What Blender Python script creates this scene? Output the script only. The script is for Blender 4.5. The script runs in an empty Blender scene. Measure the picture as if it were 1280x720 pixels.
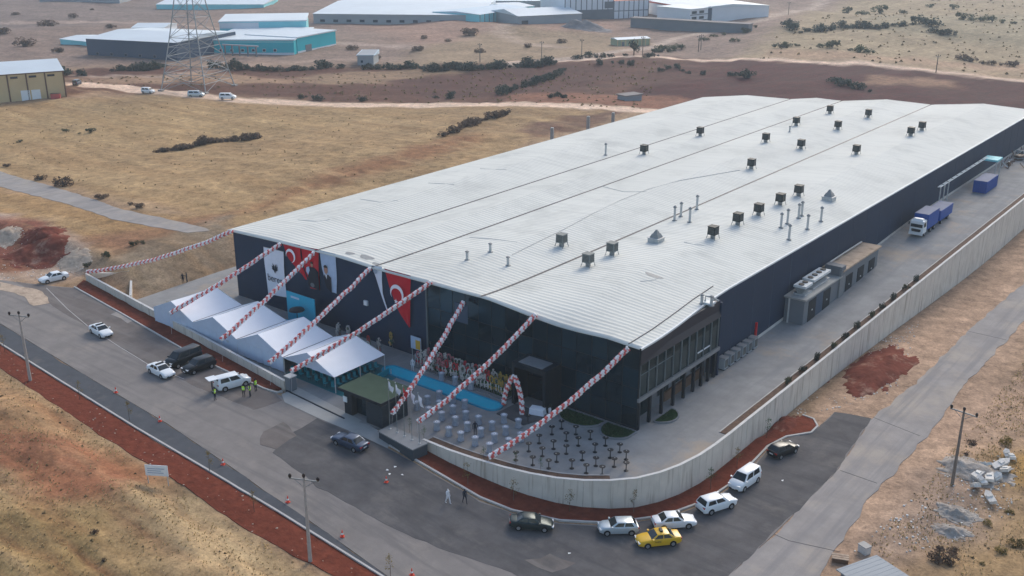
import bpy, bmesh, math, random
import numpy as np
from mathutils import Vector, Matrix, noise as mnoise

random.seed(7)
PI = math.pi
R = math.radians
scene = bpy.context.scene
C = scene.collection

# ------------------------------------------------------------------ camera
CAM_H, FPX = 58.0, 1311.0
PITCH = math.atan(479 / 1311.0)
YAW = math.atan(1101 / math.hypot(1311, 479))
fh = Vector((-math.sin(YAW), math.cos(YAW), 0))
c_right = Vector((math.cos(YAW), math.sin(YAW), 0))
c_fwd = fh * math.cos(PITCH) - Vector((0, 0, 1)) * math.sin(PITCH)
c_up = Vector((0, 0, 1)) * math.cos(PITCH) + fh * math.sin(PITCH)
cam_d = bpy.data.cameras.new('camera')
cam = bpy.data.objects.new('camera', cam_d)
C.objects.link(cam)
cam.matrix_world = Matrix(((c_right.x, c_up.x, -c_fwd.x, 0), (c_right.y, c_up.y, -c_fwd.y, 0),
                           (c_right.z, c_up.z, -c_fwd.z, CAM_H), (0, 0, 0, 1)))
cam_d.sensor_width = 36
cam_d.lens = FPX / 1280 * 36
cam_d.clip_start, cam_d.clip_end = 0.5, 12000
scene.camera = cam

# ------------------------------------------------------------------ sky and sun
SUN_EL, SUN_AZ = R(34), R(-12)          # the sun stands behind the factory, a little to its left
world = bpy.data.worlds.new('World')
scene.world = world
world.use_nodes = True
wn = world.node_tree
sky = wn.nodes.new('ShaderNodeTexSky')
sky.sky_type = 'NISHITA'
sky.sun_disc = False
sky.sun_elevation = SUN_EL
sky.sun_rotation = SUN_AZ
sky.air_density, sky.dust_density, sky.ozone_density = 1.0, 2.2, 1.0
bg = wn.nodes['Background']
bg.inputs['Strength'].default_value = 0.15
wn.links.new(sky.outputs[0], bg.inputs['Color'])
sun_d = bpy.data.lights.new('sun', 'SUN')
sun_d.energy = 1.15
sun_d.angle = R(24)
sun_d.color = (1.0, 0.93, 0.84)
sun = bpy.data.objects.new('sun', sun_d)
C.objects.link(sun)
to_sun = Vector((math.sin(SUN_AZ) * math.cos(SUN_EL), math.cos(SUN_AZ) * math.cos(SUN_EL), math.sin(SUN_EL)))
sun.rotation_euler = to_sun.to_track_quat('Z', 'Y').to_euler()
sun.location = (0, 0, 120)
vs = scene.view_settings
vs.view_transform = 'Standard'
vs.look = 'None'
vs.exposure = 0.58
vs.gamma = 1.0
vs.use_curve_mapping = False
HAZE = 0.0002
scene.cycles.max_bounces = 5
scene.cycles.volume_bounces = 1

# ------------------------------------------------------------------ helpers
def sstep(t):
    t = np.clip(t, 0, 1)
    return t * t * (3 - 2 * t)

def yard_rise(y):
    return 3.0 * sstep((y - 120) / 85.0)

def base_z(x, y):
    """smooth lie of the land: level at the gate, 3.3 m lower beyond the front right corner"""
    s = sstep((x + 86) / 42.0)
    fade = 1 - sstep((y - 300) / 80.0)
    z = -3.3 * s * fade
    bank = 2.7 * sstep((-141 - x) / 10.0) * sstep((y - 84) / 6.0) * (1 - sstep((-175 - x) / 60.0)) * (1 - sstep((y - 240) / 60.0))
    d = (56.6 - 0.062 * (x + 82)) - y                      # south of the front road
    low = 1.6 * sstep((d - 2.5) / 7.0) * (1 - sstep((x + 62) / 25.0))
    return z + bank + low

def ray(u, v):
    return c_right * (u - 640) + c_up * (360 - v) + c_fwd * FPX

def G(u, v, z=None):
    """where the sight line of an image point meets the ground (or level z)"""
    d = ray(u, v)
    zz = 0.0 if z is None else z
    p = None
    for i in range(1 if z is not None else 14):
        t = (zz - CAM_H) / d.z
        p = Vector((0, 0, CAM_H)) + d * t
        if z is None:
            zz = float(base_z(np.float64(p.x), np.float64(p.y)))
    return p

def GY(u, v, y):
    d = ray(u, v)
    return Vector((0, 0, CAM_H)) + d * (y / d.y)

def GX(u, v, x):
    d = ray(u, v)
    return Vector((0, 0, CAM_H)) + d * (x / d.x)

class MB:
    """collects faces; build() links them as one mesh object"""
    def __init__(s):
        s.v, s.f, s.m = [], [], []
    def add(s, vs_, fs_, m=0):
        b = len(s.v)
        s.v += [tuple(p) for p in vs_]
        for q in fs_:
            s.f.append([i + b for i in q]); s.m.append(m)
        return s
    def box(s, c, d, rz=0, m=0, top=(1, 1), tilt=None):
        hx, hy, hz = d[0] / 2, d[1] / 2, d[2] / 2
        pts = []
        for z, k in ((-hz, (1, 1)), (hz, top)):
            for x, y in ((-hx, -hy), (hx, -hy), (hx, hy), (-hx, hy)):
                pts.append(Vector((x * k[0], y * k[1], z)))
        if tilt is not None:
            pts = [tilt @ p for p in pts]
        cs, sn = math.cos(rz), math.sin(rz)
        pts = [(c[0] + p.x * cs - p.y * sn, c[1] + p.x * sn + p.y * cs, c[2] + p.z) for p in pts]
        return s.add(pts, [(3, 2, 1, 0), (4, 5, 6, 7), (0, 1, 5, 4), (1, 2, 6, 5), (2, 3, 7, 6), (3, 0, 4, 7)], m)
    def bx(s, x0, x1, y0, y1, z0, z1, m=0):
        return s.box(((x0 + x1) / 2, (y0 + y1) / 2, (z0 + z1) / 2), (x1 - x0, y1 - y0, z1 - z0), 0, m)
    def tube(s, pts, r, n=6, m=0, cap=True):
        pts = [Vector(p) for p in pts]
        rs = r if isinstance(r, (list, tuple)) else [r] * len(pts)
        rings = []
        for i, p in enumerate(pts):
            a = pts[max(i - 1, 0)]; b = pts[min(i + 1, len(pts) - 1)]
            t = (b - a).normalized() if (b - a).length > 1e-9 else Vector((0, 0, 1))
            u = t.cross(Vector((0, 0, 1)))
            if u.length < 1e-3: u = t.cross(Vector((1, 0, 0)))
            u.normalize(); w = t.cross(u)
            rings.append([p + (u * math.cos(2 * PI * k / n) + w * math.sin(2 * PI * k / n)) * rs[i] for k in range(n)])
        vs_ = [q for r_ in rings for q in r_]
        fs_ = []
        for i in range(len(pts) - 1):
            for k in range(n):
                k2 = (k + 1) % n
                fs_.append((i * n + k, i * n + k2, (i + 1) * n + k2, (i + 1) * n + k))
        if cap:
            fs_.append(tuple(range(n))[::-1]); fs_.append(tuple(range((len(pts) - 1) * n, len(pts) * n)))
        return s.add(vs_, fs_, m)
    def lathe(s, prof, n=12, c=(0, 0, 0), m=0):
        vs_, fs_ = [], []
        for r_, z in prof:
            for k in range(n):
                vs_.append((c[0] + r_ * math.cos(2 * PI * k / n), c[1] + r_ * math.sin(2 * PI * k / n), c[2] + z))
        for i in range(len(prof) - 1):
            for k in range(n):
                k2 = (k + 1) % n
                fs_.append((i * n + k, i * n + k2, (i + 1) * n + k2, (i + 1) * n + k))
        fs_.append(tuple(range((len(prof) - 1) * n, len(prof) * n))); fs_.append(tuple(range(n))[::-1])
        return s.add(vs_, fs_, m)
    def prism(s, poly, z0, z1, m=0):
        n = len(poly)
        vs_ = [(p[0], p[1], z0) for p in poly] + [(p[0], p[1], z1) for p in poly]
        fs_ = [tuple(range(n))[::-1], tuple(range(n, 2 * n))] + [(i, (i + 1) % n, n + (i + 1) % n, n + i) for i in range(n)]
        return s.add(vs_, fs_, m)
    def ball(s, c, r, m=0, sc=(1, 1, 1)):
        V, F = ICO
        return s.add([(c[0] + p[0] * r * sc[0], c[1] + p[1] * r * sc[1], c[2] + p[2] * r * sc[2]) for p in V], F, m)
    def mesh(s, name, mats, smooth=False):
        me = bpy.data.meshes.new(name)
        me.from_pydata(s.v, [], s.f)
        for mt in (mats if isinstance(mats, (list, tuple)) else [mats]):
            me.materials.append(mt)
        if any(s.m):
            me.polygons.foreach_set('material_index', s.m)
        if smooth:
            me.polygons.foreach_set('use_smooth', [True] * len(me.polygons))
        me.update()
        return me
    def build(s, name, mats, parent=None, world=False, smooth=False):
        if world and parent is not None:
            l = parent.location
            s.v = [(p[0] - l.x, p[1] - l.y, p[2] - l.z) for p in s.v]
        return put(name, s.mesh(name, mats, smooth), parent)

def _ico(sub):
    bm = bmesh.new()
    bmesh.ops.create_icosphere(bm, subdivisions=sub, radius=1)
    bm.verts.ensure_lookup_table()
    V = [tuple(v.co) for v in bm.verts]; F = [tuple(v.index for v in f.verts) for f in bm.faces]
    bm.free()
    return V, F
ICO = _ico(1)
ICO2 = _ico(2)

def put(name, me, parent=None, loc=None, rz=0, scale=None):
    o = bpy.data.objects.new(name, me)
    C.objects.link(o)
    if parent is not None: o.parent = parent
    if loc is not None: o.location = loc
    if rz: o.rotation_euler = (0, 0, rz)
    if scale is not None: o.scale = scale
    return o

def tag(o, label, cat, group=None):
    o['label'] = label; o['category'] = cat
    if group: o['group'] = group
    elif 'group' in o: del o['group']
    return o

def thing(name, label, cat, loc=(0, 0, 0), rz=0, group=None):
    o = bpy.data.objects.new(name, None)
    o.empty_display_size = 0.3
    C.objects.link(o)
    o.location = loc; o.rotation_euler = (0, 0, rz)
    return tag(o, label, cat, group)

def struct(o):
    o['kind'] = 'structure'
    return o

def stuff(o):
    o['kind'] = 'stuff'
    return o

def copy_tree(o, parent=None):
    c = o.copy(); C.objects.link(c)
    c.parent = parent
    for ch in list(o.children):
        copy_tree(ch, c)
    return c

ORD = ['first', 'second', 'third', 'fourth', 'fifth', 'sixth', 'seventh', 'eighth', 'ninth', 'tenth', 'eleventh', 'twelfth',
       'thirteenth', 'fourteenth', 'fifteenth', 'sixteenth', 'seventeenth', 'eighteenth', 'nineteenth', 'twentieth']
def nth(i):
    if i < 20: return ORD[i]
    t = {2: 'twenty', 3: 'thirty', 4: 'forty', 5: 'fifty'}[(i + 1) // 10]
    return t + '-' + ORD[(i + 1) % 10 - 1] if (i + 1) % 10 else {2: 'twentieth', 3: 'thirtieth', 4: 'fortieth', 5: 'fiftieth'}[(i + 1) // 10]

# value noise on arrays
def vnoise(x, y, seed=0):
    x = np.asarray(x, float); y = np.asarray(y, float)
    xi = np.floor(x).astype(np.int64); yi = np.floor(y).astype(np.int64)
    fx = x - xi; fy = y - yi
    fx = fx * fx * (3 - 2 * fx); fy = fy * fy * (3 - 2 * fy)
    def h(a, b):
        n = (a * 374761393 + b * 668265263 + seed * 1442695041) & 0x7fffffff
        n = ((n ^ (n >> 13)) * 1274126177) & 0x7fffffff
        return ((n ^ (n >> 16)) & 0xffff) / 65535.0
    a = h(xi, yi); b = h(xi + 1, yi); c = h(xi, yi + 1); d = h(xi + 1, yi + 1)
    return (a * (1 - fx) + b * fx) * (1 - fy) + (c * (1 - fx) + d * fx) * fy
def fbm(x, y, seed=0, oct_=4):
    s = 0; a = 0.5; t = 0
    for i in range(oct_):
        s = s + a * vnoise(x * 2 ** i, y * 2 ** i, seed + i); t += a; a *= 0.5
    return s / t
def poly_sd(px, py, poly):
    """signed distance to a polygon, negative inside"""
    d = np.full(px.shape, 1e12); inside = np.zeros(px.shape, bool)
    n = len(poly)
    for i in range(n):
        ax, ay = poly[i][0], poly[i][1]; bx, by = poly[(i + 1) % n][0], poly[(i + 1) % n][1]
        ex, ey = bx - ax, by - ay
        t = np.clip(((px - ax) * ex + (py - ay) * ey) / max(ex * ex + ey * ey, 1e-9), 0, 1)
        d = np.minimum(d, (px - ax - t * ex) ** 2 + (py - ay - t * ey) ** 2)
        c = ((ay <= py) != (by <= py))
        with np.errstate(divide='ignore', invalid='ignore'):
            xi = ax + (py - ay) / (by - ay if by != ay else 1e-9) * ex
        inside ^= c & (px < xi)
    d = np.sqrt(d)
    return np.where(inside, -d, d)
def line_d(px, py, pts):
    d = np.full(px.shape, 1e12)
    for i in range(len(pts) - 1):
        ax, ay = pts[i][0], pts[i][1]; ex, ey = pts[i + 1][0] - ax, pts[i + 1][1] - ay
        t = np.clip(((px - ax) * ex + (py - ay) * ey) / max(ex * ex + ey * ey, 1e-9), 0, 1)
        d = np.minimum(d, (px - ax - t * ex) ** 2 + (py - ay - t * ey) ** 2)
    return np.sqrt(d)

# ------------------------------------------------------------------ materials
def mat(name, col, rough=0.7, metal=0.0, var=0.12, vs=2.0, bump=0.0, bs=12.0, spec=0.22, pos=False, objrand=0.0, col2=None, stain=None, alpha=None, trans=None, streak=None):
    m = bpy.data.materials.new(name)
    m.use_nodes = True
    nt = m.node_tree; N = nt.nodes; L = nt.links
    b = N['Principled BSDF']
    b.inputs['Roughness'].default_value = rough
    b.inputs['Metallic'].default_value = metal
    b.inputs['Specular IOR Level'].default_value = spec
    b.inputs['Base Color'].default_value = (*col, 1)
    if alpha is not None: b.inputs['Alpha'].default_value = alpha
    if trans is not None: b.inputs['Transmission Weight'].default_value = trans
    tc = N.new('ShaderNodeNewGeometry') if pos else N.new('ShaderNodeTexCoord')
    co = tc.outputs['Position' if pos else 'Object']
    out = None
    if var or col2:
        nz = N.new('ShaderNodeTexNoise')
        nz.inputs['Scale'].default_value = vs; nz.inputs['Detail'].default_value = 5; nz.inputs['Roughness'].default_value = 0.65
        L.new(co, nz.inputs['Vector'])
        mr = N.new('ShaderNodeMapRange')
        mr.inputs['From Min'].default_value = 0.3; mr.inputs['From Max'].default_value = 0.7
        L.new(nz.outputs['Fac'], mr.inputs['Value'])
        mx = N.new('ShaderNodeMix'); mx.data_type = 'RGBA'
        c2 = col2 or tuple(c * (1 - var) for c in col); c1 = col if col2 else tuple(min(c * (1 + var), 1) for c in col)
        mx.inputs['A'].default_value = (*c1, 1); mx.inputs['B'].default_value = (*c2, 1)
        L.new(mr.outputs[0], mx.inputs['Factor'])
        out = mx.outputs['Result']
    if stain:
        nz2 = N.new('ShaderNodeTexNoise')
        nz2.inputs['Scale'].default_value = stain[1]; nz2.inputs['Detail'].default_value = 6; nz2.inputs['Roughness'].default_value = 0.7
        L.new(co, nz2.inputs['Vector'])
        mr2 = N.new('ShaderNodeMapRange')
        mr2.inputs['From Min'].default_value = stain[2]; mr2.inputs['From Max'].default_value = stain[2] + 0.16
        mr2.inputs['To Max'].default_value = stain[3]
        L.new(nz2.outputs['Fac'], mr2.inputs['Value'])
        mx2 = N.new('ShaderNodeMix'); mx2.data_type = 'RGBA'
        L.new(mr2.outputs[0], mx2.inputs['Factor'])
        if out is None: mx2.inputs['A'].default_value = (*col, 1)
        else: L.new(out, mx2.inputs['A'])
        mx2.inputs['B'].default_value = (*stain[0], 1)
        out = mx2.outputs['Result']
    if streak:
        mp = N.new('ShaderNodeMapping'); mp.inputs['Scale'].default_value = (*streak[0], 1); mp.inputs['Rotation'].default_value = (0, 0, streak[1])
        L.new(co, mp.inputs['Vector'])
        nz3 = N.new('ShaderNodeTexNoise'); nz3.inputs['Scale'].default_value = 1; nz3.inputs['Detail'].default_value = 6; nz3.inputs['Roughness'].default_value = .6
        L.new(mp.outputs[0], nz3.inputs['Vector'])
        mr4 = N.new('ShaderNodeMapRange'); mr4.inputs['From Min'].default_value = .50; mr4.inputs['From Max'].default_value = .66; mr4.inputs['To Max'].default_value = streak[3]
        L.new(nz3.outputs['Fac'], mr4.inputs['Value'])
        mx4 = N.new('ShaderNodeMix'); mx4.data_type = 'RGBA'; mx4.inputs['B'].default_value = (*streak[2], 1)
        L.new(out, mx4.inputs['A']); L.new(mr4.outputs[0], mx4.inputs['Factor']); out = mx4.outputs['Result']
    if objrand:
        oi = N.new('ShaderNodeObjectInfo')
        hs = N.new('ShaderNodeHueSaturation')
        mr3 = N.new('ShaderNodeMapRange'); mr3.inputs['To Min'].default_value = 1 - objrand; mr3.inputs['To Max'].default_value = 1 + objrand
        L.new(oi.outputs['Random'], mr3.inputs['Value']); L.new(mr3.outputs[0], hs.inputs['Value'])
        if out is None: hs.inputs['Color'].default_value = (*col, 1)
        else: L.new(out, hs.inputs['Color'])
        out = hs.outputs[0]
    if out is not None: L.new(out, b.inputs['Base Color'])
    if bump:
        nb = N.new('ShaderNodeTexNoise'); nb.inputs['Scale'].default_value = bs; nb.inputs['Detail'].default_value = 4
        L.new(co, nb.inputs['Vector'])
        bp = N.new('ShaderNodeBump'); bp.inputs['Strength'].default_value = 1; bp.inputs['Distance'].default_value = bump
        L.new(nb.outputs['Fac'], bp.inputs['Height']); L.new(bp.outputs[0], b.inputs['Normal'])
    return m

M = {}
def mk(name, *a, **k):
    M[name] = mat(name, *a, **k); return M[name]
mk('asphalt_pale', (.225, .205, .188), .95, spec=.08, pos=True, var=.12, vs=.35, stain=((.32, .28, .24), .11, .54, .6), bump=.01, bs=6, streak=((.035, .75), R(6), (.145, .135, .13), .55))
mk('asphalt_dark', (.112, .106, .104), .95, spec=.08, pos=True, var=.20, vs=.4, stain=((.19, .172, .155), .14, .54, .7), bump=.01, bs=6, streak=((.05, .6), R(6), (.07, .07, .072), .6))
mk('asphalt_blue', (.085, .090, .098), .95, spec=.08, pos=True, var=.14, vs=.5, stain=((.17, .15, .135), .3, .58, .6), bump=.01, bs=6)
mk('asphalt_brown', (.158, .138, .125), .95, spec=.08, pos=True, var=.18, vs=.35, stain=((.10, .098, .096), .22, .54, .7), bump=.01, bs=6, streak=((.05, .6), R(6), (.23, .21, .19), .5))
mk('asphalt_grey', (.31, .285, .262), .95, spec=.08, pos=True, var=.14, vs=.3, stain=((.42, .36, .29), .1, .5, .7), bump=.01, bs=6, streak=((.75, .035), 0, (.22, .21, .205), .6))
mk('concrete_yard', (.275, .272, .262), .95, spec=.08, pos=True, var=.16, vs=.3, stain=((.40, .32, .24), .09, .52, .75), bump=.008, bs=4, streak=((.5, .03), 0, (.20, .205, .21), .55))
mk('concrete_apron', (.36, .355, .33), .85, pos=True, var=.10, vs=.3, stain=((.25, .24, .22), .2, .55, .5))
mk('concrete_wall', (.54, .52, .48), .85, pos=True, var=.10, vs=.7, stain=((.34, .30, .25), .5, .56, .6), bump=.01, bs=3)
mk('coping', (.60, .585, .55), .8, pos=True, var=.1, vs=1.2)
mk('kerb', (.46, .44, .41), .85, pos=True, var=.12, vs=.8)
mk('red_soil', (.155, .042, .024), .95, spec=.05, pos=True, var=.3, vs=1.1, stain=((.29, .15, .09), 1.4, .62, .6), bump=.09, bs=2.2)
mk('red_heap', (.165, .050, .032), .95, spec=.05, pos=True, var=.28, vs=.6, stain=((.38, .24, .17), .35, .54, .85), bump=.12, bs=1.5)
mk('pale_heap', (.45, .35, .26), .95, spec=.05, pos=True, var=.2, vs=.6, stain=((.28, .20, .15), .6, .55, .7), bump=.12, bs=1.5)
mk('grey_heap', (.34, .305, .265), .95, pos=True, var=.25, vs=1.5, stain=((.22, .17, .13), .7, .5, .8), bump=.12, bs=2.5)
mk('dark_soil', (.12, .075, .052), .95, pos=True, var=.3, vs=1.5, bump=.05, bs=3)
mk('lawn', (.045, .085, .035), .9, pos=True, var=.35, vs=2.5, bump=.05, bs=8)
mk('stone_tan', (.44, .34, .26), .9, var=.25, vs=2)
mk('rubble', (.66, .63, .57), .9, var=.2, vs=2, objrand=.15)
mk('navy_clad', (.020, .036, .068), .7, var=.10, vs=.15, spec=.15)
mk('purple_clad', (.026, .027, .038), .5, var=.10, vs=.3)
mk('charcoal', (.012, .018, .024), .6, var=.1)
mk('dark_glass', (.005, .019, .028), .08, var=0, spec=.5, objrand=.45)
M['dark_glass'].node_tree.nodes['Principled BSDF'].inputs['Specular Tint'].default_value = (.35, .75, 1, 1)
mk('office_glass', (.006, .020, .023), .06, var=0, spec=.4)
M['office_glass'].node_tree.nodes['Principled BSDF'].inputs['Specular Tint'].default_value = (.55, .9, 1, 1)
mk('mullion', (.115, .14, .148), .6, metal=0, var=.05)
mk('mullion_dark', (.006, .014, .019), .5, metal=0, var=.05)
mk('trim_grey', (.20, .21, .215), .5, var=.08)
mk('gutter', (.06, .055, .055), .6, var=.2, vs=1)
mk('fascia', (.62, .66, .66), .45, var=.05)
mk('black_plastic', (.018, .018, .019), .5, var=.1, spec=.4)
mk('black_metal', (.014, .014, .016), .4, var=.1)
mk('cooler_black', (.030, .036, .034), .6, var=.2, vs=3)
mk('cooler_grey', (.18, .195, .185), .6, var=.2, vs=3)
mk('louvre', (.09, .095, .09), .5, var=.1)
mk('galv', (.46, .47, .46), .6, metal=.1, var=.12, vs=3)
mk('galv_dark', (.24, .25, .245), .6, metal=.1, var=.15, vs=3)
mk('tent_white', (.93, .94, .95), .55, var=.03, vs=.6, trans=None)
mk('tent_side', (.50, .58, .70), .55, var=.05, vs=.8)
mk('teal', (.012, .30, .36), .6, var=.12, vs=.6)
mk('teal_dark', (.012, .145, .165), .6, var=.15, vs=1)
mk('cyan_panel', (.03, .36, .52), .5, var=.06, vs=.5)
mk('pool_tile', (.02, .30, .44), .5, var=.08, vs=1)
mk('guard_roof', (.060, .088, .062), .95, spec=.05, var=.12, vs=.8, bump=.004, bs=10)
mk('guard_clad', (.055, .068, .080), .5, var=.1)
mk('red_cloth', (.52, .008, .020), .7, var=.06, vs=1)
mk('white_cloth', (.72, .75, .82), .7, var=.05, vs=1)
mk('sky_cloth', (.42, .52, .66), .7, var=.08, vs=1)
mk('mark_white', (.85, .80, .84), .7, var=0)
mk('mark_dark', (.05, .055, .075), .7, var=0)
mk('suit', (.018, .020, .030), .8, var=.1)
mk('skin', (.42, .22, .15), .6, var=.05)
mk('hair', (.03, .02, .015), .8, var=.1)
mk('gold', (.60, .36, .04), .6, var=.1)
mk('balloon_white', (.86, .83, .82), .3, var=.03, spec=.5)
mk('balloon_red', (.70, .13, .11), .3, var=.05, spec=.5)
mk('string', (.55, .52, .5), .7, var=0)
mk('pole_concrete', (.36, .33, .30), .8, var=.15, vs=2)
mk('pole_wood', (.20, .165, .135), .85, var=.2, vs=2)
mk('wire_dark', (.03, .03, .03), .6, var=0)
mk('porcelain', (.03, .022, .020), .3, var=0)
mk('cone_red', (.70, .07, .035), .5, var=.05)
mk('cone_white', (.8, .8, .78), .5, var=0)
mk('sign_white', (.72, .76, .76), .4, var=.04)
mk('sign_print', (.35, .42, .50), .5, var=0)
mk('tyre', (.015, .015, .015), .85, var=.1)
mk('rim', (.42, .43, .44), .35, metal=.7, var=.05)
mk('car_glass', (.012, .020, .024), .06, var=0, spec=.5)
mk('lamp_clear', (.75, .76, .76), .15, var=0)
mk('lamp_red', (.42, .015, .015), .2, var=0)
mk('plate_white', (.75, .75, .72), .5, var=0)
mk('trim_black', (.02, .02, .021), .5, var=0)
for nm, c in dict(white=(.74, .77, .77), silver=(.50, .56, .58), yellow=(.72, .42, .015), black=(.014, .017, .018), green=(.020, .036, .036),
                  blue=(.035, .060, .105), dark=(.03, .036, .04)).items():
    mk('paint_' + nm, c, .28, metal=.0 if nm in ('white', 'yellow') else .35, var=.04, vs=1.5, spec=.5)
mk('truck_blue', (.006, .065, .30), .5, var=.08, vs=.6)
mk('truck_tarp', (.10, .13, .22), .7, var=.15, vs=.5)
mk('vest', (.55, .92, .05), .6, var=.05)
mk('navy_cloth', (.02, .023, .035), .8, var=.1)
mk('shirt_white', (.70, .70, .72), .8, var=.05)
mk('leaf_olive', (.085, .098, .055), .8, var=.4, vs=2.2, objrand=.3)
mk('leaf_dark', (.046, .060, .048), .8, var=.4, vs=2.2, objrand=.3)
mk('leaf_brown', (.125, .088, .066), .9, var=.35, vs=2.5, objrand=.25)
mk('leaf_yellow', (.20, .155, .055), .8, var=.3, vs=3, objrand=.3)
mk('leaf_green', (.045, .10, .035), .8, var=.35, vs=3, objrand=.25)
mk('bark', (.13, .10, .075), .9, var=.2, vs=6)
mk('straw', (.50, .385, .21), .95, pos=True, var=.4, vs=.25)
mk('straw_dark', (.27, .21, .12), .95, pos=True, var=.4, vs=.25)
mk('fl_white', (.50, .46, .42), .7, var=.12, vs=9)
mk('fl_pink', (.42, .15, .16), .7, var=.2, vs=9)
mk('fl_red', (.48, .04, .05), .7, var=.2, vs=9)
mk('fl_gold', (.42, .27, .06), .7, var=.2, vs=9)
mk('fl_green', (.06, .12, .04), .8, var=.3, vs=9)
mk('steel_lattice', (.30, .325, .33), .6, metal=.1, var=.1)
mk('bg_yellow', (.56, .43, .24), .8, var=.06, vs=.2)
mk('bg_brown', (.16, .095, .06), .7, var=.1)
mk('bg_roof', (.58, .64, .66), .5, var=.06, vs=.08)
mk('bg_roof_blue', (.44, .55, .62), .5, var=.08, vs=.1)
mk('bg_navy', (.055, .085, .13), .6, var=.06, vs=.1)
mk('bg_teal', (.01, .42, .48), .6, var=.06, vs=.1)
mk('bg_cyan', (.22, .62, .67), .6, var=.08, vs=.1)
mk('bg_white', (.66, .68, .70), .7, var=.05, vs=.1)
mk('bg_grey', (.30, .325, .34), .7, var=.06, vs=.1)
mk('bg_slate', (.16, .175, .19), .7, var=.08, vs=.1)
mk('bg_red', (.48, .09, .08), .6, var=.06)
mk('bg_green', (.33, .37, .24), .7, var=.06, vs=.3)
mk('bg_glass', (.03, .045, .06), .2, var=0)
mk('bg_stone', (.24, .215, .20), .9, var=.15, vs=.2, bump=.05, bs=1)

# pool water
wm = mk('water', (.015, .48, .64), .25, var=.06, vs=.5, spec=.5)

# ribbed roof sheet: seams run down the slope, dust gathers in drifts
def roof_mat():
    m = mat('roof_sheet', (.665, .665, .60), .75, var=.07, vs=.05, stain=((.47, .475, .43), .10, .52, .6), spec=.08, streak=((.045, 1.1), 0, (.50, .505, .46), .45))
    nt = m.node_tree; N = nt.nodes; L = nt.links
    b = N['Principled BSDF']
    g_ = N.new('ShaderNodeNewGeometry'); sp = N.new('ShaderNodeSeparateXYZ')
    L.new(g_.outputs['Position'], sp.inputs[0])
    mu = N.new('ShaderNodeMath'); mu.operation = 'MULTIPLY'; mu.inputs[1].default_value = 2 * PI / 0.8
    L.new(sp.outputs['Y'], mu.inputs[0])
    sn = N.new('ShaderNodeMath'); sn.operation = 'SINE'
    L.new(mu.outputs[0], sn.inputs[0])
    src = b.inputs['Base Color'].links[0].from_socket
    mr = N.new('ShaderNodeMapRange')
    mr.inputs['From Min'].default_value = .15; mr.inputs['From Max'].default_value = .95
    mr.inputs['To Max'].default_value = .40
    L.new(sn.outputs[0], mr.inputs['Value'])
    mx = N.new('ShaderNodeMix'); mx.data_type = 'RGBA'
    mx.inputs['B'].default_value = (.36, .40, .41, 1)
    L.new(src, mx.inputs['A']); L.new(mr.outputs[0], mx.inputs['Factor']); L.new(mx.outputs['Result'], b.inputs['Base Color'])
    bp = N.new('ShaderNodeBump'); bp.inputs['Distance'].default_value = .022; bp.inputs['Strength'].default_value = .8
    L.new(sn.outputs[0], bp.inputs['Height']); L.new(bp.outputs[0], b.inputs['Normal'])
    return m
M['roof'] = roof_mat()
def leafy(m, w=.45):
    """thin leaves let light through"""
    nt = m.node_tree; N = nt.nodes; L = nt.links; b = N['Principled BSDF']
    tr = N.new('ShaderNodeBsdfTranslucent'); mx = N.new('ShaderNodeMixShader'); mx.inputs[0].default_value = w
    if b.inputs['Base Color'].links: L.new(b.inputs['Base Color'].links[0].from_socket, tr.inputs['Color'])
    else: tr.inputs['Color'].default_value = b.inputs['Base Color'].default_value
    L.new(b.outputs[0], mx.inputs[1]); L.new(tr.outputs[0], mx.inputs[2]); L.new(mx.outputs[0], N['Material Output'].inputs['Surface'])
for k_ in M:
    if k_.startswith(('leaf_', 'straw')): leafy(M[k_])
# ------------------------------------------------------------------ the land
def PX(L, z=None):
    return [G(u, v, z) for u, v in L]

ROAD_MAIN = PX([(-260, 240), (0, 350), (60, 357), (95, 360), (150, 392), (250, 450), (345, 492), (420, 525), (485, 560), (545, 594), (600, 626), (640, 641),
                (700, 654), (760, 657), (830, 648), (882, 630), (920, 604), (962, 560), (985, 548), (1017, 540), (1043, 515), (1090, 523), (1045, 590), (965, 670), (910, 720),
                (850, 790), (620, 830), (560, 770), (490, 724), (430, 681), (330, 613), (210, 530), (100, 465), (0, 404), (-260, 262)])
LANE_BROWN = PX([(20, 352), (60, 358), (95, 361), (150, 393), (250, 451), (345, 493), (352, 500), (318, 512), (262, 490), (185, 456), (110, 409), (62, 380), (40, 366)])
LANE_DARK = PX([(352, 548), (396, 523), (440, 541), (485, 561), (545, 595), (600, 627), (640, 642), (700, 655), (760, 658), (830, 649), (882, 631), (920, 605), (962, 561), (985, 549),
                (1017, 541), (1043, 516), (1089, 523), (1044, 590), (964, 670), (909, 720), (850, 786), (760, 806), (700, 760), (640, 716), (560, 690), (480, 655), (395, 610), (342, 566)])
STRIP_BLUE = PX([(-260, 263), (0, 405), (100, 466), (210, 531), (330, 614), (430, 682), (490, 725), (478, 722), (380, 661), (300, 613), (170, 536), (0, 431), (-260, 279)])
APRON = PX([(352, 493), (372, 484), (430, 514), (492, 550), (484, 560), (440, 540), (396, 522), (356, 503)])
ROAD_RIGHT = PX([(850, 788), (910, 720.5), (965, 670.5), (1045, 590.5), (1090, 523), (1152, 472), (1208, 415), (1270, 362), (1420, 235), (1520, 235), (1330, 350), (1280, 400), (1260, 424),
                 (1205, 481), (1163, 541), (1125, 582), (1085, 624), (1062, 660), (1042, 690), (1015, 740), (960, 820)])
ROAD_LEFT = PX([(-300, 130), (0, 214), (60, 231), (150, 261), (255, 284), (262, 288), (235, 291), (140, 274), (50, 246), (0, 233), (-300, 150)])

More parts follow.
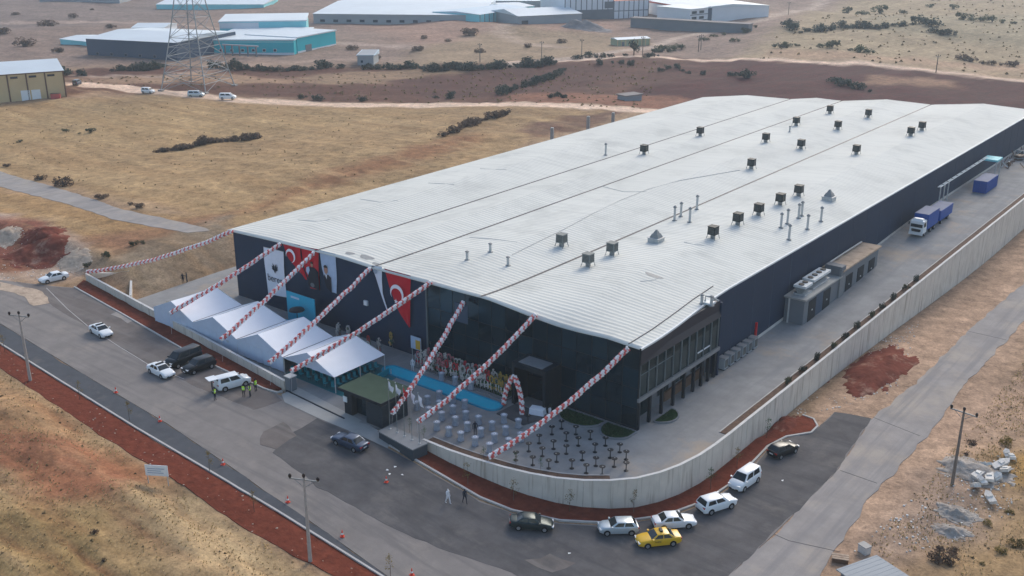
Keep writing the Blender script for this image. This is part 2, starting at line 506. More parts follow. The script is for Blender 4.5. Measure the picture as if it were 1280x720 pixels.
# wall line: top edge in plan
def wall_pt(x, y):
    r = float(yard_rise(np.float64(y)))
    return (x * (57.5 - r) / 57.5, y)
WALL_R = [(-74.2, 77.6), (-70, 77.6), (-66.5, 77.9), (-63, 78.4), (-60, 79.1), (-57.2, 80.1), (-54.6, 81.5), (-52.3, 83.3), (-50.4, 85.4), (-49.1, 87.9), (-48.2, 90.7),
          (-47.6, 94), (-47.35, 97.5)] + [wall_pt(-47.3, 101 + 4.0 * i) for i in range(49)]
WALL_L = [(-155.4, 84.2), (-97.6, 77.2)]
YARD = [(-141, 82.6), (-97.8, 77.3), (-92, 76.9), (-85.5, 76.3), (-79.6, 77.6)] + WALL_R + [(-44.5, 300), (-142, 262), (-142, 100)]

def ground_z(x, y):
    x = np.asarray(x, float); y = np.asarray(y, float)
    z = base_z(x, y)
    clear = np.full(x.shape, 1e9)
    for P_ in (ROAD_MAIN, STRIP_BLUE, ROAD_RIGHT, ROAD_LEFT):
        clear = np.minimum(clear, poly_sd(x, y, P_))
    yd = poly_sd(x, y, YARD)
    k = sstep((np.minimum(clear, yd) - 1.0) / 7.0)
    far = sstep((np.hypot(x, y) - 230) / 300.0)
    south = sstep((60 - y) / 6.0)
    rel = (fbm(x / 9, y / 9, 3) - .5) * (1.1 + .9 * south) + (fbm(x / 2.2, y / 2.2, 11, 3) - .5) * .42 + far * (fbm(x / 90, y / 90, 5) - .5) * 9
    rel = rel + south * (fbm(x / 16 + y / 9, y / 1.1 + x / 30, 71, 4) - .5) * 1.0
    z = z + k * rel
    z = np.where(yd < 1.5, z - 0.35 * sstep((1.5 - yd) / 1.5), z)       # cut away below the yard slab
    z = z - 0.06 * (1 - sstep(clear / .8))                               # roads lie in a shallow bed
    return z

def axis(lo, fine0, fine1, hi, step, grow):
    a = list(np.arange(fine0, fine1, step))
    s = step; p = fine1
    while p < hi: a.append(p); s *= grow; p += s
    a.append(hi)
    s = step; p = fine0; pre = []
    while p > lo:
        s *= grow; p -= s; pre.append(max(p, lo))
    return np.array(pre[::-1] + a)
gx = axis(-3200, -185, 10, 1500, .75, 1.035)
gy = axis(-250, 38, 190, 4200, .75, 1.03)
XX, YY = np.meshgrid(gx, gy)
ZZ = ground_z(XX, YY)
nx, ny = len(gx), len(gy)

def zone_cols(x, y):
    w1 = (fbm(x / 7, y / 7, 21) - .5); w2 = (fbm(x / 40, y / 40, 33) - .5); w3 = (fbm(x / 1.8, y / 1.8, 44, 3) - .5)
    far = sstep((np.hypot(x, y) - 170) / 300.0)
    warp = w1 * (5 + far * 10) + w3 * 1.6 + far * w2 * 14
    col = np.empty(x.shape + (3,)); col[:] = (.33, .245, .165)
    def blend(m, c):
        col[:] = col * (1 - m[..., None]) + np.array(c) * m[..., None]
    def zone(pts, c, feather=2.0, wk=1.0, amt=1.0):
        d = poly_sd(x, y, PX(pts, 0.0)) + warp * wk
        blend(amt * (1 - sstep((d + feather) / (2 * feather))), c)
    def track(pts, c, w, feather=1.0, wk=.25, z=0.0):
        d = line_d(x, y, PX(pts, z)) + warp * wk
        blend(1 - sstep((d - w + feather) / (2 * feather)), c)
    # distance
    zone([(-900, -60), (2200, -60), (2200, 75), (640, 78), (-900, 100)], (.255, .20, .165), 20)
    zone([(-500, -40), (300, -40), (240, 30), (-500, 60)], (.215, .18, .16), 25)
    zone([(400, 20), (760, 25), (800, 70), (560, 66), (500, 45)], (.33, .235, .185), 14)
    zone([(520, 62), (640, 34), (760, 40), (800, 62), (640, 80), (500, 84)], (.31, .245, .17), 8)
    zone([(920, 76), (1000, 20), (1150, -30), (1900, -30), (1900, 110), (1280, 88), (1040, 76)], (.335, .28, .19), 10)
    zone([(1060, 40), (1280, 55), (1500, 60), (1500, 20), (1100, 15)], (.27, .245, .17), 12, amt=.7)
    zone([(960, 62), (1280, 76), (1500, 90), (1500, 96), (960, 70)], (.40, .29, .205), 4, amt=.8)
    # brown scrub belt and ploughed red land
    zone([(-500, 100), (60, 84), (300, 84), (640, 80), (840, 70), (960, 76), (900, 130), (800, 142), (640, 136), (300, 121), (180, 117), (-500, 150)], (.105, .052, .037), 5)
    zone([(60, 95), (300, 92), (440, 100), (300, 106), (120, 106)], (.31, .22, .15), 4)
    zone([(380, 90), (560, 84), (660, 95), (560, 104), (380, 106)], (.30, .225, .15), 3, amt=.8)
    zone([(480, 96), (700, 82), (800, 90), (720, 118), (560, 124), (470, 112)], (.082, .038, .030), 4)
    zone([(820, 96), (880, 74), (960, 75), (1280, 97), (1600, 116), (1600, 150), (860, 150), (780, 128)], (.058, .013, .012), 3)
    zone([(760, 96), (850, 80), (930, 84), (800, 112)], (.085, .040, .032), 5, amt=.8)
    zone([(640, 120), (860, 124), (840, 143), (640, 136)], (.22, .11, .072), 3)
    zone([(1095, 96), (1180, 98), (1190, 106), (1080, 104)], (.25, .16, .11), 3)
    # golden stubble west of the factory
    zone([(-700, 200), (-400, 150), (0, 129), (180, 119), (300, 126), (560, 138), (740, 152), (600, 230), (330, 330), (262, 290), (150, 262), (0, 215), (-400, 120)], (.345, .252, .142), 3)
    zone([(-200, 150), (200, 135), (500, 150), (300, 170), (0, 185)], (.40, .30, .165), 14, amt=.6)
    zone([(600, 170), (760, 150), (690, 160), (560, 205), (400, 250), (330, 280), (300, 283), (400, 235)], (.26, .145, .08), 4, 1.2)
    zone([(560, 140), (760, 150), (720, 168), (620, 186), (560, 180)], (.31, .225, .13), 5)
    zone([(640, 172), (700, 160), (770, 152), (740, 172), (660, 190)], (.145, .085, .062), 2)
    zone([(-300, 250), (0, 236), (140, 275), (250, 292), (285, 300), (150, 335), (100, 322), (60, 290), (-300, 300)], (.355, .245, .13), 3)
    zone([(100, 318), (200, 300), (285, 285), (275, 300), (150, 336)], (.27, .16, .10), 3)
    # chalky corner with red spoil
    zone([(-300, 280), (0, 278), (30, 285), (60, 300), (110, 325), (110, 345), (60, 357), (0, 352), (-300, 330)], (.42, .345, .285), 2)
    zone([(-60, 290), (40, 284), (62, 292), (74, 318), (66, 334), (30, 342), (-60, 335)], (.24, .10, .072), 1.5)
    # bank beside the yard
    zone([(147, 338), (285, 288), (292, 330), (180, 372)], (.25, .21, .155), 2)
    # south of the road
    zone([(-400, 360), (0, 458), (130, 545), (190, 582), (300, 657), (420, 724), (300, 1200), (-900, 900)], (.36, .275, .165), 1.0, .15)
    zone([(120, 560), (188, 585), (186, 606), (150, 628), (110, 642), (55, 642), (10, 612), (-60, 600), (-60, 560), (60, 545)], (.27, .135, .082), 2, .6)
    zone([(-100, 480), (0, 470), (80, 520), (120, 548), (60, 556), (-100, 540)], (.33, .215, .125), 2, .6)
    zone([(-200, 640), (60, 650), (140, 660), (180, 740), (-200, 800)], (.30, .225, .115), 4, 1)
    zone([(170, 612), (220, 600), (330, 680), (420, 730), (300, 760), (220, 690)], (.385, .315, .20), 3, .6)
    # east verge, across the lower road
    zone([(962, 540), (985, 520), (1060, 440), (1160, 352), (1300, 245), (1500, 210), (1500, 1200), (900, 900), (840, 740)], (.42, .315, .23), 1, .1)
    zone([(1290, 400), (1205, 500), (1180, 550), (1130, 600), (1060, 690), (1020, 760), (1200, 900), (1500, 700), (1500, 380)], (.41, .305, .215), 2, .3)
    zone([(1110, 640), (1200, 590), (1260, 535), (1400, 500), (1500, 900), (1080, 900), (1080, 700)], (.31, .23, .145), 3, 1)
    zone([(1230, 545), (1330, 530), (1330, 590), (1250, 570)], (.37, .25, .11), 2, .8)
    zone([(1180, 640), (1300, 600), (1330, 700), (1200, 720)], (.34, .25, .14), 3, 1, .7)
    zone([(1150, 560), (1240, 548), (1250, 640), (1180, 650), (1110, 680), (1060, 660), (1100, 620)], (.34, .27, .215), 3, .8, .8)
    zone([(1110, 510), (1180, 480), (1290, 440), (1290, 500), (1200, 525)], (.43, .32, .235), 3, .3)
    # pale dirt tracks
    P_ = (.74, .60, .48)
    track([(90, 104), (140, 108), (180, 113), (300, 125), (430, 131), (560, 135), (700, 142), (810, 149), (900, 154)], P_, 4.6, .8, .15)
    track([(640, 80), (800, 73), (870, 74), (940, 73), (1100, 82), (1280, 95), (1500, 112)], P_, 3.2)
    track([(640, 82), (720, 73), (800, 58), (850, 46), (900, 38), (960, 28), (1010, 10), (1060, -14)], (.43, .36, .30), 4)
    track([(700, 60), (650, 52), (624, 38), (636, 26), (660, 24)], (.42, .34, .27), 3.5)
    track([(-60, 29), (200, 30), (420, 52), (520, 58)], (.38, .31, .26), 4)
    track([(60, 92), (200, 97), (330, 80), (420, 72)], (.38, .30, .24), 2.5)
    # wheel ruts and furrows on the bare bank south of the road
    south = sstep((57 - .062 * (x + 82) - y) / 4.0)
    fr = fbm(x / 16 + y / 9, y / 1.1 + x / 30, 71, 4) - .5
    blend(np.clip(south * fr * 2.6, 0, .5), (.40, .30, .185)); blend(np.clip(-south * fr * 2.8, 0, .8), (.22, .12, .068))
    fw = sstep((-135 - x) / 10) * (1 - south) * (1 - sstep((y - (200 + .3 * (x + 270))) / 25))
    fr2 = fbm(x / 30, y / 3.0 + x / 60, 77, 4) - .5
    blend(np.clip(fw * fr2 * 1.5, 0, .5), (.44, .34, .20)); blend(np.clip(-fw * fr2 * 1.5, 0, .5), (.27, .18, .095))
    # speckle and wear
    v = 1 + .30 * w1 + .22 * w2 + .34 * w3
    col = col * v[..., None]
    grey = col.mean(-1, keepdims=True)
    return np.clip((grey + (col - grey) * 1.16) * np.array([.90, .83, .79]), .01, .9)

cols = zone_cols(XX, YY)
verts = np.stack([XX, YY, ZZ], -1).reshape(-1, 3)
idx = np.arange(nx * ny).reshape(ny, nx)
quads = np.stack([idx[:-1, :-1], idx[:-1, 1:], idx[1:, 1:], idx[1:, :-1]], -1).reshape(-1, 4)
gme = bpy.data.meshes.new('ground')
gme.vertices.add(len(verts)); gme.vertices.foreach_set('co', verts.ravel())
gme.loops.add(quads.size); gme.loops.foreach_set('vertex_index', quads.ravel().astype(np.int32))
gme.polygons.add(len(quads)); gme.polygons.foreach_set('loop_start', np.arange(0, quads.size, 4, dtype=np.int32))
gme.polygons.foreach_set('use_smooth', np.ones(len(quads), bool))
gme.update()
ca = gme.color_attributes.new('soil', 'FLOAT_COLOR', 'POINT')
ca.data.foreach_set('color', np.concatenate([cols.reshape(-1, 3), np.ones((nx * ny, 1))], 1).ravel())

def ground_mat():
    m = bpy.data.materials.new('soil'); m.use_nodes = True
    nt = m.node_tree; N = nt.nodes; L = nt.links
    b = N['Principled BSDF']; b.inputs['Roughness'].default_value = .95; b.inputs['Specular IOR Level'].default_value = .15
    at = N.new('ShaderNodeAttribute'); at.attribute_name = 'soil'
    g_ = N.new('ShaderNodeNewGeometry')
    def nz(scale, det, lo, hi, a, b_):
        n = N.new('ShaderNodeTexNoise'); n.inputs['Scale'].default_value = scale; n.inputs['Detail'].default_value = det; n.inputs['Roughness'].default_value = .7
        L.new(g_.outputs['Position'], n.inputs['Vector'])
        r = N.new('ShaderNodeMapRange'); r.inputs['From Min'].default_value = lo; r.inputs['From Max'].default_value = hi
        r.inputs['To Min'].default_value = a; r.inputs['To Max'].default_value = b_
        L.new(n.outputs['Fac'], r.inputs['Value']); return n, r.outputs[0]
    n1, f1 = nz(.55, 8, .3, .7, .62, 1.38)
    n2, f2 = nz(3.2, 5, .3, .7, .70, 1.30)
    n3, f3 = nz(.09, 6, .35, .65, .85, 1.15)
    n4, f4 = nz(1.3, 4, .60, .72, 1.0, .48)            # dark tufts and clods
    p = f1
    for q in (f2, f3, f4):
        mu = N.new('ShaderNodeMath'); mu.operation = 'MULTIPLY'; L.new(p, mu.inputs[0]); L.new(q, mu.inputs[1]); p = mu.outputs[0]
    vm = N.new('ShaderNodeVectorMath'); vm.operation = 'SCALE'
    L.new(at.outputs['Color'], vm.inputs[0]); L.new(p, vm.inputs['Scale'])
    L.new(vm.outputs[0], b.inputs['Base Color'])
    bp = N.new('ShaderNodeBump'); bp.inputs['Distance'].default_value = .14; bp.inputs['Strength'].default_value = .8
    ad = N.new('ShaderNodeMath'); ad.operation = 'ADD'; L.new(n1.outputs['Fac'], ad.inputs[0])
    m2 = N.new('ShaderNodeMath'); m2.operation = 'MULTIPLY'; m2.inputs[1].default_value = .35; L.new(n2.outputs['Fac'], m2.inputs[0]); L.new(m2.outputs[0], ad.inputs[1])
    L.new(ad.outputs[0], bp.inputs['Height']); L.new(bp.outputs[0], b.inputs['Normal'])
    return m
gme.materials.append(ground_mat())
struct(put('ground', gme))

def sheet(name, poly, off, m, zf=None, cell=3.0, thick=0, jag=0.0):
    """a paved sheet that follows the land, `off` above it"""
    if jag:                                            # worn, uneven edge
        q = []
        n = len(poly)
        for i in range(n):
            a = Vector((poly[i][0], poly[i][1], 0)); b_ = Vector((poly[(i + 1) % n][0], poly[(i + 1) % n][1], 0))
            k = max(1, int((b_ - a).length / 1.2))
            nrm = (b_ - a).normalized().cross(Vector((0, 0, 1)))
            for j in range(k):
                p = a.lerp(b_, j / k)
                q.append(p + nrm * (mnoise.noise(p * .35) * jag + mnoise.noise(p * 1.3) * jag * .4))
        poly = q
    bm = bmesh.new()
    vs_ = [bm.verts.new((p[0], p[1], 0)) for p in poly]
    f = bm.faces.new(vs_)
    bmesh.ops.triangulate(bm, faces=[f])
    xs = [p[0] for p in poly]; ys = [p[1] for p in poly]
    for ax, lo, hi in ((0, min(xs), max(xs)), (1, min(ys), max(ys))):
        t = math.ceil(lo / cell) * cell
        while t < hi:
            co = (t, 0, 0) if ax == 0 else (0, t, 0); no = (1, 0, 0) if ax == 0 else (0, 1, 0)
            bmesh.ops.bisect_plane(bm, geom=bm.verts[:] + bm.edges[:] + bm.faces[:], plane_co=co, plane_no=no)
            t += cell if (ax == 1 or t < -40 or True) else cell
    A = np.array([v.co[:2] for v in bm.verts])
    z = (base_z(A[:, 0], A[:, 1]) if zf is None else zf(A[:, 0], A[:, 1])) + off
    for v, zz in zip(bm.verts, z): v.co.z = zz
    bmesh.ops.recalc_face_normals(bm, faces=bm.faces[:])
    if sum(f_.normal.z for f_ in bm.faces) < 0:
        bmesh.ops.reverse_faces(bm, faces=bm.faces[:])
    be = [e for e in bm.edges if e.is_boundary]              # turn the edges down into the ground
    ex = bmesh.ops.extrude_edge_only(bm, edges=be)
    for v in [q for q in ex['geom'] if isinstance(q, bmesh.types.BMVert)]: v.co.z -= .35
    me = bpy.data.meshes.new(name); bm.to_mesh(me); bm.free()
    me.materials.append(m)
    return struct(put(name, me))

yardz = lambda x, y: yard_rise(y)
sheet('front_road', ROAD_MAIN, .0, M['asphalt_pale'])
sheet('parking_lane', LANE_BROWN, .014, M['asphalt_brown'], jag=.3)
sheet('parking_lane', LANE_DARK, .016, M['asphalt_dark'], jag=.5)
sheet('pavement', STRIP_BLUE, .02, M['asphalt_blue'], jag=.25)
sheet('gate_apron', APRON, .03, M['concrete_apron'])
sheet('lower_road', ROAD_RIGHT, .012, M['asphalt_grey'], jag=.5)
sheet('field_road', ROAD_LEFT, .0, M['asphalt_grey'], jag=.4)
sheet('yard', YARD, .0, M['concrete_yard'], zf=yardz, cell=6)

def ribbon(name, pts, w, h, m, zf=None, z0=-.25, parent=None, step=2.0):
    """a kerb or strip of rectangular section along a line"""
    P_ = []
    for a, b_ in zip(pts[:-1], pts[1:]):
        a = Vector((a[0], a[1], 0)); b_ = Vector((b_[0], b_[1], 0))
        k = max(1, int((b_ - a).length / step))
        P_ += [a.lerp(b_, j / k) for j in range(k)]
    P_.append(Vector((pts[-1][0], pts[-1][1], 0)))
    mb = MB(); ring = []
    for i, p in enumerate(P_):
        t = (P_[min(i + 1, len(P_) - 1)] - P_[max(i - 1, 0)]).normalized(); n = t.cross(Vector((0, 0, 1)))
        z = float(base_z(np.float64(p.x), np.float64(p.y))) if zf is None else float(zf(p.x, p.y))
        a = p + n * w / 2; b_ = p - n * w / 2
        ring.append([(a.x, a.y, z + z0), (a.x, a.y, z + h), (b_.x, b_.y, z + h), (b_.x, b_.y, z + z0)])
    vs_ = [q for r_ in ring for q in r_]; fs_ = []
    for i in range(len(ring) - 1):
        for k in range(4):
            k2 = (k + 1) % 4
            fs_.append((i * 4 + k, (i + 1) * 4 + k, (i + 1) * 4 + k2, i * 4 + k2))
    fs_ += [(0, 1, 2, 3), tuple(len(vs_) - 4 + k for k in (3, 2, 1, 0))]
    mb.add(vs_, fs_)
    return mb.build(name, m, parent)

struct(ribbon('kerb', PX([(-120, 352), (0, 429.5), (170, 535), (300, 612), (380, 660), (478, 721), (520, 748)]), .22, .14, M['kerb']))
struct(ribbon('kerb', PX([(93, 359), (150, 391), (250, 449), (330, 486), (346, 491), (353, 489)]), .22, .14, M['kerb']))
struct(ribbon('kerb', PX([(487, 557), (545, 590), (600, 622), (640, 638), (700, 651), (760, 654), (830, 645), (880, 627), (918, 602), (960, 558), (983, 546), (1014, 541), (1022, 533), (1017, 524), (1003, 519)]), .24, .14, M['kerb']))

# red planting strips
def soil_strip(pts_a, pts_b, m=M['red_soil'], off=.07, zf=None, cell=2.0):
    return sheet('soil_strip', pts_a + pts_b[::-1], off, m, cell=cell, jag=.25, zf=zf)
soil_strip(PX([(-120, 353), (0, 430.5), (170, 536), (300, 613), (380, 661), (480, 723), (520, 750)]), PX([(-120, 372), (0, 460), (130, 547), (190, 583), (300, 657), (415, 721), (450, 745)]), zf=lambda x, y: ground_z(x, y), cell=1.0, off=.05)
soil_strip(PX([(95, 358), (150, 390), (250, 448), (330, 485), (348, 487)]), [(-156.0, 84.0), (-140, 82.1), (-120, 79.7), (-98.2, 77.1)])
soil_strip(PX([(489, 556), (545, 589), (600, 621), (640, 637), (700, 650), (760, 653), (830, 644), (880, 626), (917, 601), (959, 557), (982, 545), (1013, 540), (1020, 533), (1016, 525), (1003, 520)]),
           [(-80.0, 77.3)] + WALL_R[:13] + [(-47.3, 101), (-47.3, 107)])

# planting edge behind the wall
inner = [(x - .0, y) for x, y in WALL_R]
def offset_line(pts, d):
    out = []
    for i, p in enumerate(pts):
        a = Vector((*pts[max(i - 1, 0)], 0)); b_ = Vector((*pts[min(i + 1, len(pts) - 1)], 0))
        n = (b_ - a).normalized().cross(Vector((0, 0, 1)))
        out.append((p[0] - n.x * d, p[1] - n.y * d))
    return out
sheet('planting_bed', offset_line(WALL_R[0:8], .12) + offset_line(WALL_R[0:8], 1.7)[::-1], .07, M['dark_soil'], zf=yardz, cell=2)
sheet('planting_bed', offset_line(WALL_R[13:50], .12) + offset_line(WALL_R[13:50], 1.35)[::-1], .07, M['dark_soil'], zf=yardz, cell=3)
struct(ribbon('kerb', offset_line(WALL_R[0:8], 1.8), .15, .1, M['kerb'], zf=lambda x, y: yard_rise(np.float64(y))))
struct(ribbon('kerb', offset_line(WALL_R[13:50], 1.45), .15, .1, M['kerb'], zf=lambda x, y: yard_rise(np.float64(y))))

# spoil heaps
def heap(label, cx, cy, rx, ry, h, m, seed, rz=0, cat='soil heap', lumps=3):
    rnd = random.Random(seed)
    peaks = [(rnd.uniform(-.45, .45), rnd.uniform(-.45, .45), rnd.uniform(.3, .5), rnd.uniform(.5, 1)) for _ in range(lumps)] + [(0, 0, .5, .7)]
    n = 34; V = []; F = []
    for j in range(n + 1):
        for i in range(n + 1):
            u, v = i / n * 2 - 1, j / n * 2 - 1
            e = 1 + .38 * mnoise.noise(Vector((u * 2 + seed, v * 2, 3))) + .25 * mnoise.noise(Vector((u * 6 + seed, v * 6, 7)))
            r2 = math.hypot(u, v) / e
            z = max(math.exp(-((u - a) ** 2 + (v - b_) ** 2) / s ** 2) * k for a, b_, s, k in peaks)
            z = z * max(0, 1 - r2 ** 3) * h
            z += (.16 * mnoise.noise(Vector((u * 6, v * 6, seed))) + .10 * mnoise.noise(Vector((u * 14, v * 14, seed)))) * h * max(0, 1 - r2 ** 2) * 1.2
            if r2 > .97: z = -.35
            x_, y_ = u * rx, v * ry
            X_ = cx + x_ * math.cos(rz) - y_ * math.sin(rz); Y_ = cy + x_ * math.sin(rz) + y_ * math.cos(rz)
            V.append([X_, Y_, z])
    A = np.array(V); A[:, 2] += ground_z(A[:, 0], A[:, 1]) + .02
    c0 = Vector((cx, cy, float(ground_z(np.array([cx]), np.array([cy]))[0])))
    for j in range(n):
        for i in range(n):
            q = j * (n + 1) + i
            F.append((q, q + 1, q + n + 2, q + n + 1))
    mb = MB(); mb.add([(a[0] - c0.x, a[1] - c0.y, a[2] - c0.z) for a in A], F)
    o = mb.build('soil_heap', m, smooth=True); o.location = c0
    return tag(o, label, cat)
p = G(1098, 462); heap('broad dark red soil heap outside the long concrete wall', p.x, p.y, 4.2, 10.5, 1.3, M['red_heap'], 3, lumps=6)
p = G(985, 532); heap('small dark red soil heap at the end of the kerbed strip', p.x - .6, p.y, 2.4, 3.4, .7, M['red_heap'], 8)
p = G(48, 318); heap('dark red soil heap behind the white saloon on the chalky corner', p.x, p.y, 7, 5.5, 1.5, M['red_heap'], 5, lumps=5)
p = G(52, 290); heap('upper dark red soil heap at the edge of the dry field', p.x, p.y, 5, 4, 1.3, M['red_heap'], 15, lumps=4)
p = G(12, 300); heap('pale chalk heap at the left edge above the road', p.x - 2, p.y, 4, 3, .9, M['pale_heap'], 6)
p = G(92, 318); heap('pale spoil heap between red soil and the wall end', p.x, p.y, 4, 3, .6, M['pale_heap'], 7)
p = G(1198, 642); heap('grey gravel heap in the rubble beside the dry grass', p.x, p.y, 2.5, 2.0, 1.0, M['grey_heap'], 9)
p = G(1190, 663); heap('lilac grey stone heap nearest the blue shed', p.x, p.y, 2.2, 1.5, .7, M['grey_heap'], 10)
p = G(1218, 590); heap('grey brown earth heap carrying the white debris', p.x, p.y, 4.5, 3.2, 1.1, M['grey_heap'], 12)
p = G(735, 36); heap('dark grey quarry mound behind the green shed', p.x, p.y, 16, 9, 5, M['bg_stone'], 31)

# joints, seams and patches in the paving
def strip(name, px, w, m, off):
    o = ribbon(name, PX(px), w, off, m, z0=off - .012)
    return struct(o)
strip('road_seam', [(58, 360), (84, 386), (110, 408), (150, 434), (186, 456), (230, 474)], .10, M['kerb'], .028)
strip('slab_joint', [(1050, 588), (1096, 604)], .07, M['asphalt_dark'], .026)
strip('slab_joint', [(968, 668), (986, 676), (1050, 690)], .08, M['asphalt_dark'], .026)
strip('slab_joint', [(1092, 522), (1150, 545)], .06, M['asphalt_dark'], .026)
strip('slab_joint', [(1210, 414), (1258, 425)], .07, M['asphalt_dark'], .026)
sheet('dust_drift', PX([(0, 352), (46, 362), (58, 372), (62, 380), (44, 382), (20, 366), (0, 362)]), .03, M['pale_heap'], jag=.6)
sheet('asphalt_patch', PX([(150, 388), (172, 398), (160, 404), (138, 393)]), .028, M['asphalt_grey'], jag=.4)
sheet('asphalt_patch', PX([(330, 540), (352, 528), (372, 545), (345, 562), (326, 556)]), .028, M['asphalt_brown'], jag=.8)
sheet('asphalt_patch', PX([(655, 700), (690, 690), (720, 704), (690, 716)]), .028, M['asphalt_brown'], jag=.8)
sheet('asphalt_patch', PX([(700, 500), (720, 490), (735, 505), (712, 512)]), .028, M['asphalt_brown'], jag=.5)
# ------------------------------------------------------------------ the factory
FX0, FX1, FY0 = -130.2, -56.4, 95.3
VAL = [-130.9, -110.7, -99.2, -79.8, -56.2]
def eave_x(y):
    return -56.3 - 1.55 * float(sstep(np.float64((y - 97) / 22.0)))
def back_y(x):
    return 247 + (x + 130) * .46
TAB_X = [-131, -121, -110, -106, -98, -90, -83, -79, -75, -71.4, -67.8, -64.5, -61, -56]
TAB_Z = [10.75, 11.15, 11.45, 11.55, 11.35, 11.45, 11.5, 11.6, 11.25, 10.9, 10.68, 10.72, 10.95, 10.72]
VZ = [10.75, 11.15, 11.2, 11.15, 10.75]
RISE = [.75, .55, .85, .95]
def roof_z(x, y):
    xr = eave_x(y)
    k = 0
    while k < 3 and x > VAL[k + 1]: k += 1
    x0, x1 = VAL[k], (VAL[k + 1] if k < 3 else xr)
    t = min(max((x - x0) / (x1 - x0), 0), 1)
    z = VZ[k] * (1 - t) + VZ[k + 1] * t + RISE[k] * (1 - abs(2 * t - 1))
    w = math.exp(-max(y - 95, 0) / 5.0)
    return z * (1 - w) + float(np.interp(x, TAB_X, TAB_Z)) * w
fac = thing('factory', 'long dark navy factory with pale ribbed four-bay roof and black glass front', 'factory', (FX0, FY0, 0))
def fpart(mb, name, m, parent=fac, smooth=False):
    o = mb.build(name, m, None, smooth=smooth)
    me = o.data
    off = Vector((FX0, FY0, 0))
    for v in me.vertices: v.co -= off
    o.parent = parent
    return o
ys_r = [94.75, 95.6, 96.6, 98, 99.5, 101.5, 104, 107, 110, 114, 119] + list(np.arange(126, 246, 8.0))
for k in range(4):
    for half in (0, 1):
        mb = MB(); n = 8; rows = []
        for fy in list(range(len(ys_r) + 1)):
            row = []
            for i in range(n + 1):
                t = (half + i / n) / 2
                y = ys_r[fy] if fy < len(ys_r) else None
                x1 = VAL[k + 1] if k < 3 else (eave_x(y) if y else eave_x(260))
                x = VAL[k] + (x1 - VAL[k]) * t
                if y is None: y = back_y(x)
                xe = x
                row.append((xe, y, roof_z(x, y) + .02))
            rows.append(row)
        V = [q for r_ in rows for q in r_]; F = []
        w = n + 1
        for j in range(len(rows) - 1):
            for i in range(n):
                F.append((j * w + i, j * w + i + 1, (j + 1) * w + i + 1, (j + 1) * w + i))
        mb.add(V, F)
        # turned-down front edge of the sheets
        b0 = len(mb.v)
        mb.v += [(q[0], q[1], q[2] - .16) for q in rows[0]]
        for i in range(n):
            mb.f.append([i + 1, i, b0 + i, b0 + i + 1]); mb.m.append(0)
        fpart(mb, 'roof_slope', M['roof'], smooth=True)
# valley gutters, ridge caps, eaves
for k in (1, 2, 3):
    mb = MB(); pts = [(VAL[k], y, roof_z(VAL[k], y) + .05) for y in ys_r + [back_y(VAL[k])]]
    for a, b_ in zip(pts[:-1], pts[1:]):
        mb.add([(a[0] - .2, a[1], a[2]), (a[0] + .2, a[1], a[2]), (b_[0] + .2, b_[1], b_[2]), (b_[0] - .2, b_[1], b_[2])], [(0, 1, 2, 3)])
    fpart(mb, 'valley_gutter', M['gutter'])
mb = MB()
pr = [eave_x(y) for y in ys_r + [282]]
for (y0, xa), (y1, xb) in zip(list(zip(ys_r + [282], pr))[:-1], list(zip(ys_r + [282], pr))[1:]):
    za, zb = roof_z(xa, y0), roof_z(xb, y1)
    mb.add([(xa + .02, y0, za + .06), (xa + .24, y0, za + .06), (xb + .24, y1, zb + .06), (xb + .02, y1, zb + .06),
            (xa + .24, y0, za - .18), (xb + .24, y1, zb - .18)], [(0, 1, 2, 3), (1, 4, 5, 2)])
fpart(mb, 'eave_gutter', M['fascia'])
mb = MB().tube([(eave_x(y) - 1.6, y, roof_z(eave_x(y) - 1.6, y) + .06) for y in (94.9, 100, 106, 112, 118)], .07, 4)
fpart(mb, 'roof_flashing', M['gutter'])
# lightning cable lying in a loose curve over the third bay
def on_roof(u, v):
    z = 11.4
    for i in range(8):
        p = G(u, v, z); z = roof_z(p.x, p.y)
    return Vector((p.x, p.y, z))
mb = MB().tube([on_roof(*q) + Vector((0, 0, .06)) for q in [(640, 319), (672, 303), (705, 287), (740, 268), (775, 251), (810, 237), (850, 226), (890, 219), (925, 213)]], .05, 4)
fpart(mb, 'roof_cable', M['galv'])
for a in ([(587, 297), (615, 299), (646, 303)], [(800, 352), (815, 351), (826, 347)], [(752, 233), (780, 240), (808, 240)], [(372, 275), (395, 277), (412, 275)],
          [(450, 249), (475, 253), (497, 251)], [(535, 229), (555, 230), (568, 231)], [(600, 211), (620, 212), (633, 212)], [(855, 303), (868, 306), (880, 307)]):
    mb = MB().tube([on_roof(*q) + Vector((0, 0, .03)) for q in a], .045, 4)
    fpart(mb, 'roof_seam', M['galv'])
for (u, v, rx, ry) in ((458, 322, 1.2, .8), (437, 317, .8, .6), (470, 330, .7, .5), (817, 345, 1.3, .6)):
    p = on_roof(u, v); mb = MB()
    ring = [(p.x + rx * math.cos(a) * (1 + .25 * math.sin(3 * a)), p.y + ry * math.sin(a) * (1 + .2 * math.cos(2 * a))) for a in [2 * PI * i / 14 for i in range(14)]]
    mb.add([(x, y, roof_z(x, y) + .04) for x, y in ring], [tuple(range(14))])
    fpart(mb, 'bitumen_patch', M['galv_dark'])

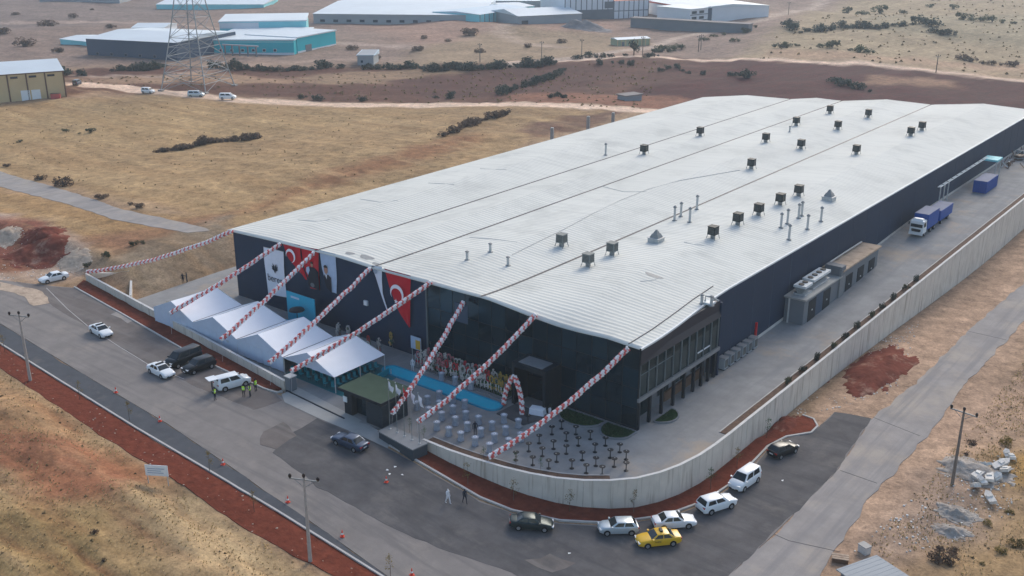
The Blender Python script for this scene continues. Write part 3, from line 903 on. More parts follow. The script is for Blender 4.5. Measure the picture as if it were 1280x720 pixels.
# solid walls
mb = MB(); prof = [x for x in np.linspace(FX0, -89.6, 16)]
def front_panel(xs, y, zb=-.4, zt_off=-.14, flip=False):
    m_ = MB(); V = []
    for x in xs: V += [(x, y, zb), (x, y, roof_z(x, max(y, 95)) + zt_off)]
    m_.add(V, [(2 * i, 2 * i + 2, 2 * i + 3, 2 * i + 1) for i in range(len(xs) - 1)])
    return m_
fpart(front_panel(list(prof), FY0), 'front_wall', M['navy_clad'])
mb = MB(); yl = [FY0] + list(np.arange(100, 246, 5.0)) + [back_y(FX0)]
V = []
for y in yl: V += [(FX0, y, -.4), (FX0, y, roof_z(FX0, y) - .05)]
mb.add(V, [(2 * i + 2, 2 * i, 2 * i + 1, 2 * i + 3) for i in range(len(yl) - 1)])
fpart(mb, 'left_wall', M['navy_clad'])
mb = MB(); xb = list(np.linspace(FX0, -57.9, 20)); V = []
for x in xb: V += [(x, back_y(x) - .3, -.4), (x, back_y(x) - .3, roof_z(x, 240) - .05)]
mb.add(V, [(2 * i + 2, 2 * i, 2 * i + 1, 2 * i + 3) for i in range(len(xb) - 1)])
fpart(mb, 'back_wall', M['navy_clad'])
mb = MB(); yl = [115.0, 119] + list(np.arange(124, 280, 6.0)) + [281]
V = []
for y in yl: V += [(-57.75, y, -.4), (-57.75, y, roof_z(eave_x(y), y) - .06)]
mb.add(V, [(2 * i, 2 * i + 2, 2 * i + 3, 2 * i + 1) for i in range(len(yl) - 1)])
fpart(mb, 'right_wall', M['navy_clad'])
# cladding seams and a plinth on the long wall
for y in np.arange(121, 280, 6.0):
    z1 = roof_z(eave_x(y), y) - .1
    fpart(MB().bx(-57.75, -57.72, y - .03, y + .03, float(yard_rise(np.float64(y))) + .4, z1), 'cladding_joint', M['bg_navy'])
mb = MB(); yl = list(np.arange(116, 280, 8.0))
for a, b_ in zip(yl[:-1], yl[1:]):
    ra, rb = float(yard_rise(np.float64(a))), float(yard_rise(np.float64(b_)))
    mb.add([(-57.70, a, ra - .3), (-57.70, b_, rb - .3), (-57.70, b_, rb + .5), (-57.70, a, ra + .5)], [(0, 1, 2, 3)])
fpart(mb, 'plinth', M['concrete_wall'])
# red vertical marker post on long wall
fpart(MB().bx(-57.7, -57.45, 128.2, 128.5, .6, 3.0), 'downpipe', M['red_cloth'])

# black glass front: every pane a part of the curtain wall
cw = MB()
xs_p = np.linspace(-89.4, -56.6, 16)
zs_p = [0.35, 2.85, 5.35, 7.85]
back = front_panel(list(np.linspace(-89.6, -56.5, 14)), FY0 + .12)
curtain = fpart(back, 'curtain_wall', M['charcoal'])
def rect_pane(w, h):
    return MB().bx(-w / 2, w / 2, -.03, .03, 0, h)
pw = xs_p[1] - xs_p[0] - .10
pane_me = rect_pane(pw, 2.38).mesh('glass_pane', M['dark_glass'])
off = Vector((FX0, FY0, 0))
for i in range(15):
    for j, z in enumerate(zs_p[:3]):
        o = put('glass_pane', pane_me, curtain, Vector(((xs_p[i] + xs_p[i + 1]) / 2, FY0 + .02, z)) - off)
        o.rotation_euler = (random.uniform(-.006, .006), 0, random.uniform(-.008, .008))
    xa, xb_ = xs_p[i] + .05, xs_p[i + 1] - .05
    m_ = MB(); za, zb_ = roof_z(xa, 95) - .35, roof_z(xb_, 95) - .35
    m_.add([(xa, FY0 - .01, 7.85), (xb_, FY0 - .01, 7.85), (xb_, FY0 - .01, zb_), (xa, FY0 - .01, za), (xa, FY0 + .05, 7.85), (xb_, FY0 + .05, 7.85), (xb_, FY0 + .05, zb_), (xa, FY0 + .05, za)],
           [(0, 1, 2, 3), (1, 0, 4, 5), (2, 1, 5, 6), (3, 2, 6, 7), (0, 3, 7, 4)])
    fpart(m_, 'glass_pane', M['dark_glass'], curtain)
for i in range(16):
    fpart(MB().bx(xs_p[i] - .03, xs_p[i] + .03, FY0 - .035, FY0 + .08, 0, roof_z(xs_p[i], 95) - .3), 'mullion', M['mullion_dark'], curtain)
for z in zs_p:
    fpart(MB().bx(-89.4, -56.6, FY0 - .025, FY0 + .08, z - .07, z - .01), 'transom', M['mullion_dark'], curtain)
fpart(MB().bx(-89.75, -89.5, FY0 - .12, FY0 + .1, -.1, 11.2), 'corner_trim', M['mullion'])
# coloured panel seen behind the glass
fpart(MB().bx(-84.6, -82.4, FY0 - .06, FY0 - .036, 7.0, 9.6), 'display_panel', M['bg_navy'], curtain)

# office storey round the corner
ow = fpart(MB().bx(-58.6, -56.75, FY0 + .2, 114.9, 4.05, 10.55), 'office_wall', M['purple_clad'])
fpart(MB().add([(-56.45, FY0, 8.35), (-56.45, 115, 8.35), (-57.3, 115, roof_z(eave_x(115), 115) - .2), (-56.32, FY0, 10.55), (-56.75, FY0, 8.35), (-56.75, 115, 8.35)],
               [(0, 1, 2, 3), (0, 4, 5, 1)]), 'office_fascia', M['purple_clad'])
fpart(MB().bx(-56.62, -56.32, FY0 - .08, 115.0, 3.7, 4.15), 'office_spandrel', M['trim_grey'])
ny_ = 10
yb = np.linspace(FY0 + .25, 114.6, ny_ + 1)
pme = MB().bx(-.03, .03, -(yb[1] - yb[0]) / 2 + .1, (yb[1] - yb[0]) / 2 - .1, 0, 4.05).mesh('window_pane', M['office_glass'])
for i in range(ny_):
    put('window_pane', pme, ow, Vector((-56.66, (yb[i] + yb[i + 1]) / 2, 4.2)) - off)
for i in range(ny_ + 1):
    fpart(MB().bx(-56.7, -56.5, yb[i] - .08, yb[i] + .08, 4.15, 8.34), 'mullion', M['mullion'], ow)
fpart(MB().bx(-56.69, -56.56, yb[0], yb[4], 6.9, 7.0), 'transom', M['mullion'], ow)
fpart(MB().bx(-56.72, -56.55, 109.4, 112.6, 5.0, 5.15), 'balcony_rail', M['bg_white'], ow)
# ground floor set back behind columns
gf = fpart(MB().bx(-60.5, -58.2, FY0 + .2, 115.0, -.2, 4.0), 'ground_floor_wall', M['bg_slate'])
fpart(MB().bx(-58.22, -57.9, 104.0, 114.0, .0, 1.25), 'low_screen', M['bg_brown'], gf)
for (y0, y1, z0, z1) in ((96.2, 98.4, .2, 3.3), (98.6, 100.6, .2, 3.3), (102.6, 103.7, 1.3, 3.5), (104.0, 105.1, 1.3, 3.5), (106.6, 107.7, 1.5, 3.5), (108.0, 109.1, 1.5, 3.5), (110.8, 111.9, 1.5, 3.5), (112.2, 113.3, 1.5, 3.5)):
    w_ = fpart(MB().bx(-58.2, -58.12, y0 - .09, y1 + .09, z0 - .09, z1 + .09), 'window_frame', M['mullion'], gf)
    w2 = fpart(MB().bx(-58.12, -58.08, y0, y1, z0, z1), 'window_pane', M['office_glass'], gf)
for y in (95.65, 98.2, 101.0, 103.8, 106.4, 108.8, 110.9, 112.7, 114.3):
    fpart(MB().bx(-56.85, -56.5, y - .17, y + .17, -.2, 3.7), 'column', M['charcoal'])
fpart(MB().bx(-60.5, -56.5, 115.0, 115.3, -.3, 10.2), 'return_wall', M['navy_clad'])
# entrance portal with a pale skylight
po = fpart(MB().bx(-72.6, -72.2, 92.0, FY0 - .1, 0, 5.0).bx(-67.9, -67.5, 92.0, FY0 - .1, 0, 5.0).bx(-72.6, -67.5, 92.0, FY0 - .1, 5.0, 5.6), 'entrance_portal', M['charcoal'])
fpart(MB().bx(-71.9, -68.3, 92.4, 94.6, 5.6, 5.68), 'skylight', M['trim_grey'], po)
fpart(MB().bx(-72.1, -68.0, 94.6, 94.7, .1, 3.2), 'glass_door', M['dark_glass'], po)
# ramp in front of the door
fpart(MB().prism([(-72.2, 88.5), (-67.8, 88.2), (-66.6, 91.9), (-72.0, 92.0)], -.1, .14), 'entrance_step', M['asphalt_dark'])

# annex along the long wall with machines on its flat roof
r0 = float(yard_rise(np.float64(140)))
ann = thing('annex', 'low grey annex with flat dusty roof built against the long navy wall', 'annex', (-56.0, 137.5, 0))
def apart(mb, name, m, parent=ann): 
    o = mb.build(name, m, ann, world=True); o.parent = parent; return o
aw = apart(MB().bx(-57.6, -54.6, 137.6, 151.0, -.3, 4.15).bx(-57.6, -54.6, 151.0, 167.0, -.3, 4.95), 'wall', M['bg_slate'])
apart(MB().bx(-57.7, -54.3, 137.3, 151.0, 4.15, 4.4), 'roof', M['concrete_apron'])
apart(MB().bx(-57.7, -54.2, 151.0, 167.2, 4.95, 5.2), 'roof', M['pale_heap'])
apart(MB().bx(-54.62, -54.35, 150.3, 152.2, -.2, 5.6), 'pier', M['trim_grey'])
apart(MB().bx(-57.0, -54.3, 150.4, 152.0, 4.42, 5.9), 'roof_hatch', M['bg_slate'])
for y0 in (139.2, 144.6, 153.4, 158.2, 163.0):
    d_ = apart(MB().bx(-54.6, -54.52, y0, y0 + 2.6, .2, 3.6), 'door', M['charcoal'])
    o = MB().bx(-54.52, -54.44, y0 + 1.1, y0 + 1.4, 1.9, 2.1).build('handle', M['galv'], ann, world=True); o.parent = d_
apart(MB().bx(-54.6, -54.56, 141.9, 144.4, .0, 4.1), 'panel', M['bg_navy'])
apart(MB().tube([(-56.9, 137.45, 0), (-56.9, 137.45, 4.3)], .14, 6), 'downpipe', M['galv'])
apart(MB().tube([(-57.2, 166, 5.6), (-57.2, 158, 5.6), (-57.2, 151, 5.5)], .12, 5), 'pipe', M['galv'])

def chiller(label, x, y, z, L_, n):
    t = thing('chiller_unit', label, 'chiller', (x, y, z), 0, 'chillers on the annex roof')
    MB().bx(-.95, .95, 0, L_, 1.15, 1.5).build('top_case', M['fascia'], t)
    MB().add([(-.9, .1, 1.15), (-.9, L_ - .1, 1.15), (-.2, L_ - .1, .25), (-.2, .1, .25), (.9, .1, 1.15), (.9, L_ - .1, 1.15), (.2, L_ - .1, .25), (.2, .1, .25)],
             [(0, 1, 2, 3), (4, 7, 6, 5), (0, 3, 7, 4), (1, 5, 6, 2)]).build('coil', M['galv_dark'], t)
    MB().bx(-.9, .9, .05, L_ - .05, 0, .25).build('base_frame', M['galv'], t)
    for i in range(n):
        MB().lathe([(.42, 0), (.42, .14)], 12, (0, L_ * (i + .5) / n, 1.5)).build('fan', M['black_plastic'], t)
chiller('smaller chiller at the near end of the annex roof', -56.0, 138.6, 4.4, 2.6, 2)
chiller('long chiller with four black fans on the annex roof', -56.2, 142.2, 4.4, 6.2, 4)

# condenser boxes standing at the foot of the long wall
for i in range(6):
    t = thing('condenser_unit', 'grey condenser box at the foot of the navy wall, %s from the office columns' % nth(i), 'condenser', (-56.9, 117.4 + i * 1.75, .0), 0, 'condensers along the long wall')
    MB().bx(-.5, .5, -.55, .55, .15, 1.7).build('case', M['bg_grey'], t)
    MB().bx(.5, .53, -.4, .4, .4, 1.5).build('grille', M['louvre'], t)
    MB().bx(-.45, .45, -.5, -.35, 0, .15).bx(-.45, .45, .35, .5, 0, .15).build('foot', M['charcoal'], t)
    MB().bx(-.52, .55, -.57, .57, 1.7, 1.76).build('lid', M['trim_grey'], t)

# pipe bridge along the wall near the trucks
z1 = 7.2
pb = thing('pipe_bridge', 'pale steel pipe bridge running along the navy wall above the trailer', 'pipe bridge', (-56.6, 204, 2.9))
for dx in (0, .35):
    MB().tube([(-56.9 + dx, 204, z1), (-56.9 + dx, 236, z1 + .1)], .12, 5).build('pipe', M['fascia'], pb, world=True)
for y in (204, 206.5, 209):
    MB().tube([(-56.4, y, 2.7), (-56.4, y, z1)], .12, 5).build('post', M['galv'], pb, world=True)
for y in range(206, 236, 3):
    MB().bx(-57.0, -56.45, y - .06, y + .06, z1 + .1, z1 + .22).build('clip', M['galv_dark'], pb, world=True)
MB().bx(-57.1, -54.0, 234, 238, 6.9, 7.3).build('canopy', M['bg_cyan'], pb, world=True)
for x, y in ((-54.2, 234.2), (-54.2, 237.8)):
    MB().tube([(x, y, 3), (x, y, 7)], .12, 5).build('post', M['galv'], pb, world=True)

# roof fittings
def cooler_proto(m):
    t = thing('roof_cooler', 'x', 'cooler', (0, 0, 0))
    MB().box((0, 0, 1.25), (1.25, 1.25, 1.2), 0, 0, (.96, .96)).build('case', m, t)
    for sx, sy in ((1, 0), (-1, 0), (0, 1), (0, -1)):
        g_ = MB()
        for k in range(5):
            z = .85 + k * .19
            if sx: g_.bx(sx * .63 - .02, sx * .63 + .02, -.5, .5, z, z + .09)
            else: g_.bx(-.5, .5, sy * .63 - .02, sy * .63 + .02, z, z + .09)
        g_.build('louvre', M['louvre'], t)
    MB().lathe([(.36, 0), (.36, .65)], 10).build('duct', M['galv_dark'], t)
    for sx in (-1, 1):
        for sy in (-1, 1):
            MB().tube([(sx * .72, sy * .72, -.05), (sx * .56, sy * .56, .7)], .045, 4).build('leg', M['galv_dark'], t)
    MB().bx(-.66, .66, -.66, .66, 1.85, 1.92).build('lid', m, t)
    return t
BAYN = ['leftmost', 'second', 'third', 'rightmost']
def bay_of(x):
    return sum(x > v for v in VAL[1:4])
COOL = [(805, 193), (875, 170), (939, 211), (957, 178), (1001, 186), (995, 157), (1047, 162), (1070, 193), (1085, 147), (1037, 142), (1138, 170), (1152, 163),
        (891, 298), (922, 281), (948, 269), (975, 256), (998, 245)]
COOLG = [(702, 308), (735, 333), (765, 319)]
def ordered(lst):
    d_ = {}
    for q in lst:
        p = on_roof(*q); d_.setdefault(bay_of(p.x), []).append(p)
    for k in d_: d_[k].sort(key=lambda p: p.y)
    return d_
for m_, lst, nm in ((M['cooler_black'], COOL, 'black'), (M['cooler_grey'], COOLG, 'pale grey')):
    proto = cooler_proto(m_); first = True
    for k, ps in ordered(lst).items():
        for i, p in enumerate(ps):
            t = proto if first else copy_tree(proto); first = False
            t.location = p
            t.rotation_euler = (0, 0, random.uniform(-.05, .05))
            one = len(ps) == 1
            tag(t, '%s louvred cooler box %s on the %s roof bay' % (nm, 'standing alone' if one else nth(i) + ' from the front', BAYN[k]), 'roof cooler', 'coolers on the factory roof')
def flue_proto():
    t = thing('roof_flue', 'x', 'flue', (0, 0, 0))
    MB().tube([(0, 0, -.1), (0, 0, 2.2)], .19, 8).build('pipe', M['galv'], t)
    MB().lathe([(.30, 2.15), (.30, 2.3), (.05, 2.5)], 8).build('cap', M['galv_dark'], t)
    MB().lathe([(.42, -.05), (.38, .12), (.2, .2)], 8).build('collar', M['galv_dark'], t)
    return t
FLUE = [(843, 276), (851, 271), (862, 278), (871, 262), (584, 325), (613, 315), (635, 332), (757, 194), (976, 285), (984, 280), (998, 273), (1002, 270), (986, 300), (1009, 287), (1026, 277), (987, 165), (877, 380), (889, 382)]
proto = flue_proto(); first = True
for k, ps in ordered(FLUE).items():
    for i, p in enumerate(ps):
        t = proto if first else copy_tree(proto); first = False
        t.location = p
        s = .55 if p.y < 130 or p.y > 185 else 1.0
        t.scale = (1, 1, s)
        tag(t, 'slim galvanised flue %s on the %s roof bay' % ('standing alone' if len(ps) == 1 else nth(i) + ' from the front', BAYN[k]), 'flue', 'flues on the factory roof')
for (u, v), lab in (((820, 302), 'stepped grey roof turret beside the near row of coolers'), ((1036, 250), 'stepped grey roof turret behind the cluster of flues')):
    p = on_roof(u, v)
    t = thing('roof_turret', lab, 'roof vent', p)
    MB().box((0, 0, .25), (1.8, 1.8, .75)).build('base', M['galv'], t)
    MB().box((0, 0, .95), (1.5, 1.5, .65), 0, 0, (.6, .6)).build('hood', M['galv_dark'], t)
    MB().box((0, 0, 1.55), (.75, .75, .55), 0, 0, (.25, .25)).build('cap', M['galv_dark'], t)
    MB().box((0, 0, .66), (2.05, 2.05, .07)).build('brim', M['galv'], t)
p = on_roof(884, 379)
t = thing('roof_duct', 'pale bent duct lying beside the flues above the office corner', 'duct', p)
MB().bx(-.5, .9, -.6, .6, 0, .25).build('tray', M['fascia'], t)
MB().tube([(-.3, 0, .25), (-.3, 0, .9), (.5, .2, .9), (1.1, .9, .3)], .14, 6).build('elbow', M['galv'], t)

# ------------------------------------------------------------------ perimeter wall
def wall_thing(name, label, pts, top, base_fn, step, th=.3, cope=True, zt=None):
    P_ = []
    for a, b_ in zip(pts[:-1], pts[1:]):
        a = Vector((*a, 0)); b_ = Vector((*b_, 0)); k = max(1, round((b_ - a).length / step))
        P_ += [a.lerp(b_, j / k) for j in range(k)]
    P_.append(Vector((*pts[-1], 0)))
    t = thing(name, label, 'wall', (P_[0].x, P_[0].y, float(base_fn(P_[0].x, P_[0].y))))
    N_ = []
    for i in range(len(P_)):
        d_ = (P_[min(i + 1, len(P_) - 1)] - P_[max(i - 1, 0)]).normalized(); N_.append(d_.cross(Vector((0, 0, 1))))
    for i in range(len(P_) - 1):
        a, b_ = P_[i], P_[i + 1]; d_ = (b_ - a).normalized() * .012
        a2, b2 = a + d_, b_ - d_
        dz = random.uniform(-.012, .012)
        za, zb = top(a.x, a.y) + dz, top(b_.x, b_.y) + dz
        ba, bb = base_fn(a.x, a.y) - .3, base_fn(b_.x, b_.y) - .3
        na, nb = N_[i] * th / 2, N_[i + 1] * th / 2
        push = random.uniform(-.012, .012)
        na2 = na + N_[i] * push; nb2 = nb + N_[i + 1] * push
        V = [(a2 + na2).to_tuple()[:2] + (ba,), (b2 + nb2).to_tuple()[:2] + (bb,), (b2 - nb2).to_tuple()[:2] + (bb,), (a2 - na2).to_tuple()[:2] + (ba,),
             (a2 + na2).to_tuple()[:2] + (za,), (b2 + nb2).to_tuple()[:2] + (zb,), (b2 - nb2).to_tuple()[:2] + (zb,), (a2 - na2).to_tuple()[:2] + (za,)]
        MB().add(V, [(3, 2, 1, 0), (4, 5, 6, 7), (0, 1, 5, 4), (1, 2, 6, 5), (2, 3, 7, 6), (3, 0, 4, 7)]).build('wall_panel', M['wall_streaked'], t, world=True)
        c_ = .045
        V = [(a + na * 1.15).to_tuple()[:2] + (za + .004,), (b_ + nb * 1.15).to_tuple()[:2] + (zb + .004,), (b_ - nb * 1.15).to_tuple()[:2] + (zb + .004,), (a - na * 1.15).to_tuple()[:2] + (za + .004,)]
        V += [(q[0], q[1], q[2] + c_) for q in V]
        MB().add(V, [(3, 2, 1, 0), (4, 5, 6, 7), (0, 1, 5, 4), (1, 2, 6, 5), (2, 3, 7, 6), (3, 0, 4, 7)]).build('coping', M['coping'], t, world=True)
    return t
def streak_mat():
    m = mat('wall_streaked', (.60, .555, .48), .85, pos=True, var=.08, vs=.5, bump=.01, bs=3)
    nt = m.node_tree; N = nt.nodes; L = nt.links; b = N['Principled BSDF']
    g_ = N.new('ShaderNodeNewGeometry'); mp = N.new('ShaderNodeMapping'); mp.inputs['Scale'].default_value = (1.4, 1.4, .10)
    L.new(g_.outputs['Position'], mp.inputs['Vector'])
    n = N.new('ShaderNodeTexNoise'); n.inputs['Scale'].default_value = 1.6; n.inputs['Detail'].default_value = 5
    L.new(mp.outputs[0], n.inputs['Vector'])
    r_ = N.new('ShaderNodeMapRange'); r_.inputs['From Min'].default_value = .54; r_.inputs['From Max'].default_value = .70; r_.inputs['To Max'].default_value = .62
    L.new(n.outputs['Fac'], r_.inputs['Value'])
    src = b.inputs['Base Color'].links[0].from_socket
    mx = N.new('ShaderNodeMix'); mx.data_type = 'RGBA'; mx.inputs['B'].default_value = (.27, .215, .155, 1)
    L.new(src, mx.inputs['A']); L.new(r_.outputs[0], mx.inputs['Factor']); L.new(mx.outputs['Result'], b.inputs['Base Color'])
    M['wall_streaked'] = m
streak_mat()
gb = lambda x, y: float(base_z(np.float64(x), np.float64(y)))
wall_thing('perimeter_wall', 'tall curving concrete wall round the corner and right side of the yard', WALL_R, lambda x, y: .5 + float(yard_rise(np.float64(y))), gb, 2.6)
wall_thing('perimeter_wall', 'low straight concrete wall in front of the white tents', WALL_L, lambda x, y: 1.2, gb, 3.2)
wall_thing('wing_wall', 'short concrete wing wall at the left end below the dry bank', [(-155.3, 84.5), (-149.5, 88.5)], lambda x, y: 1.3, gb, 3)
wall_thing('retaining_wall', 'tan retaining wall beside the strip left of the tents', [(-149.3, 88.6), (-141.2, 83.2)], lambda x, y: .9, lambda x, y: 0.0, 3)
# streaky pier at the gate
t = thing('gate_pier', 'grey gate pier at the end of the low wall by the tents', 'gate pier', (-97.0, 77.6, 0))
MB().bx(-.5, .5, -.5, .5, -.2, 1.9).build('shaft', M['bg_slate'], t)
MB().bx(-.58, .58, -.58, .58, 1.9, 2.02).build('cap', M['coping'], t)
t = thing('gate_rail', 'dark sliding gate rail let into the entrance apron', 'gate rail', (-91.5, 76.6, .0))
MB().box((0, 0, .05), (11.5, .18, .1), -.07).build('rail', M['charcoal'], t)
# ------------------------------------------------------------------ yard: beds, pool, hedge
def lawn(pts, label, name='lawn_bed'):
    t = thing(name, label, 'lawn bed', (pts[0][0], pts[0][1], 0))
    MB().prism(pts, -.05, .12).build('turf', M['lawn'], t, world=True)
    ring = pts + [pts[0]]
    o = ribbon('edging', ring, .18, .2, M['trim_grey'], zf=lambda x, y: 0.0, z0=-.1, step=.6)
    for v in o.data.vertices: v.co -= t.location
    o.parent = t
    # blades of grass
    mb = MB(); n = 0
    xs = [p[0] for p in pts]; ys = [p[1] for p in pts]
    X = np.random.RandomState(int(abs(xs[0]) * 10)).uniform(0, 1, (2600, 4))
    px_ = min(xs) + X[:, 0] * (max(xs) - min(xs)); py_ = min(ys) + X[:, 1] * (max(ys) - min(ys))
    ok = poly_sd(px_, py_, pts) < -.15
    for x, y, a, h in zip(px_[ok], py_[ok], X[ok, 2] * 6.28, .08 + X[ok, 3] * .16):
        dx, dy = math.cos(a) * .06, math.sin(a) * .06
        mb.add([(x - dx, y - dy, .11), (x + dx, y + dy, .11), (x + dy, y - dx, .11 + h)], [(0, 1, 2)])
    stuff(mb.build('grass', M['leaf_green'], t, world=True))
    return t
def arc(cx, cy, rx, ry, a0, a1, n=10):
    return [(cx + rx * math.cos(R(a0 + (a1 - a0) * i / n)), cy + ry * math.sin(R(a0 + (a1 - a0) * i / n))) for i in range(n + 1)]
lawn([(-66.9, 94.9)] + [(-66.8, 93.4)] + arc(-63.6, 94.4, 3.0, 2.6, 200, 340, 8) + [(-60.6, 94.9)], 'curved lawn bed against the black glass right of the entrance')
lawn([(-60.3, 94.9)] + arc(-58.3, 94.6, 2.2, 2.9, 190, 330, 8) + [(-56.3, 94.9)], 'curved lawn bed at the near glass corner of the factory')
lawn([(-56.2, 98.6)] + arc(-56.3, 100.6, 2.0, 2.2, -80, 80, 8) + [(-56.2, 102.6)], 'half-round lawn bed beside the office columns')
lawn([(-89.0, 94.9), (-89.0, 92.9), (-73.6, 92.2), (-73.4, 94.9)], 'long lawn bed under the row of flower stands')

# pool
def capsule(x0, x1, yc, r, n=8):
    return arc(x1 - r, yc, r, r, -90, 90, n) + arc(x0 + r, yc, r, r, 90, 270, n)
pool = thing('pool', 'long turquoise ornamental pool with rounded ends in front of the entrance', 'pool', (-82, 89.7, 0))
o = MB().prism(capsule(-92.4, -72.7, 89.75, 1.05), .02, .14).build('water', M['water'], pool, world=True)
o = ribbon('rim', capsule(-92.4, -72.7, 89.75, 1.15) + capsule(-92.4, -72.7, 89.75, 1.15)[:1], .22, .2, M['pool_tile'], zf=lambda x, y: 0.0, z0=-.1, step=1)
for v in o.data.vertices: v.co -= pool.location
o.parent = pool
t = thing('path_edge', 'thin pale path kerb between pool and flower stands', 'kerb', (-82, 92.2, 0))
MB().box((0, 0, .08), (17, .18, .18), -.03).build('edging', M['trim_grey'], t)

# leafy helpers
def leaf_blob(mb, c, r, n, ls, rnd, sc=(1, 1, 1), m=0):
    for _ in range(n):
        while True:
            p = Vector((rnd.uniform(-1, 1), rnd.uniform(-1, 1), rnd.uniform(-1, 1)))
            if .25 < p.length < 1: break
        p = p * (.55 + .45 * rnd.random()) if rnd.random() < .3 else p.normalized() * rnd.uniform(.7, 1.05)
        q = Vector((c[0] + p.x * r * sc[0], c[1] + p.y * r * sc[1], c[2] + p.z * r * sc[2]))
        a = Vector((rnd.uniform(-1, 1), rnd.uniform(-1, 1), rnd.uniform(-.6, .6))).normalized()
        b_ = a.cross(Vector((rnd.uniform(-1, 1), rnd.uniform(-1, 1), rnd.uniform(-1, 1)))).normalized()
        s = ls * rnd.uniform(.6, 1.3)
        mb.add([q - a * s, q + b_ * s * .6, q + a * s, q - b_ * s * .6], [(0, 1, 2, 3)], m)

# flower stands
def flower_stand(scheme, ring):
    rnd = random.Random(scheme * 7 + ring)
    t = thing('flower_stand', 'x', 'flower stand')
    cs = [('fl_white', 'fl_pink'), ('fl_pink', 'fl_red'), ('fl_gold', 'fl_gold'), ('fl_white', 'fl_white'), ('fl_red', 'fl_white')][scheme]
    for a in (-.5, .5):
        MB().tube([(a * .9, -.12, 0), (a * .12, 0, 2.1)], .035, 4).build('leg', M['trim_grey'], t)
    MB().tube([(0, .6, 0), (0, 0, 1.9)], .035, 4).build('leg', M['trim_grey'], t)
    mb = MB()
    if ring:                                           # open wreath
        for k in range(16):
            a = 2 * PI * k / 16
            mb.ball((.30 * math.cos(a), -.10, 1.85 + .48 * math.sin(a)), .115 * rnd.uniform(.8, 1.2))
    else:
        for k in range(26):
            a = rnd.uniform(0, 2 * PI); q = math.sqrt(rnd.random())
            mb.ball((.28 * q * math.cos(a), -.10 - .10 * (1 - q), 1.85 + .5 * q * math.sin(a)), .105 * rnd.uniform(.7, 1.3))
    h_ = mb.build('flower_head', M[cs[0]], t)
    mb = MB()
    for k in range(14):
        a = rnd.uniform(0, 2 * PI); q = math.sqrt(rnd.random())
        mb.ball((.30 * q * math.cos(a), -.22 - .08 * rnd.random(), .85 + .26 * q * math.sin(a)), .10 * rnd.uniform(.7, 1.3))
    mb.build('bouquet', M[cs[1]], t)
    mb = MB(); leaf_blob(mb, (0, -.12, .95), .42, 26, .15, rnd, (1, .5, .9)); leaf_blob(mb, (0, -.02, 1.85), .6, 16, .13, rnd, (.7, .3, 1))
    mb.build('greenery', M['fl_green'], t)
    MB().add([(-.10, -.30, 1.45), (.10, -.30, 1.45), (.16, -.34, .45), (-.02, -.34, .45)], [(0, 1, 2, 3)]).build('sash', M['fl_white'], t)
    return t
PROT = {}
def place_stand(scheme, ring, x, y, label):
    k = (scheme, ring)
    if k not in PROT: t = PROT[k] = flower_stand(*k)
    else: t = copy_tree(PROT[k])
    t.location = (x, y, .1); t.rotation_euler = (0, 0, random.uniform(-.35, .35))
    s = random.uniform(.92, 1.1); t.scale = (s, s, s * random.uniform(.92, 1.08))
    tag(t, label, 'flower stand', 'flower stands along the front')
SCH = ['white and pink', 'pink and red', 'gold', 'all white', 'red and white']
RINGN = ['filled', 'open']
nf = 26
for row, (ya, yb_) in enumerate(((92.7, 92.9), (94.0, 94.2))):
    for i in range(nf):
        x = -89.0 + (i + .5 * row) * (15.0 / nf)
        sc_ = (1 if i < 9 and random.random() < .7 else random.choice((0, 3, 3, 4))) if i < 22 else 2
        rg = int(random.random() < (.55 if i > 8 else .3))
        place_stand(sc_, rg, x, ya + random.uniform(-.2, .2), '%s flower stand, %s head, %s from left in %s row by pool' % (SCH[sc_], RINGN[rg], nth(i), 'front' if row == 0 else 'back'))
for i in range(13):
    sc_ = random.choice((0, 3, 3, 0, 4)); rg = i % 2
    place_stand(sc_, rg, -104.5 + i * .72 + (i % 3) * .1, 92.9 - (i % 3) * .8 - .05 * i, '%s flower stand, %s head, %s from left in cluster behind tents' % (SCH[sc_], RINGN[rg], nth(i)))
for i, (u, v) in enumerate(((486, 430), (490, 436), (500, 414), (512, 418), (516, 408), (478, 424), (506, 424))):
    p = G(u, v, 0.0); sc_ = (3, 2, 0, 3, 3, 2, 0)[i]
    place_stand(sc_, i % 2, p.x, p.y, '%s flower stand, %s head, %s from left under large red flag' % (SCH[sc_], RINGN[i % 2], nth(sorted([486, 490, 500, 512, 516, 478, 506]).index(u))))

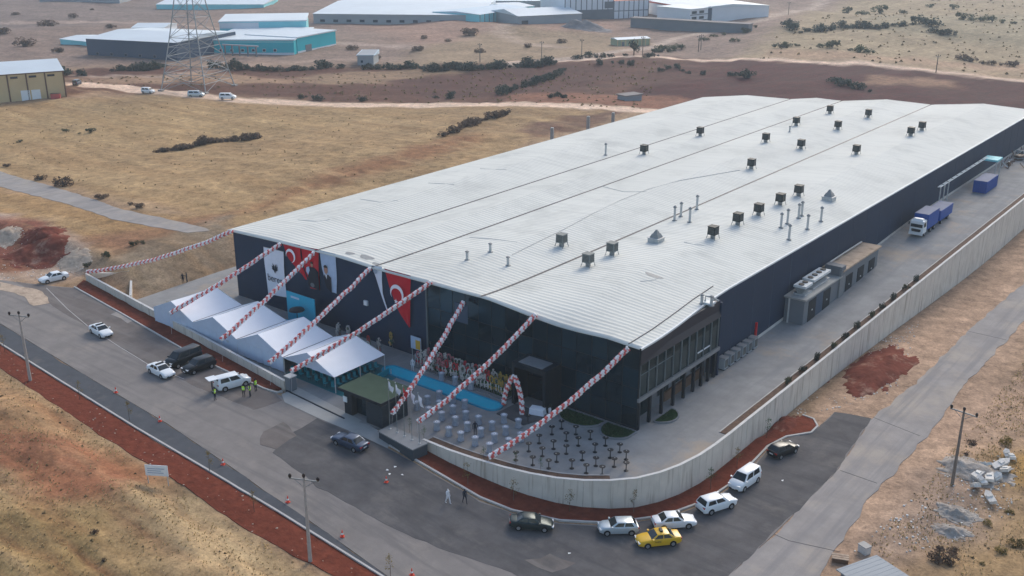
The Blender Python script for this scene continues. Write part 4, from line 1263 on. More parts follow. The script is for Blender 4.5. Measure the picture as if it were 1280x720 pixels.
# cocktail tables
WT = [(549, 489), (566, 507), (582, 514), (581, 500), (552, 515), (569, 521), (584, 528), (598, 520), (615, 527), (601, 535), (630, 518), (632, 533), (648, 524), (546, 527), (561, 534), (576, 540),
      (594, 546), (618, 542), (636, 548), (651, 541), (549, 501), (534, 495), (521, 502), (536, 509), (612, 554), (566, 494), (552, 466), (569, 471), (589, 477), (522, 443), (533, 449)]
BT = [(660, 519), (702, 526), (720, 533), (690, 533), (708, 541), (738, 539), (674, 544), (692, 551), (723, 547), (757, 547), (708, 557), (744, 555), (775, 555), (661, 554), (678, 560), (696, 567),
      (728, 565), (763, 562), (783, 564), (715, 575), (745, 572), (768, 573), (783, 578), (733, 581), (753, 583), (666, 571), (686, 575), (645, 565)]
def white_table():
    t = thing('cocktail_table', 'x', 'cocktail table')
    MB().lathe([(.42, 1.06), (.42, 1.10)], 16).build('tabletop', M['cloth_grey'], t)
    mb = MB(); n = 24; V = []; prof = [(.40, 1.065), (.33, .75), (.30, .5), (.40, .05)]
    for j, (r_, z) in enumerate(prof):
        for k in range(n):
            a = 2 * PI * k / n; q = r_ * (1 + (.10 * j / 3 + .04) * math.cos(6 * a))
            V.append((q * math.cos(a), q * math.sin(a), z))
    mb.add(V, [(j * n + k, j * n + (k + 1) % n, (j + 1) * n + (k + 1) % n, (j + 1) * n + k) for j in range(3) for k in range(n)])
    mb.build('cloth', M['cloth_grey'], t, smooth=True)
    MB().lathe([(.24, 1.1), (.24, 1.125), (.10, 1.13), (.08, 1.24)], 12).build('centrepiece', M['cloth_white'], t)
    MB().lathe([(.28, 0), (.28, .03), (.04, .05), (.04, 1.05)], 10).build('stand', M['black_metal'], t)
    return t
def black_table():
    t = thing('high_table', 'x', 'high table')
    MB().lathe([(.34, 1.0), (.36, 1.03), (.36, 1.06)], 16).build('tabletop', M['black_plastic'], t)
    MB().tube([(0, 0, .04), (0, 0, 1.0)], .055, 8).build('pole', M['black_metal'], t)
    MB().lathe([(.26, 0), (.26, .03), (.06, .07)], 14).build('base', M['black_metal'], t)
    MB().lathe([(.05, 1.06), (.06, 1.12), (.04, 1.14)], 8, (.08, -.05, 0)).build('ashtray', M['fl_white'], t)
    return t
mk('cloth_white', (.62, .64, .68), .8, var=.06, vs=3)
mk('cloth_grey', (.33, .36, .41), .8, var=.15, vs=4)
def table_rows(lst, zt, edges):
    pts = [G(u, v, zt) for u, v in lst]
    rows = {}
    for p in pts:
        rows.setdefault(sum(p.y < e for e in edges), []).append(p)
    for k in rows: rows[k].sort(key=lambda p: p.x)
    return rows
proto = white_table(); first = True
rows = table_rows(WT, 1.1, (92.5, 88.2, 86.0, 84.2, 82.3, 80.6))
for k, ps in rows.items():
    where = 'behind the pool' if k <= 1 else 'in the %s row down from the pool' % nth(k - 2)
    if k == 0: where = 'by the flower stands beyond the pool'
    for i, p in enumerate(ps):
        t = proto if first else copy_tree(proto); first = False
        t.location = (p.x, p.y, .0); t.rotation_euler = (0, 0, random.uniform(0, 1))
        tag(t, 'white-clothed cocktail table, %s from the left %s' % (nth(i), where), 'cocktail table', 'white cocktail tables in the yard')
proto = black_table(); first = True
rows = table_rows(BT, 1.05, (90.5, 88.6, 86.9, 85.3, 83.9, 82.4))
for k, ps in rows.items():
    for i, p in enumerate(ps):
        t = proto if first else copy_tree(proto); first = False
        t.location = (p.x, p.y, .0); t.rotation_euler = (0, 0, random.uniform(0, 6))
        tag(t, 'black bare high table, %s from the left in the %s row from the glass front' % (nth(i), nth(k)), 'high table', 'black high tables in the yard')
# buffet with white cloth, beside the portal
p = G(672, 518, 0.0)
t = thing('buffet_table', 'pale blue draped buffet table beside the black portal', 'table', (p.x, p.y, 0), .3)
MB().box((0, 0, .42), (1.9, 1.2, .84), 0, 0, (.94, .9)).build('cloth', M['white_cloth'], t)
MB().box((0, 0, .87), (1.82, 1.1, .05)).build('tabletop', M['tent_white'], t)
for i, (u, v) in enumerate(((683, 512), (687, 516))):
    p = G(u, v, 0.0)
    t = thing('white_planter', '%s white vase with dark plant beside the buffet table' % ('taller' if i == 0 else 'smaller'), 'vase', (p.x, p.y, 0))
    MB().lathe([(.14, 0), (.22, .5), (.14, 1.0 - .3 * i)], 10).build('vase', M['mark_white'], t)
    mb = MB(); leaf_blob(mb, (0, 0, 1.2 - .3 * i), .32, 40, .12, random.Random(i)); mb.build('foliage', M['leaf_dark'], t)

# ------------------------------------------------------------------ tents, chairs, backdrop
TX = [-131.0, -121.3, -111.3, -101.6, -91.6]
TN = ['leftmost white tent, under the first balloon garland', 'second white tent from the left, between two garlands', 'third white tent from the left, with bluish closed gable', 'rightmost white tent, open towards the guard house']
for i in range(4):
    x0, x1 = TX[i] + .08, TX[i + 1] - .08; xc = (x0 + x1) / 2
    y0, y1 = 80.5 - .10 * i, 89.2
    t = thing('event_tent', TN[i], 'tent', (xc, (y0 + y1) / 2, 0), 0, 'white event tents behind the low wall')
    ze, zr = 2.3, 4.35
    # roof planes with a slight sag, hipped at the back
    n = 8; mb = MB()
    for s in (-1, 1):
        V = []
        for j in range(n + 1):
            f_ = j / n
            for k in range(n + 1):
                q = k / n
                x = xc + s * (x1 - x0) / 2 * q
                yb2 = y1 - .9 * (1 - q)
                y = y0 + (yb2 - y0) * f_
                sag = -.13 * math.sin(PI * q) - .05 * math.sin(PI * f_) * (1 - q) + .02 * mnoise.noise(Vector((x, y, 1)))
                V.append((x, y, zr + (ze - zr) * q + sag))
        w = n + 1
        fs = [(j * w + k, j * w + k + 1, (j + 1) * w + k + 1, (j + 1) * w + k) for j in range(n) for k in range(n)]
        mb.add(V, fs if s > 0 else [f[::-1] for f in fs])
    mb.add([(x0, y1, ze), (xc, y1 - .9, zr), (x1, y1, ze)], [(0, 1, 2)])
    mb.build('roof_sheet', M['tent_white'], t, world=True, smooth=False)
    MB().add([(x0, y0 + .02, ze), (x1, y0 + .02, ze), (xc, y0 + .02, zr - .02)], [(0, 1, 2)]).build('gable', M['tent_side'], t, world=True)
    mb = MB()
    V = []
    for k in range(21):
        x = x0 + (x1 - x0) * k / 20; yy = y0 + .05 + .06 * math.sin(k * 1.9)
        V += [(x, yy, ze), (x, yy + .05 * math.cos(k * 2.3), .15 if i < 3 else 2.25)]
    mb.add(V, [(2 * k, 2 * k + 1, 2 * k + 3, 2 * k + 2) for k in range(20)])
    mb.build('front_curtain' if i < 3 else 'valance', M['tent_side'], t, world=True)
    for x, y in ((x0 + .05, y0 + .15), (x1 - .05, y0 + .15), (x0 + .05, y1 - .1), (x1 - .05, y1 - .1), (x0 + .05, (y0 + y1) / 2), (x1 - .05, (y0 + y1) / 2)):
        MB().bx(x - .05, x + .05, y - .05, y + .05, 0, ze - .05).build('post', M['galv'], t, world=True)
    MB().tube([(xc, y0 + .1, zr - .06), (xc, y1 - 1, zr - .06)], .05, 4).build('ridge_pole', M['galv'], t, world=True)
sheet('carpet', [(-101.4, 80.4), (-90.0, 80.2), (-88.6, 84.8), (-89.2, 90.2), (-101.4, 90.0)], .03, M['teal_dark'], zf=yardz)
def chair_proto():
    t = thing('event_chair', 'x', 'chair')
    MB().box((0, 0, .46), (.46, .46, .06)).build('seat', M['teal'], t)
    MB().box((0, .22, .78), (.46, .06, .56)).build('backrest', M['teal'], t)
    for sx in (-1, 1):
        for sy in (-1, 1):
            MB().bx(sx * .19 - .02, sx * .19 + .02, sy * .19 - .02, sy * .19 + .02, 0, .44).build('leg', M['teal_dark'], t)
    return t
proto = chair_proto(); first = True
for r_ in range(6):
    for k in range(9):
        t = proto if first else copy_tree(proto); first = False
        t.location = (-100.5 + r_ * 1.55, 81.0 + k * .95, .03); t.rotation_euler = (0, 0, PI / 2 + random.uniform(-.06, .06))
        tag(t, 'teal chair under open tent, %s from road in %s row from left' % (nth(k), nth(r_)), 'chair', 'teal chairs under the open tent')
t = thing('teal_barrier', 'long teal cloth barrier edging the open tent beside the guard house', 'barrier', (-90.2, 85, 0))
MB().box((0, 0, .42), (.12, 7.6, .84), .12).build('cloth', M['teal'], t)
for k in (-3.6, 0, 3.6): MB().bx(.1 - .04, .1 + .04, k - .04, k + .04, 0, .9).build('post', M['galv'], t)
# backdrop, parasol, lectern
t = thing('stage_backdrop', 'bright cyan stage backdrop board standing before the navy wall', 'backdrop', (-111.2, 91.9, 0))
MB().bx(-3.0, 3.0, -.08, .08, .3, 5.4).build('board', M['cyan_panel'], t)
for x in (-2.6, 2.6): MB().bx(x - .06, x + .06, .1, .9, 0, .12).bx(x - .05, x + .05, .1, .2, 0, 5.0).build('strut', M['galv'], t)
MB().bx(-2.0, -.2, -.12, -.085, 4.6, 4.9).build('print_band', M['sky_cloth'], t)
t = thing('stage', 'low teal stage platform in front of the cyan backdrop', 'stage', (-111.2, 90.4, 0))
MB().bx(-3.6, 3.6, -1.2, 1.3, 0, .5).build('deck', M['teal'], t)
MB().bx(-1.2, 1.2, -1.7, -1.2, 0, .25).build('step', M['teal_dark'], t)
t = thing('lectern', 'pale cyan lectern on the teal stage', 'lectern', (-112.6, 90.2, .5))
MB().box((0, 0, .55), (.7, .5, 1.1), 0, 0, (.9, .9)).build('body', M['bg_cyan'], t)
MB().box((0, 0, 1.13), (.8, .6, .06)).build('top', M['cyan_panel'], t)
t = thing('parasol_heater', 'black mushroom-shaped heater on thin pole before the cyan backdrop', 'patio heater', (-110.4, 90.4, .5))
MB().tube([(0, 0, .0), (0, 0, 3.2)], .06, 6).build('pole', M['black_metal'], t)
MB().lathe([(.1, 3.15), (1.15, 3.2), (1.0, 3.42), (.3, 3.62)], 16).build('hood', M['black_metal'], t)
MB().lathe([(.35, 0), (.32, .5), (.1, .55)], 12).build('gas_case', M['black_plastic'], t)
t = thing('notice_board', 'small yellow and white notice board on the navy wall beside the glass', 'notice board', (-91.0, 94.4, 0))
MB().bx(-.9, .9, -.05, .05, 1.5, 3.3).build('board', M['sky_cloth'], t)
MB().bx(.0, .85, -.08, -.052, 1.6, 2.9).build('print', M['gold'], t)
for x in (-.8, .8): MB().bx(x - .05, x + .05, .055, .15, 0, 3.2).build('post', M['galv'], t)
t = thing('wall_lamp', 'small white square lamp box on the navy front wall', 'wall lamp', (-101.1, 95.2, 5.6))
MB().bx(-.35, .35, -.2, .05, -.35, .35).build('case', M['bg_white'], t)
MB().bx(-.25, .25, -.24, -.2, -.25, .25).build('lens', M['lamp_clear'], t)

# ------------------------------------------------------------------ guard house, flag row
gz = 3.3
gh = thing('guard_house', 'dark guard house with flat green roof beside the gate', 'guard house', (-83.5, 79.4, 0))
MB().bx(-86.9, -80.5, 77.3, 81.6, 3.0, 3.2).bx(-83.0, -80.5, 77.3, 81.6, -.1, 3.0).build('frame', M['guard_clad'], gh, world=True)
w_ = MB().bx(-86.9, -86.6, 77.4, 81.6, -.1, 3.0).bx(-86.9, -83.0, 81.3, 81.6, -.1, 3.0).build('back_wall', M['charcoal'], gh, world=True)
MB().bx(-85.6, -83.0, 78.2, 78.3, .1, 2.9).build('glazing', M['dark_glass'], gh, world=True)
MB().bx(-86.85, -85.6, 77.35, 78.25, -.1, 3.0).build('side_wall', M['charcoal'], gh, world=True)
MB().prism([(-87.4, 76.9), (-80.1, 76.9), (-80.1, 82.3), (-87.4, 82.3)], 3.2, 3.45).build('roof', M['guard_roof'], gh, world=True)
MB().bx(-87.45, -80.05, 76.85, 76.93, 3.12, 3.48).bx(-80.13, -80.02, 76.93, 82.3, 3.12, 3.48).build('roof_edge', M['charcoal'], gh, world=True)
for k in range(14):
    x = -82.9 + k * .18
    MB().bx(x - .04, x + .04, 77.18, 77.3, .0, 3.0).build('cladding_rib', M['guard_clad'], gh, world=True)
for k in range(24):
    y = 77.4 + k * .18
    MB().bx(-80.5, -80.38, y - .04, y + .04, .0, 3.0).build('cladding_rib', M['guard_clad'], gh, world=True)
MB().bx(-86.94, -86.3, 77.22, 77.34, 1.6, 2.3).build('notice', M['sign_white'], gh, world=True)
# flag plinth
fp = thing('flag_plinth', 'long dark plinth with pale slab top carrying the flagpoles', 'plinth', (-76.2, 76.3, -.9))
MB().prism([(-79.3, 75.6), (-73.2, 74.8), (-72.9, 76.9), (-79.1, 77.4)], -1.6, .62).build('body', M['guard_clad'], fp, world=True)
MB().prism([(-79.4, 75.5), (-73.1, 74.7), (-72.8, 77.0), (-79.2, 77.45)], .62, .76).build('slab', M['trim_grey'], fp, world=True)
def flag_mesh(w, h, fold, seed, n=10):
    V = []
    for j in range(n + 1):
        for i in range(n + 1):
            u, v = i / n, j / n
            x = u * w * (1 - .25 * v * fold); z = -v * h - u * fold * .55 * h
            V.append((x, .14 * math.sin(u * 7 + v * 3 + seed) * u, z))
    w_ = n + 1
    return V, [(j * w_ + i, j * w_ + i + 1, (j + 1) * w_ + i + 1, (j + 1) * w_ + i) for j in range(n) for i in range(n)]
def crescent(cx, cz, r, y, n=20, rot=0.0):
    """crescent open towards +x (before rot), as a flat strip polygon in the xz plane"""
    P_ = []
    a0 = R(38)
    for i in range(n + 1):
        a = a0 + (2 * PI - 2 * a0) * i / n
        P_.append((r * math.cos(a), r * math.sin(a)))
    r2, o2 = r * .80, r * .25
    Q = []
    for i in range(n + 1):
        a = a0 * 1.33 + (2 * PI - 2 * a0 * 1.33) * i / n
        Q.append((o2 + r2 * math.cos(a), r2 * math.sin(a)))
    cs, sn = math.cos(rot), math.sin(rot)
    tr = lambda p: (cx + p[0] * cs - p[1] * sn, y, cz + p[0] * sn + p[1] * cs)
    V = [tr(p) for p in P_] + [tr(p) for p in Q]
    return V, [(i, i + 1, n + 2 + i, n + 1 + i) for i in range(n)]
def star(cx, cz, r, y, rot=0):
    P_ = []
    for k in range(10):
        a = rot + PI * k / 5; q = r if k % 2 == 0 else r * .38
        P_.append((cx + q * math.cos(a), y, cz + q * math.sin(a)))
    P_.append((cx, y, cz))
    return P_, [(k, (k + 1) % 10, 10) for k in range(10)]
FL = [('white', 'white corporate flag on the pole nearest the guard house'), ('white', 'white corporate flag on the second pole of the plinth'), ('red', 'small red crescent flag on the middle plinth pole'),
      ('white', 'white corporate flag right of the small red flag'), ('white', 'white corporate flag on the pole farthest from the guard house')]
PN = ['flagpole nearest the guard house', 'second flagpole from the guard house', 'middle flagpole flying the small red flag', 'fourth flagpole from the guard house', 'flagpole farthest from the guard house']
for i in range(5):
    x = -78.6 + i * 1.28; y = 76.75 - i * .12
    t = thing('flagpole', 'thin pale ' + PN[i], 'flagpole', (x, y, .76), 0, 'flagpoles on the plinth')
    MB().tube([(0, 0, 0), (0, 0, 6.3)], [.045, .03], 6).build('mast', M['galv_dark'], t)
    MB().ball((0, 0, 6.35), .08).build('finial', M['galv'], t)
    MB().lathe([(.16, 0), (.16, .06), (.08, .1)], 8).build('base', M['galv'], t)
    f_ = thing('pole_flag', FL[i][1], 'flag', (x + .06, y, .76 + 6.2), R(-25), 'flags on the plinth poles')
    V, F = flag_mesh(1.35, .95, .55, i)
    MB().add(V, F).build('cloth', M['red_cloth' if FL[i][0] == 'red' else 'white_cloth'], f_, smooth=True)
    if FL[i][0] == 'red':
        for s in (-.1, .1):
            V, F = crescent(.5, -.75, .26, s); MB().add(V, F).build('crescent', M['mark_white'], f_)
            V, F = star(.82, -.92, .12, s); MB().add(V, F).build('star', M['mark_white'], f_)
    else:
        for s in (-.11, .11):
            MB().add([(.45, s, -.55), (.62, s, -.62), (.66, s, -.9), (.55, s, -1.02), (.43, s, -.8)], [(0, 1, 2, 3, 4)]).build('emblem', M['sign_print'], f_)

# ------------------------------------------------------------------ banners on the front wall
YB = FY0 - .10
def cloth_between(left, right, n=14, m=8, wave=.10, seed=0, y=YB):
    """cloth hung between two edge lines given in the wall plane (x, z)"""
    def samp(L_, t):
        k = t * (len(L_) - 1); i = min(int(k), len(L_) - 2); f_ = k - i
        return (L_[i][0] * (1 - f_) + L_[i + 1][0] * f_, L_[i][1] * (1 - f_) + L_[i + 1][1] * f_)
    V = []
    for j in range(n + 1):
        a, b_ = samp(left, j / n), samp(right, j / n)
        for i in range(m + 1):
            u = i / m
            V.append((a[0] + (b_[0] - a[0]) * u, y - .05 - wave * (.5 + .5 * math.sin(u * 6 + j * .35 + seed)) * min(1, j / 4), a[1] + (b_[1] - a[1]) * u))
    w = m + 1
    return V, [(j * w + i, (j + 1) * w + i, (j + 1) * w + i + 1, j * w + i + 1) for j in range(n) for i in range(m)]
def wz(u, v):
    p = GY(u, v, YB - .1); return (p.x, p.z)
def banner(name, label, cat, lp, rp, m, wave=.1, seed=0):
    L_ = [wz(*q) for q in lp]; R_ = [wz(*q) for q in rp]
    t = thing(name, label, cat, (L_[0][0], YB, L_[0][1]))
    V, F = cloth_between(L_, R_, wave=wave, seed=seed)
    MB().add(V, F).build('cloth', m, t, world=True, smooth=True)
    MB().tube([(L_[0][0], YB - .06, L_[0][1] + .04), (R_[0][0], YB - .06, R_[0][1] + .04)], .04, 5).build('hanging_rod', M['galv'], t, world=True)
    return t
def flat(t, name, pts, m, y=YB - .22):
    return MB().add([(p[0], y, p[1]) for p in pts], [tuple(range(len(pts)))]).build(name, m, t, world=True)
def text_mesh(body, size, m):
    cu = bpy.data.curves.new('lettering', 'FONT'); cu.body = body; cu.size = size; cu.align_x = 'CENTER'; cu.align_y = 'CENTER'; cu.extrude = .004
    o = bpy.data.objects.new('lettering', cu); C.objects.link(o)
    dg = bpy.context.evaluated_depsgraph_get()
    me = bpy.data.meshes.new_from_object(o.evaluated_get(dg))
    bpy.data.objects.remove(o); me.materials.clear(); me.materials.append(m)
    return me
b1 = banner('company_banner', 'white banner with dark crest and lower-case company lettering on the navy wall', 'banner', [(329, 309), (331, 330), (335, 367)], [(354, 315), (356, 345), (358, 372)], M['white_cloth'])
c0 = Vector((*wz(344, 334), 0))
cx, cz = c0.x, c0.y
for k in (-1, 1):                                       # crest of paired leaves
    for j in range(3):
        a = R(90 + k * (22 + 26 * j)); L_ = 1.15 - .2 * j
        dx, dz = math.cos(a), math.sin(a)
        flat(b1, 'crest_leaf', [(cx, cz - .45), (cx + dx * L_ * .5 - dz * .2, cz - .45 + dz * L_ * .5 + dx * .2), (cx + dx * L_, cz - .45 + dz * L_), (cx + dx * L_ * .5 + dz * .2, cz - .45 + dz * L_ * .5 - dx * .2)], M['mark_dark'])
flat(b1, 'crest_base', [(cx - .3, cz - .5), (cx, cz - 1.0), (cx + .3, cz - .5), (cx, cz - .25)], M['mark_dark'])
lx, lz = wz(345, 349)
o = put('lettering', text_mesh('beren', 1.55, M['mark_dark']), b1, Vector((lx, YB - .23, lz)) - b1.location); o.rotation_euler = (PI / 2, 0, 0)

b2 = banner('crescent_flag', 'red crescent flag folded beside the white company banner', 'flag', [(353, 303), (361, 322), (374, 340), (383, 349)], [(375, 307), (377, 320), (379, 336), (384, 350)], M['red_cloth'], .25, 1)
x, z = wz(365, 319); V, F = crescent(x, z, 1.05, YB - .40, rot=R(-120)); MB().add(V[:], F).build('crescent', M['mark_white'], b2, world=True)
b3 = banner('portrait_banner', 'red banner with dark-suited standing figure between flag and grey portrait', 'banner', [(376, 308), (379, 330), (386, 352), (388, 360)], [(398, 312), (398, 335), (399, 350), (400, 363)], M['red_cloth'], .1, 2)
sx = wz(391, 340)
flat(b3, 'suit', [(sx[0] - 1.0, sx[1] - 2.4), (sx[0] + 1.35, sx[1] - 2.5), (sx[0] + 1.3, sx[1] + .3), (sx[0] + .5, sx[1] + .8), (sx[0] - .5, sx[1] + .7), (sx[0] - 1.0, sx[1] + .1)], M['suit'])
flat(b3, 'shirt', [(sx[0] - 1.2, sx[1] + .5), (sx[0] - .6, sx[1] + .8), (sx[0] - .5, sx[1] + .2), (sx[0] - .9, sx[1] - .6), (sx[0] - 1.3, sx[1] - .1)], M['sky_cloth'], YB - .24)
flat(b3, 'head', [(sx[0] + .28 * math.cos(a), sx[1] + 1.15 + .38 * math.sin(a)) for a in [2 * PI * i / 12 for i in range(12)]], M['skin'])
flat(b3, 'hair', [(sx[0] + .31 * math.cos(a), sx[1] + 1.3 + .34 * math.sin(a)) for a in [PI * i / 8 for i in range(9)]], M['hair'], YB - .24)
flat(b3, 'medallion', [(sx[0] - .1 + .45 * math.cos(a), sx[1] - 2.0 + .35 * math.sin(a)) for a in [2 * PI * i / 12 for i in range(12)]], M['bg_slate'], YB - .25)
b4 = banner('portrait_banner', 'grey-blue portrait banner of a dark-suited person on the navy wall', 'banner', [(399, 313), (402, 335), (407, 352), (414, 365)], [(419, 318), (420, 335), (421, 352), (421, 367)], M['sky_cloth'], .1, 3)
sx = wz(408, 338)
flat(b4, 'suit', [(sx[0] - .1, sx[1] - 2.6), (sx[0] + 1.0, sx[1] - 3.2), (sx[0] + 1.0, sx[1] - .9), (sx[0] + .5, sx[1] - .55), (sx[0] - .3, sx[1] - .6), (sx[0] - .55, sx[1] - 1.2)], M['suit'])
flat(b4, 'shirt', [(sx[0] - .22, sx[1] - .6), (sx[0] + .22, sx[1] - .6), (sx[0] + .08, sx[1] - 1.3)], M['shirt_white'], YB - .24)
flat(b4, 'head', [(sx[0] + .40 * math.cos(a), sx[1] + .1 + .62 * math.sin(a)) for a in [2 * PI * i / 14 for i in range(14)]], M['skin'])
flat(b4, 'hair', [(sx[0] + .44 * math.cos(a), sx[1] + .42 + .42 * math.sin(a)) for a in [PI * i / 8 for i in range(9)]], M['hair'], YB - .24)
b5 = banner('company_pennant', 'narrow white pennant with small round emblem beside the large red flag', 'pennant', [(464, 332), (470, 348), (477, 368), (484, 388)], [(477, 334), (477, 350), (479, 368), (486, 390)], M['white_cloth'], .15, 4)
sx = wz(470, 338)
flat(b5, 'emblem', [(sx[0] + .38 * math.cos(a), sx[1] + .45 * math.sin(a)) for a in [2 * PI * i / 12 for i in range(12)]], M['sign_print'], YB - .28)
b6 = banner('crescent_flag', 'large red crescent and star flag on the wall beside the glass front', 'flag', [(480, 336), (486, 355), (493, 372), (500, 390), (510, 407)], [(513, 345), (513, 362), (514, 378), (514, 392), (513, 409)], M['red_cloth'], .25, 5)
x, z = wz(498, 366); V, F = crescent(x, z, 1.25, YB - .42, rot=R(-105)); MB().add(V, F).build('crescent', M['mark_white'], b6, world=True)
x, z = wz(497, 376); V, F = star(x, z, .42, YB - .42, .3); MB().add(V, F).build('star', M['mark_white'], b6, world=True)

# ------------------------------------------------------------------ balloon garlands
def garland(label, pts, r=.150, ring=.205, step=.20, tether=None):
    P_ = [Vector(p) for p in pts]
    L_ = sum((b_ - a).length for a, b_ in zip(P_[:-1], P_[1:]))
    n = int(L_ / step)
    # resample
    S = []; acc = 0; i = 0
    cum = [0]
    for a, b_ in zip(P_[:-1], P_[1:]): cum.append(cum[-1] + (b_ - a).length)
    for k in range(n + 1):
        d_ = L_ * k / n
        while i < len(P_) - 2 and cum[i + 1] < d_: i += 1
        f_ = (d_ - cum[i]) / max(cum[i + 1] - cum[i], 1e-6)
        S.append((P_[i].lerp(P_[i + 1], f_), (P_[i + 1] - P_[i]).normalized()))
    t = thing('balloon_garland', label, 'balloon garland', P_[-1], 0, 'red and white balloon garlands')
    w, r_ = MB(), MB()
    for k, (p, tg) in enumerate(S):
        u = tg.cross(Vector((0, 0, 1))).normalized(); v = tg.cross(u)
        for q in range(5):
            a = q * PI * .4 + (k % 2) * PI * .2
            c = p + (u * math.cos(a) + v * math.sin(a)) * ring * random.uniform(.86, 1.14)
            (r_ if (a / (2 * PI) + k * L_ / n / .80) % 1 < .42 else w).ball(c, r * random.uniform(.82, 1.18))
    stuff(w.build('white_balloons', M['balloon_white'], t, world=True, smooth=True))
    stuff(r_.build('red_balloons', M['balloon_red'], t, world=True, smooth=True))
    if tether is not None:
        MB().tube([P_[-1], tether], .02, 4).build('tether', M['string'], t, world=True)
    return t
def hang(u0, v0, u1, v1, z1, sag, y0=94.55):
    a = GY(u0, v0, y0); b_ = G(u1, v1, z1)
    return [a.lerp(b_, k / 24) + Vector((0, 0, -4 * sag * (k / 24) * (1 - k / 24))) + Vector((mnoise.noise(Vector((u0, k * .35, 1))) * .12, 0, mnoise.noise(Vector((u0, k * .35, 9))) * .14)) for k in range(25)]
GL = [('balloon garland reaching the far left end of the low wall', 290, 289, 109, 340, 1.7, 1.0), ('balloon garland crossing the white company banner', 350, 305, 213, 391, 3.4, .25),
      ('balloon garland crossing the dark-suited red banner', 392, 316, 277, 424, 3.4, .25), ('balloon garland between grey portrait banner and third tent', 462, 336, 337, 453, 3.3, .25),
      ('balloon garland crossing the large red flag down to the gate pier', 538, 353, 364, 464, 3.0, .4), ('balloon garland from the glass front to the flagpoles', 579, 378, 491, 516, 2.0, .6),
      ('balloon garland ending just right of the flagpoles', 669, 394, 523, 527, 1.6, .7), ('balloon garland nearest the glass corner, ending above the curving wall', 785, 436, 612, 571, .9, .9)]
for lab, u0, v0, u1, v1, z1, sag in GL:
    pts = hang(u0, v0, u1, v1, z1, sag)
    e = pts[-1]
    garland(lab, pts, tether=Vector((e.x, e.y - .2, .2)))
# small arch at the portal
a, b_ = Vector((-73.0, 90.9, .2)), Vector((-69.6, 90.2, .2)); c = Vector((-71.2, 90.7, 4.7))
pts = [a.lerp(c, k / 8) + Vector((-.35, 0, .0)) * math.sin(PI * k / 8) for k in range(9)] + [c.lerp(b_, k / 8) + Vector((.35, 0, 0)) * math.sin(PI * k / 8) for k in range(1, 9)]
pts[8] = pts[8] + Vector((0, 0, -.2))
garland('short balloon arch standing in front of the black portal', pts)
# ------------------------------------------------------------------ vehicles
CARK = dict(
    sedan=dict(L=4.6, W=1.78, H=1.46, hood=.86, belt=.98, tail=.98, wb=2.68, ws=.95, rf=.28, rr=-.95, rg=-1.65, gc=.14),
    hatch=dict(L=4.15, W=1.75, H=1.48, hood=.92, belt=1.0, tail=1.0, wb=2.55, ws=.95, rf=.25, rr=-1.45, rg=-1.92, gc=.15),
    suv=dict(L=4.5, W=1.86, H=1.68, hood=1.04, belt=1.14, tail=1.12, wb=2.68, ws=1.05, rf=.35, rr=-1.75, rg=-2.12, gc=.2),
    van=dict(L=4.5, W=1.84, H=1.86, hood=1.08, belt=1.16, tail=1.15, wb=2.75, ws=1.35, rf=.65, rr=-2.05, rg=-2.2, gc=.18),
    minibus=dict(L=5.2, W=1.95, H=1.98, hood=1.16, belt=1.25, tail=1.22, wb=3.2, ws=1.75, rf=.95, rr=-2.4, rg=-2.55, gc=.2))
def face_panel(mb, q, inset, out, m=0):
    """a glass panel on quad q (4 Vectors), inset on each side, pushed out"""
    c = sum(q, Vector()) / 4; n = (q[1] - q[0]).cross(q[3] - q[0]).normalized()
    p = [v + (c - v) * inset + n * out for v in q]
    mb.add(p, [(0, 1, 2, 3)], m)
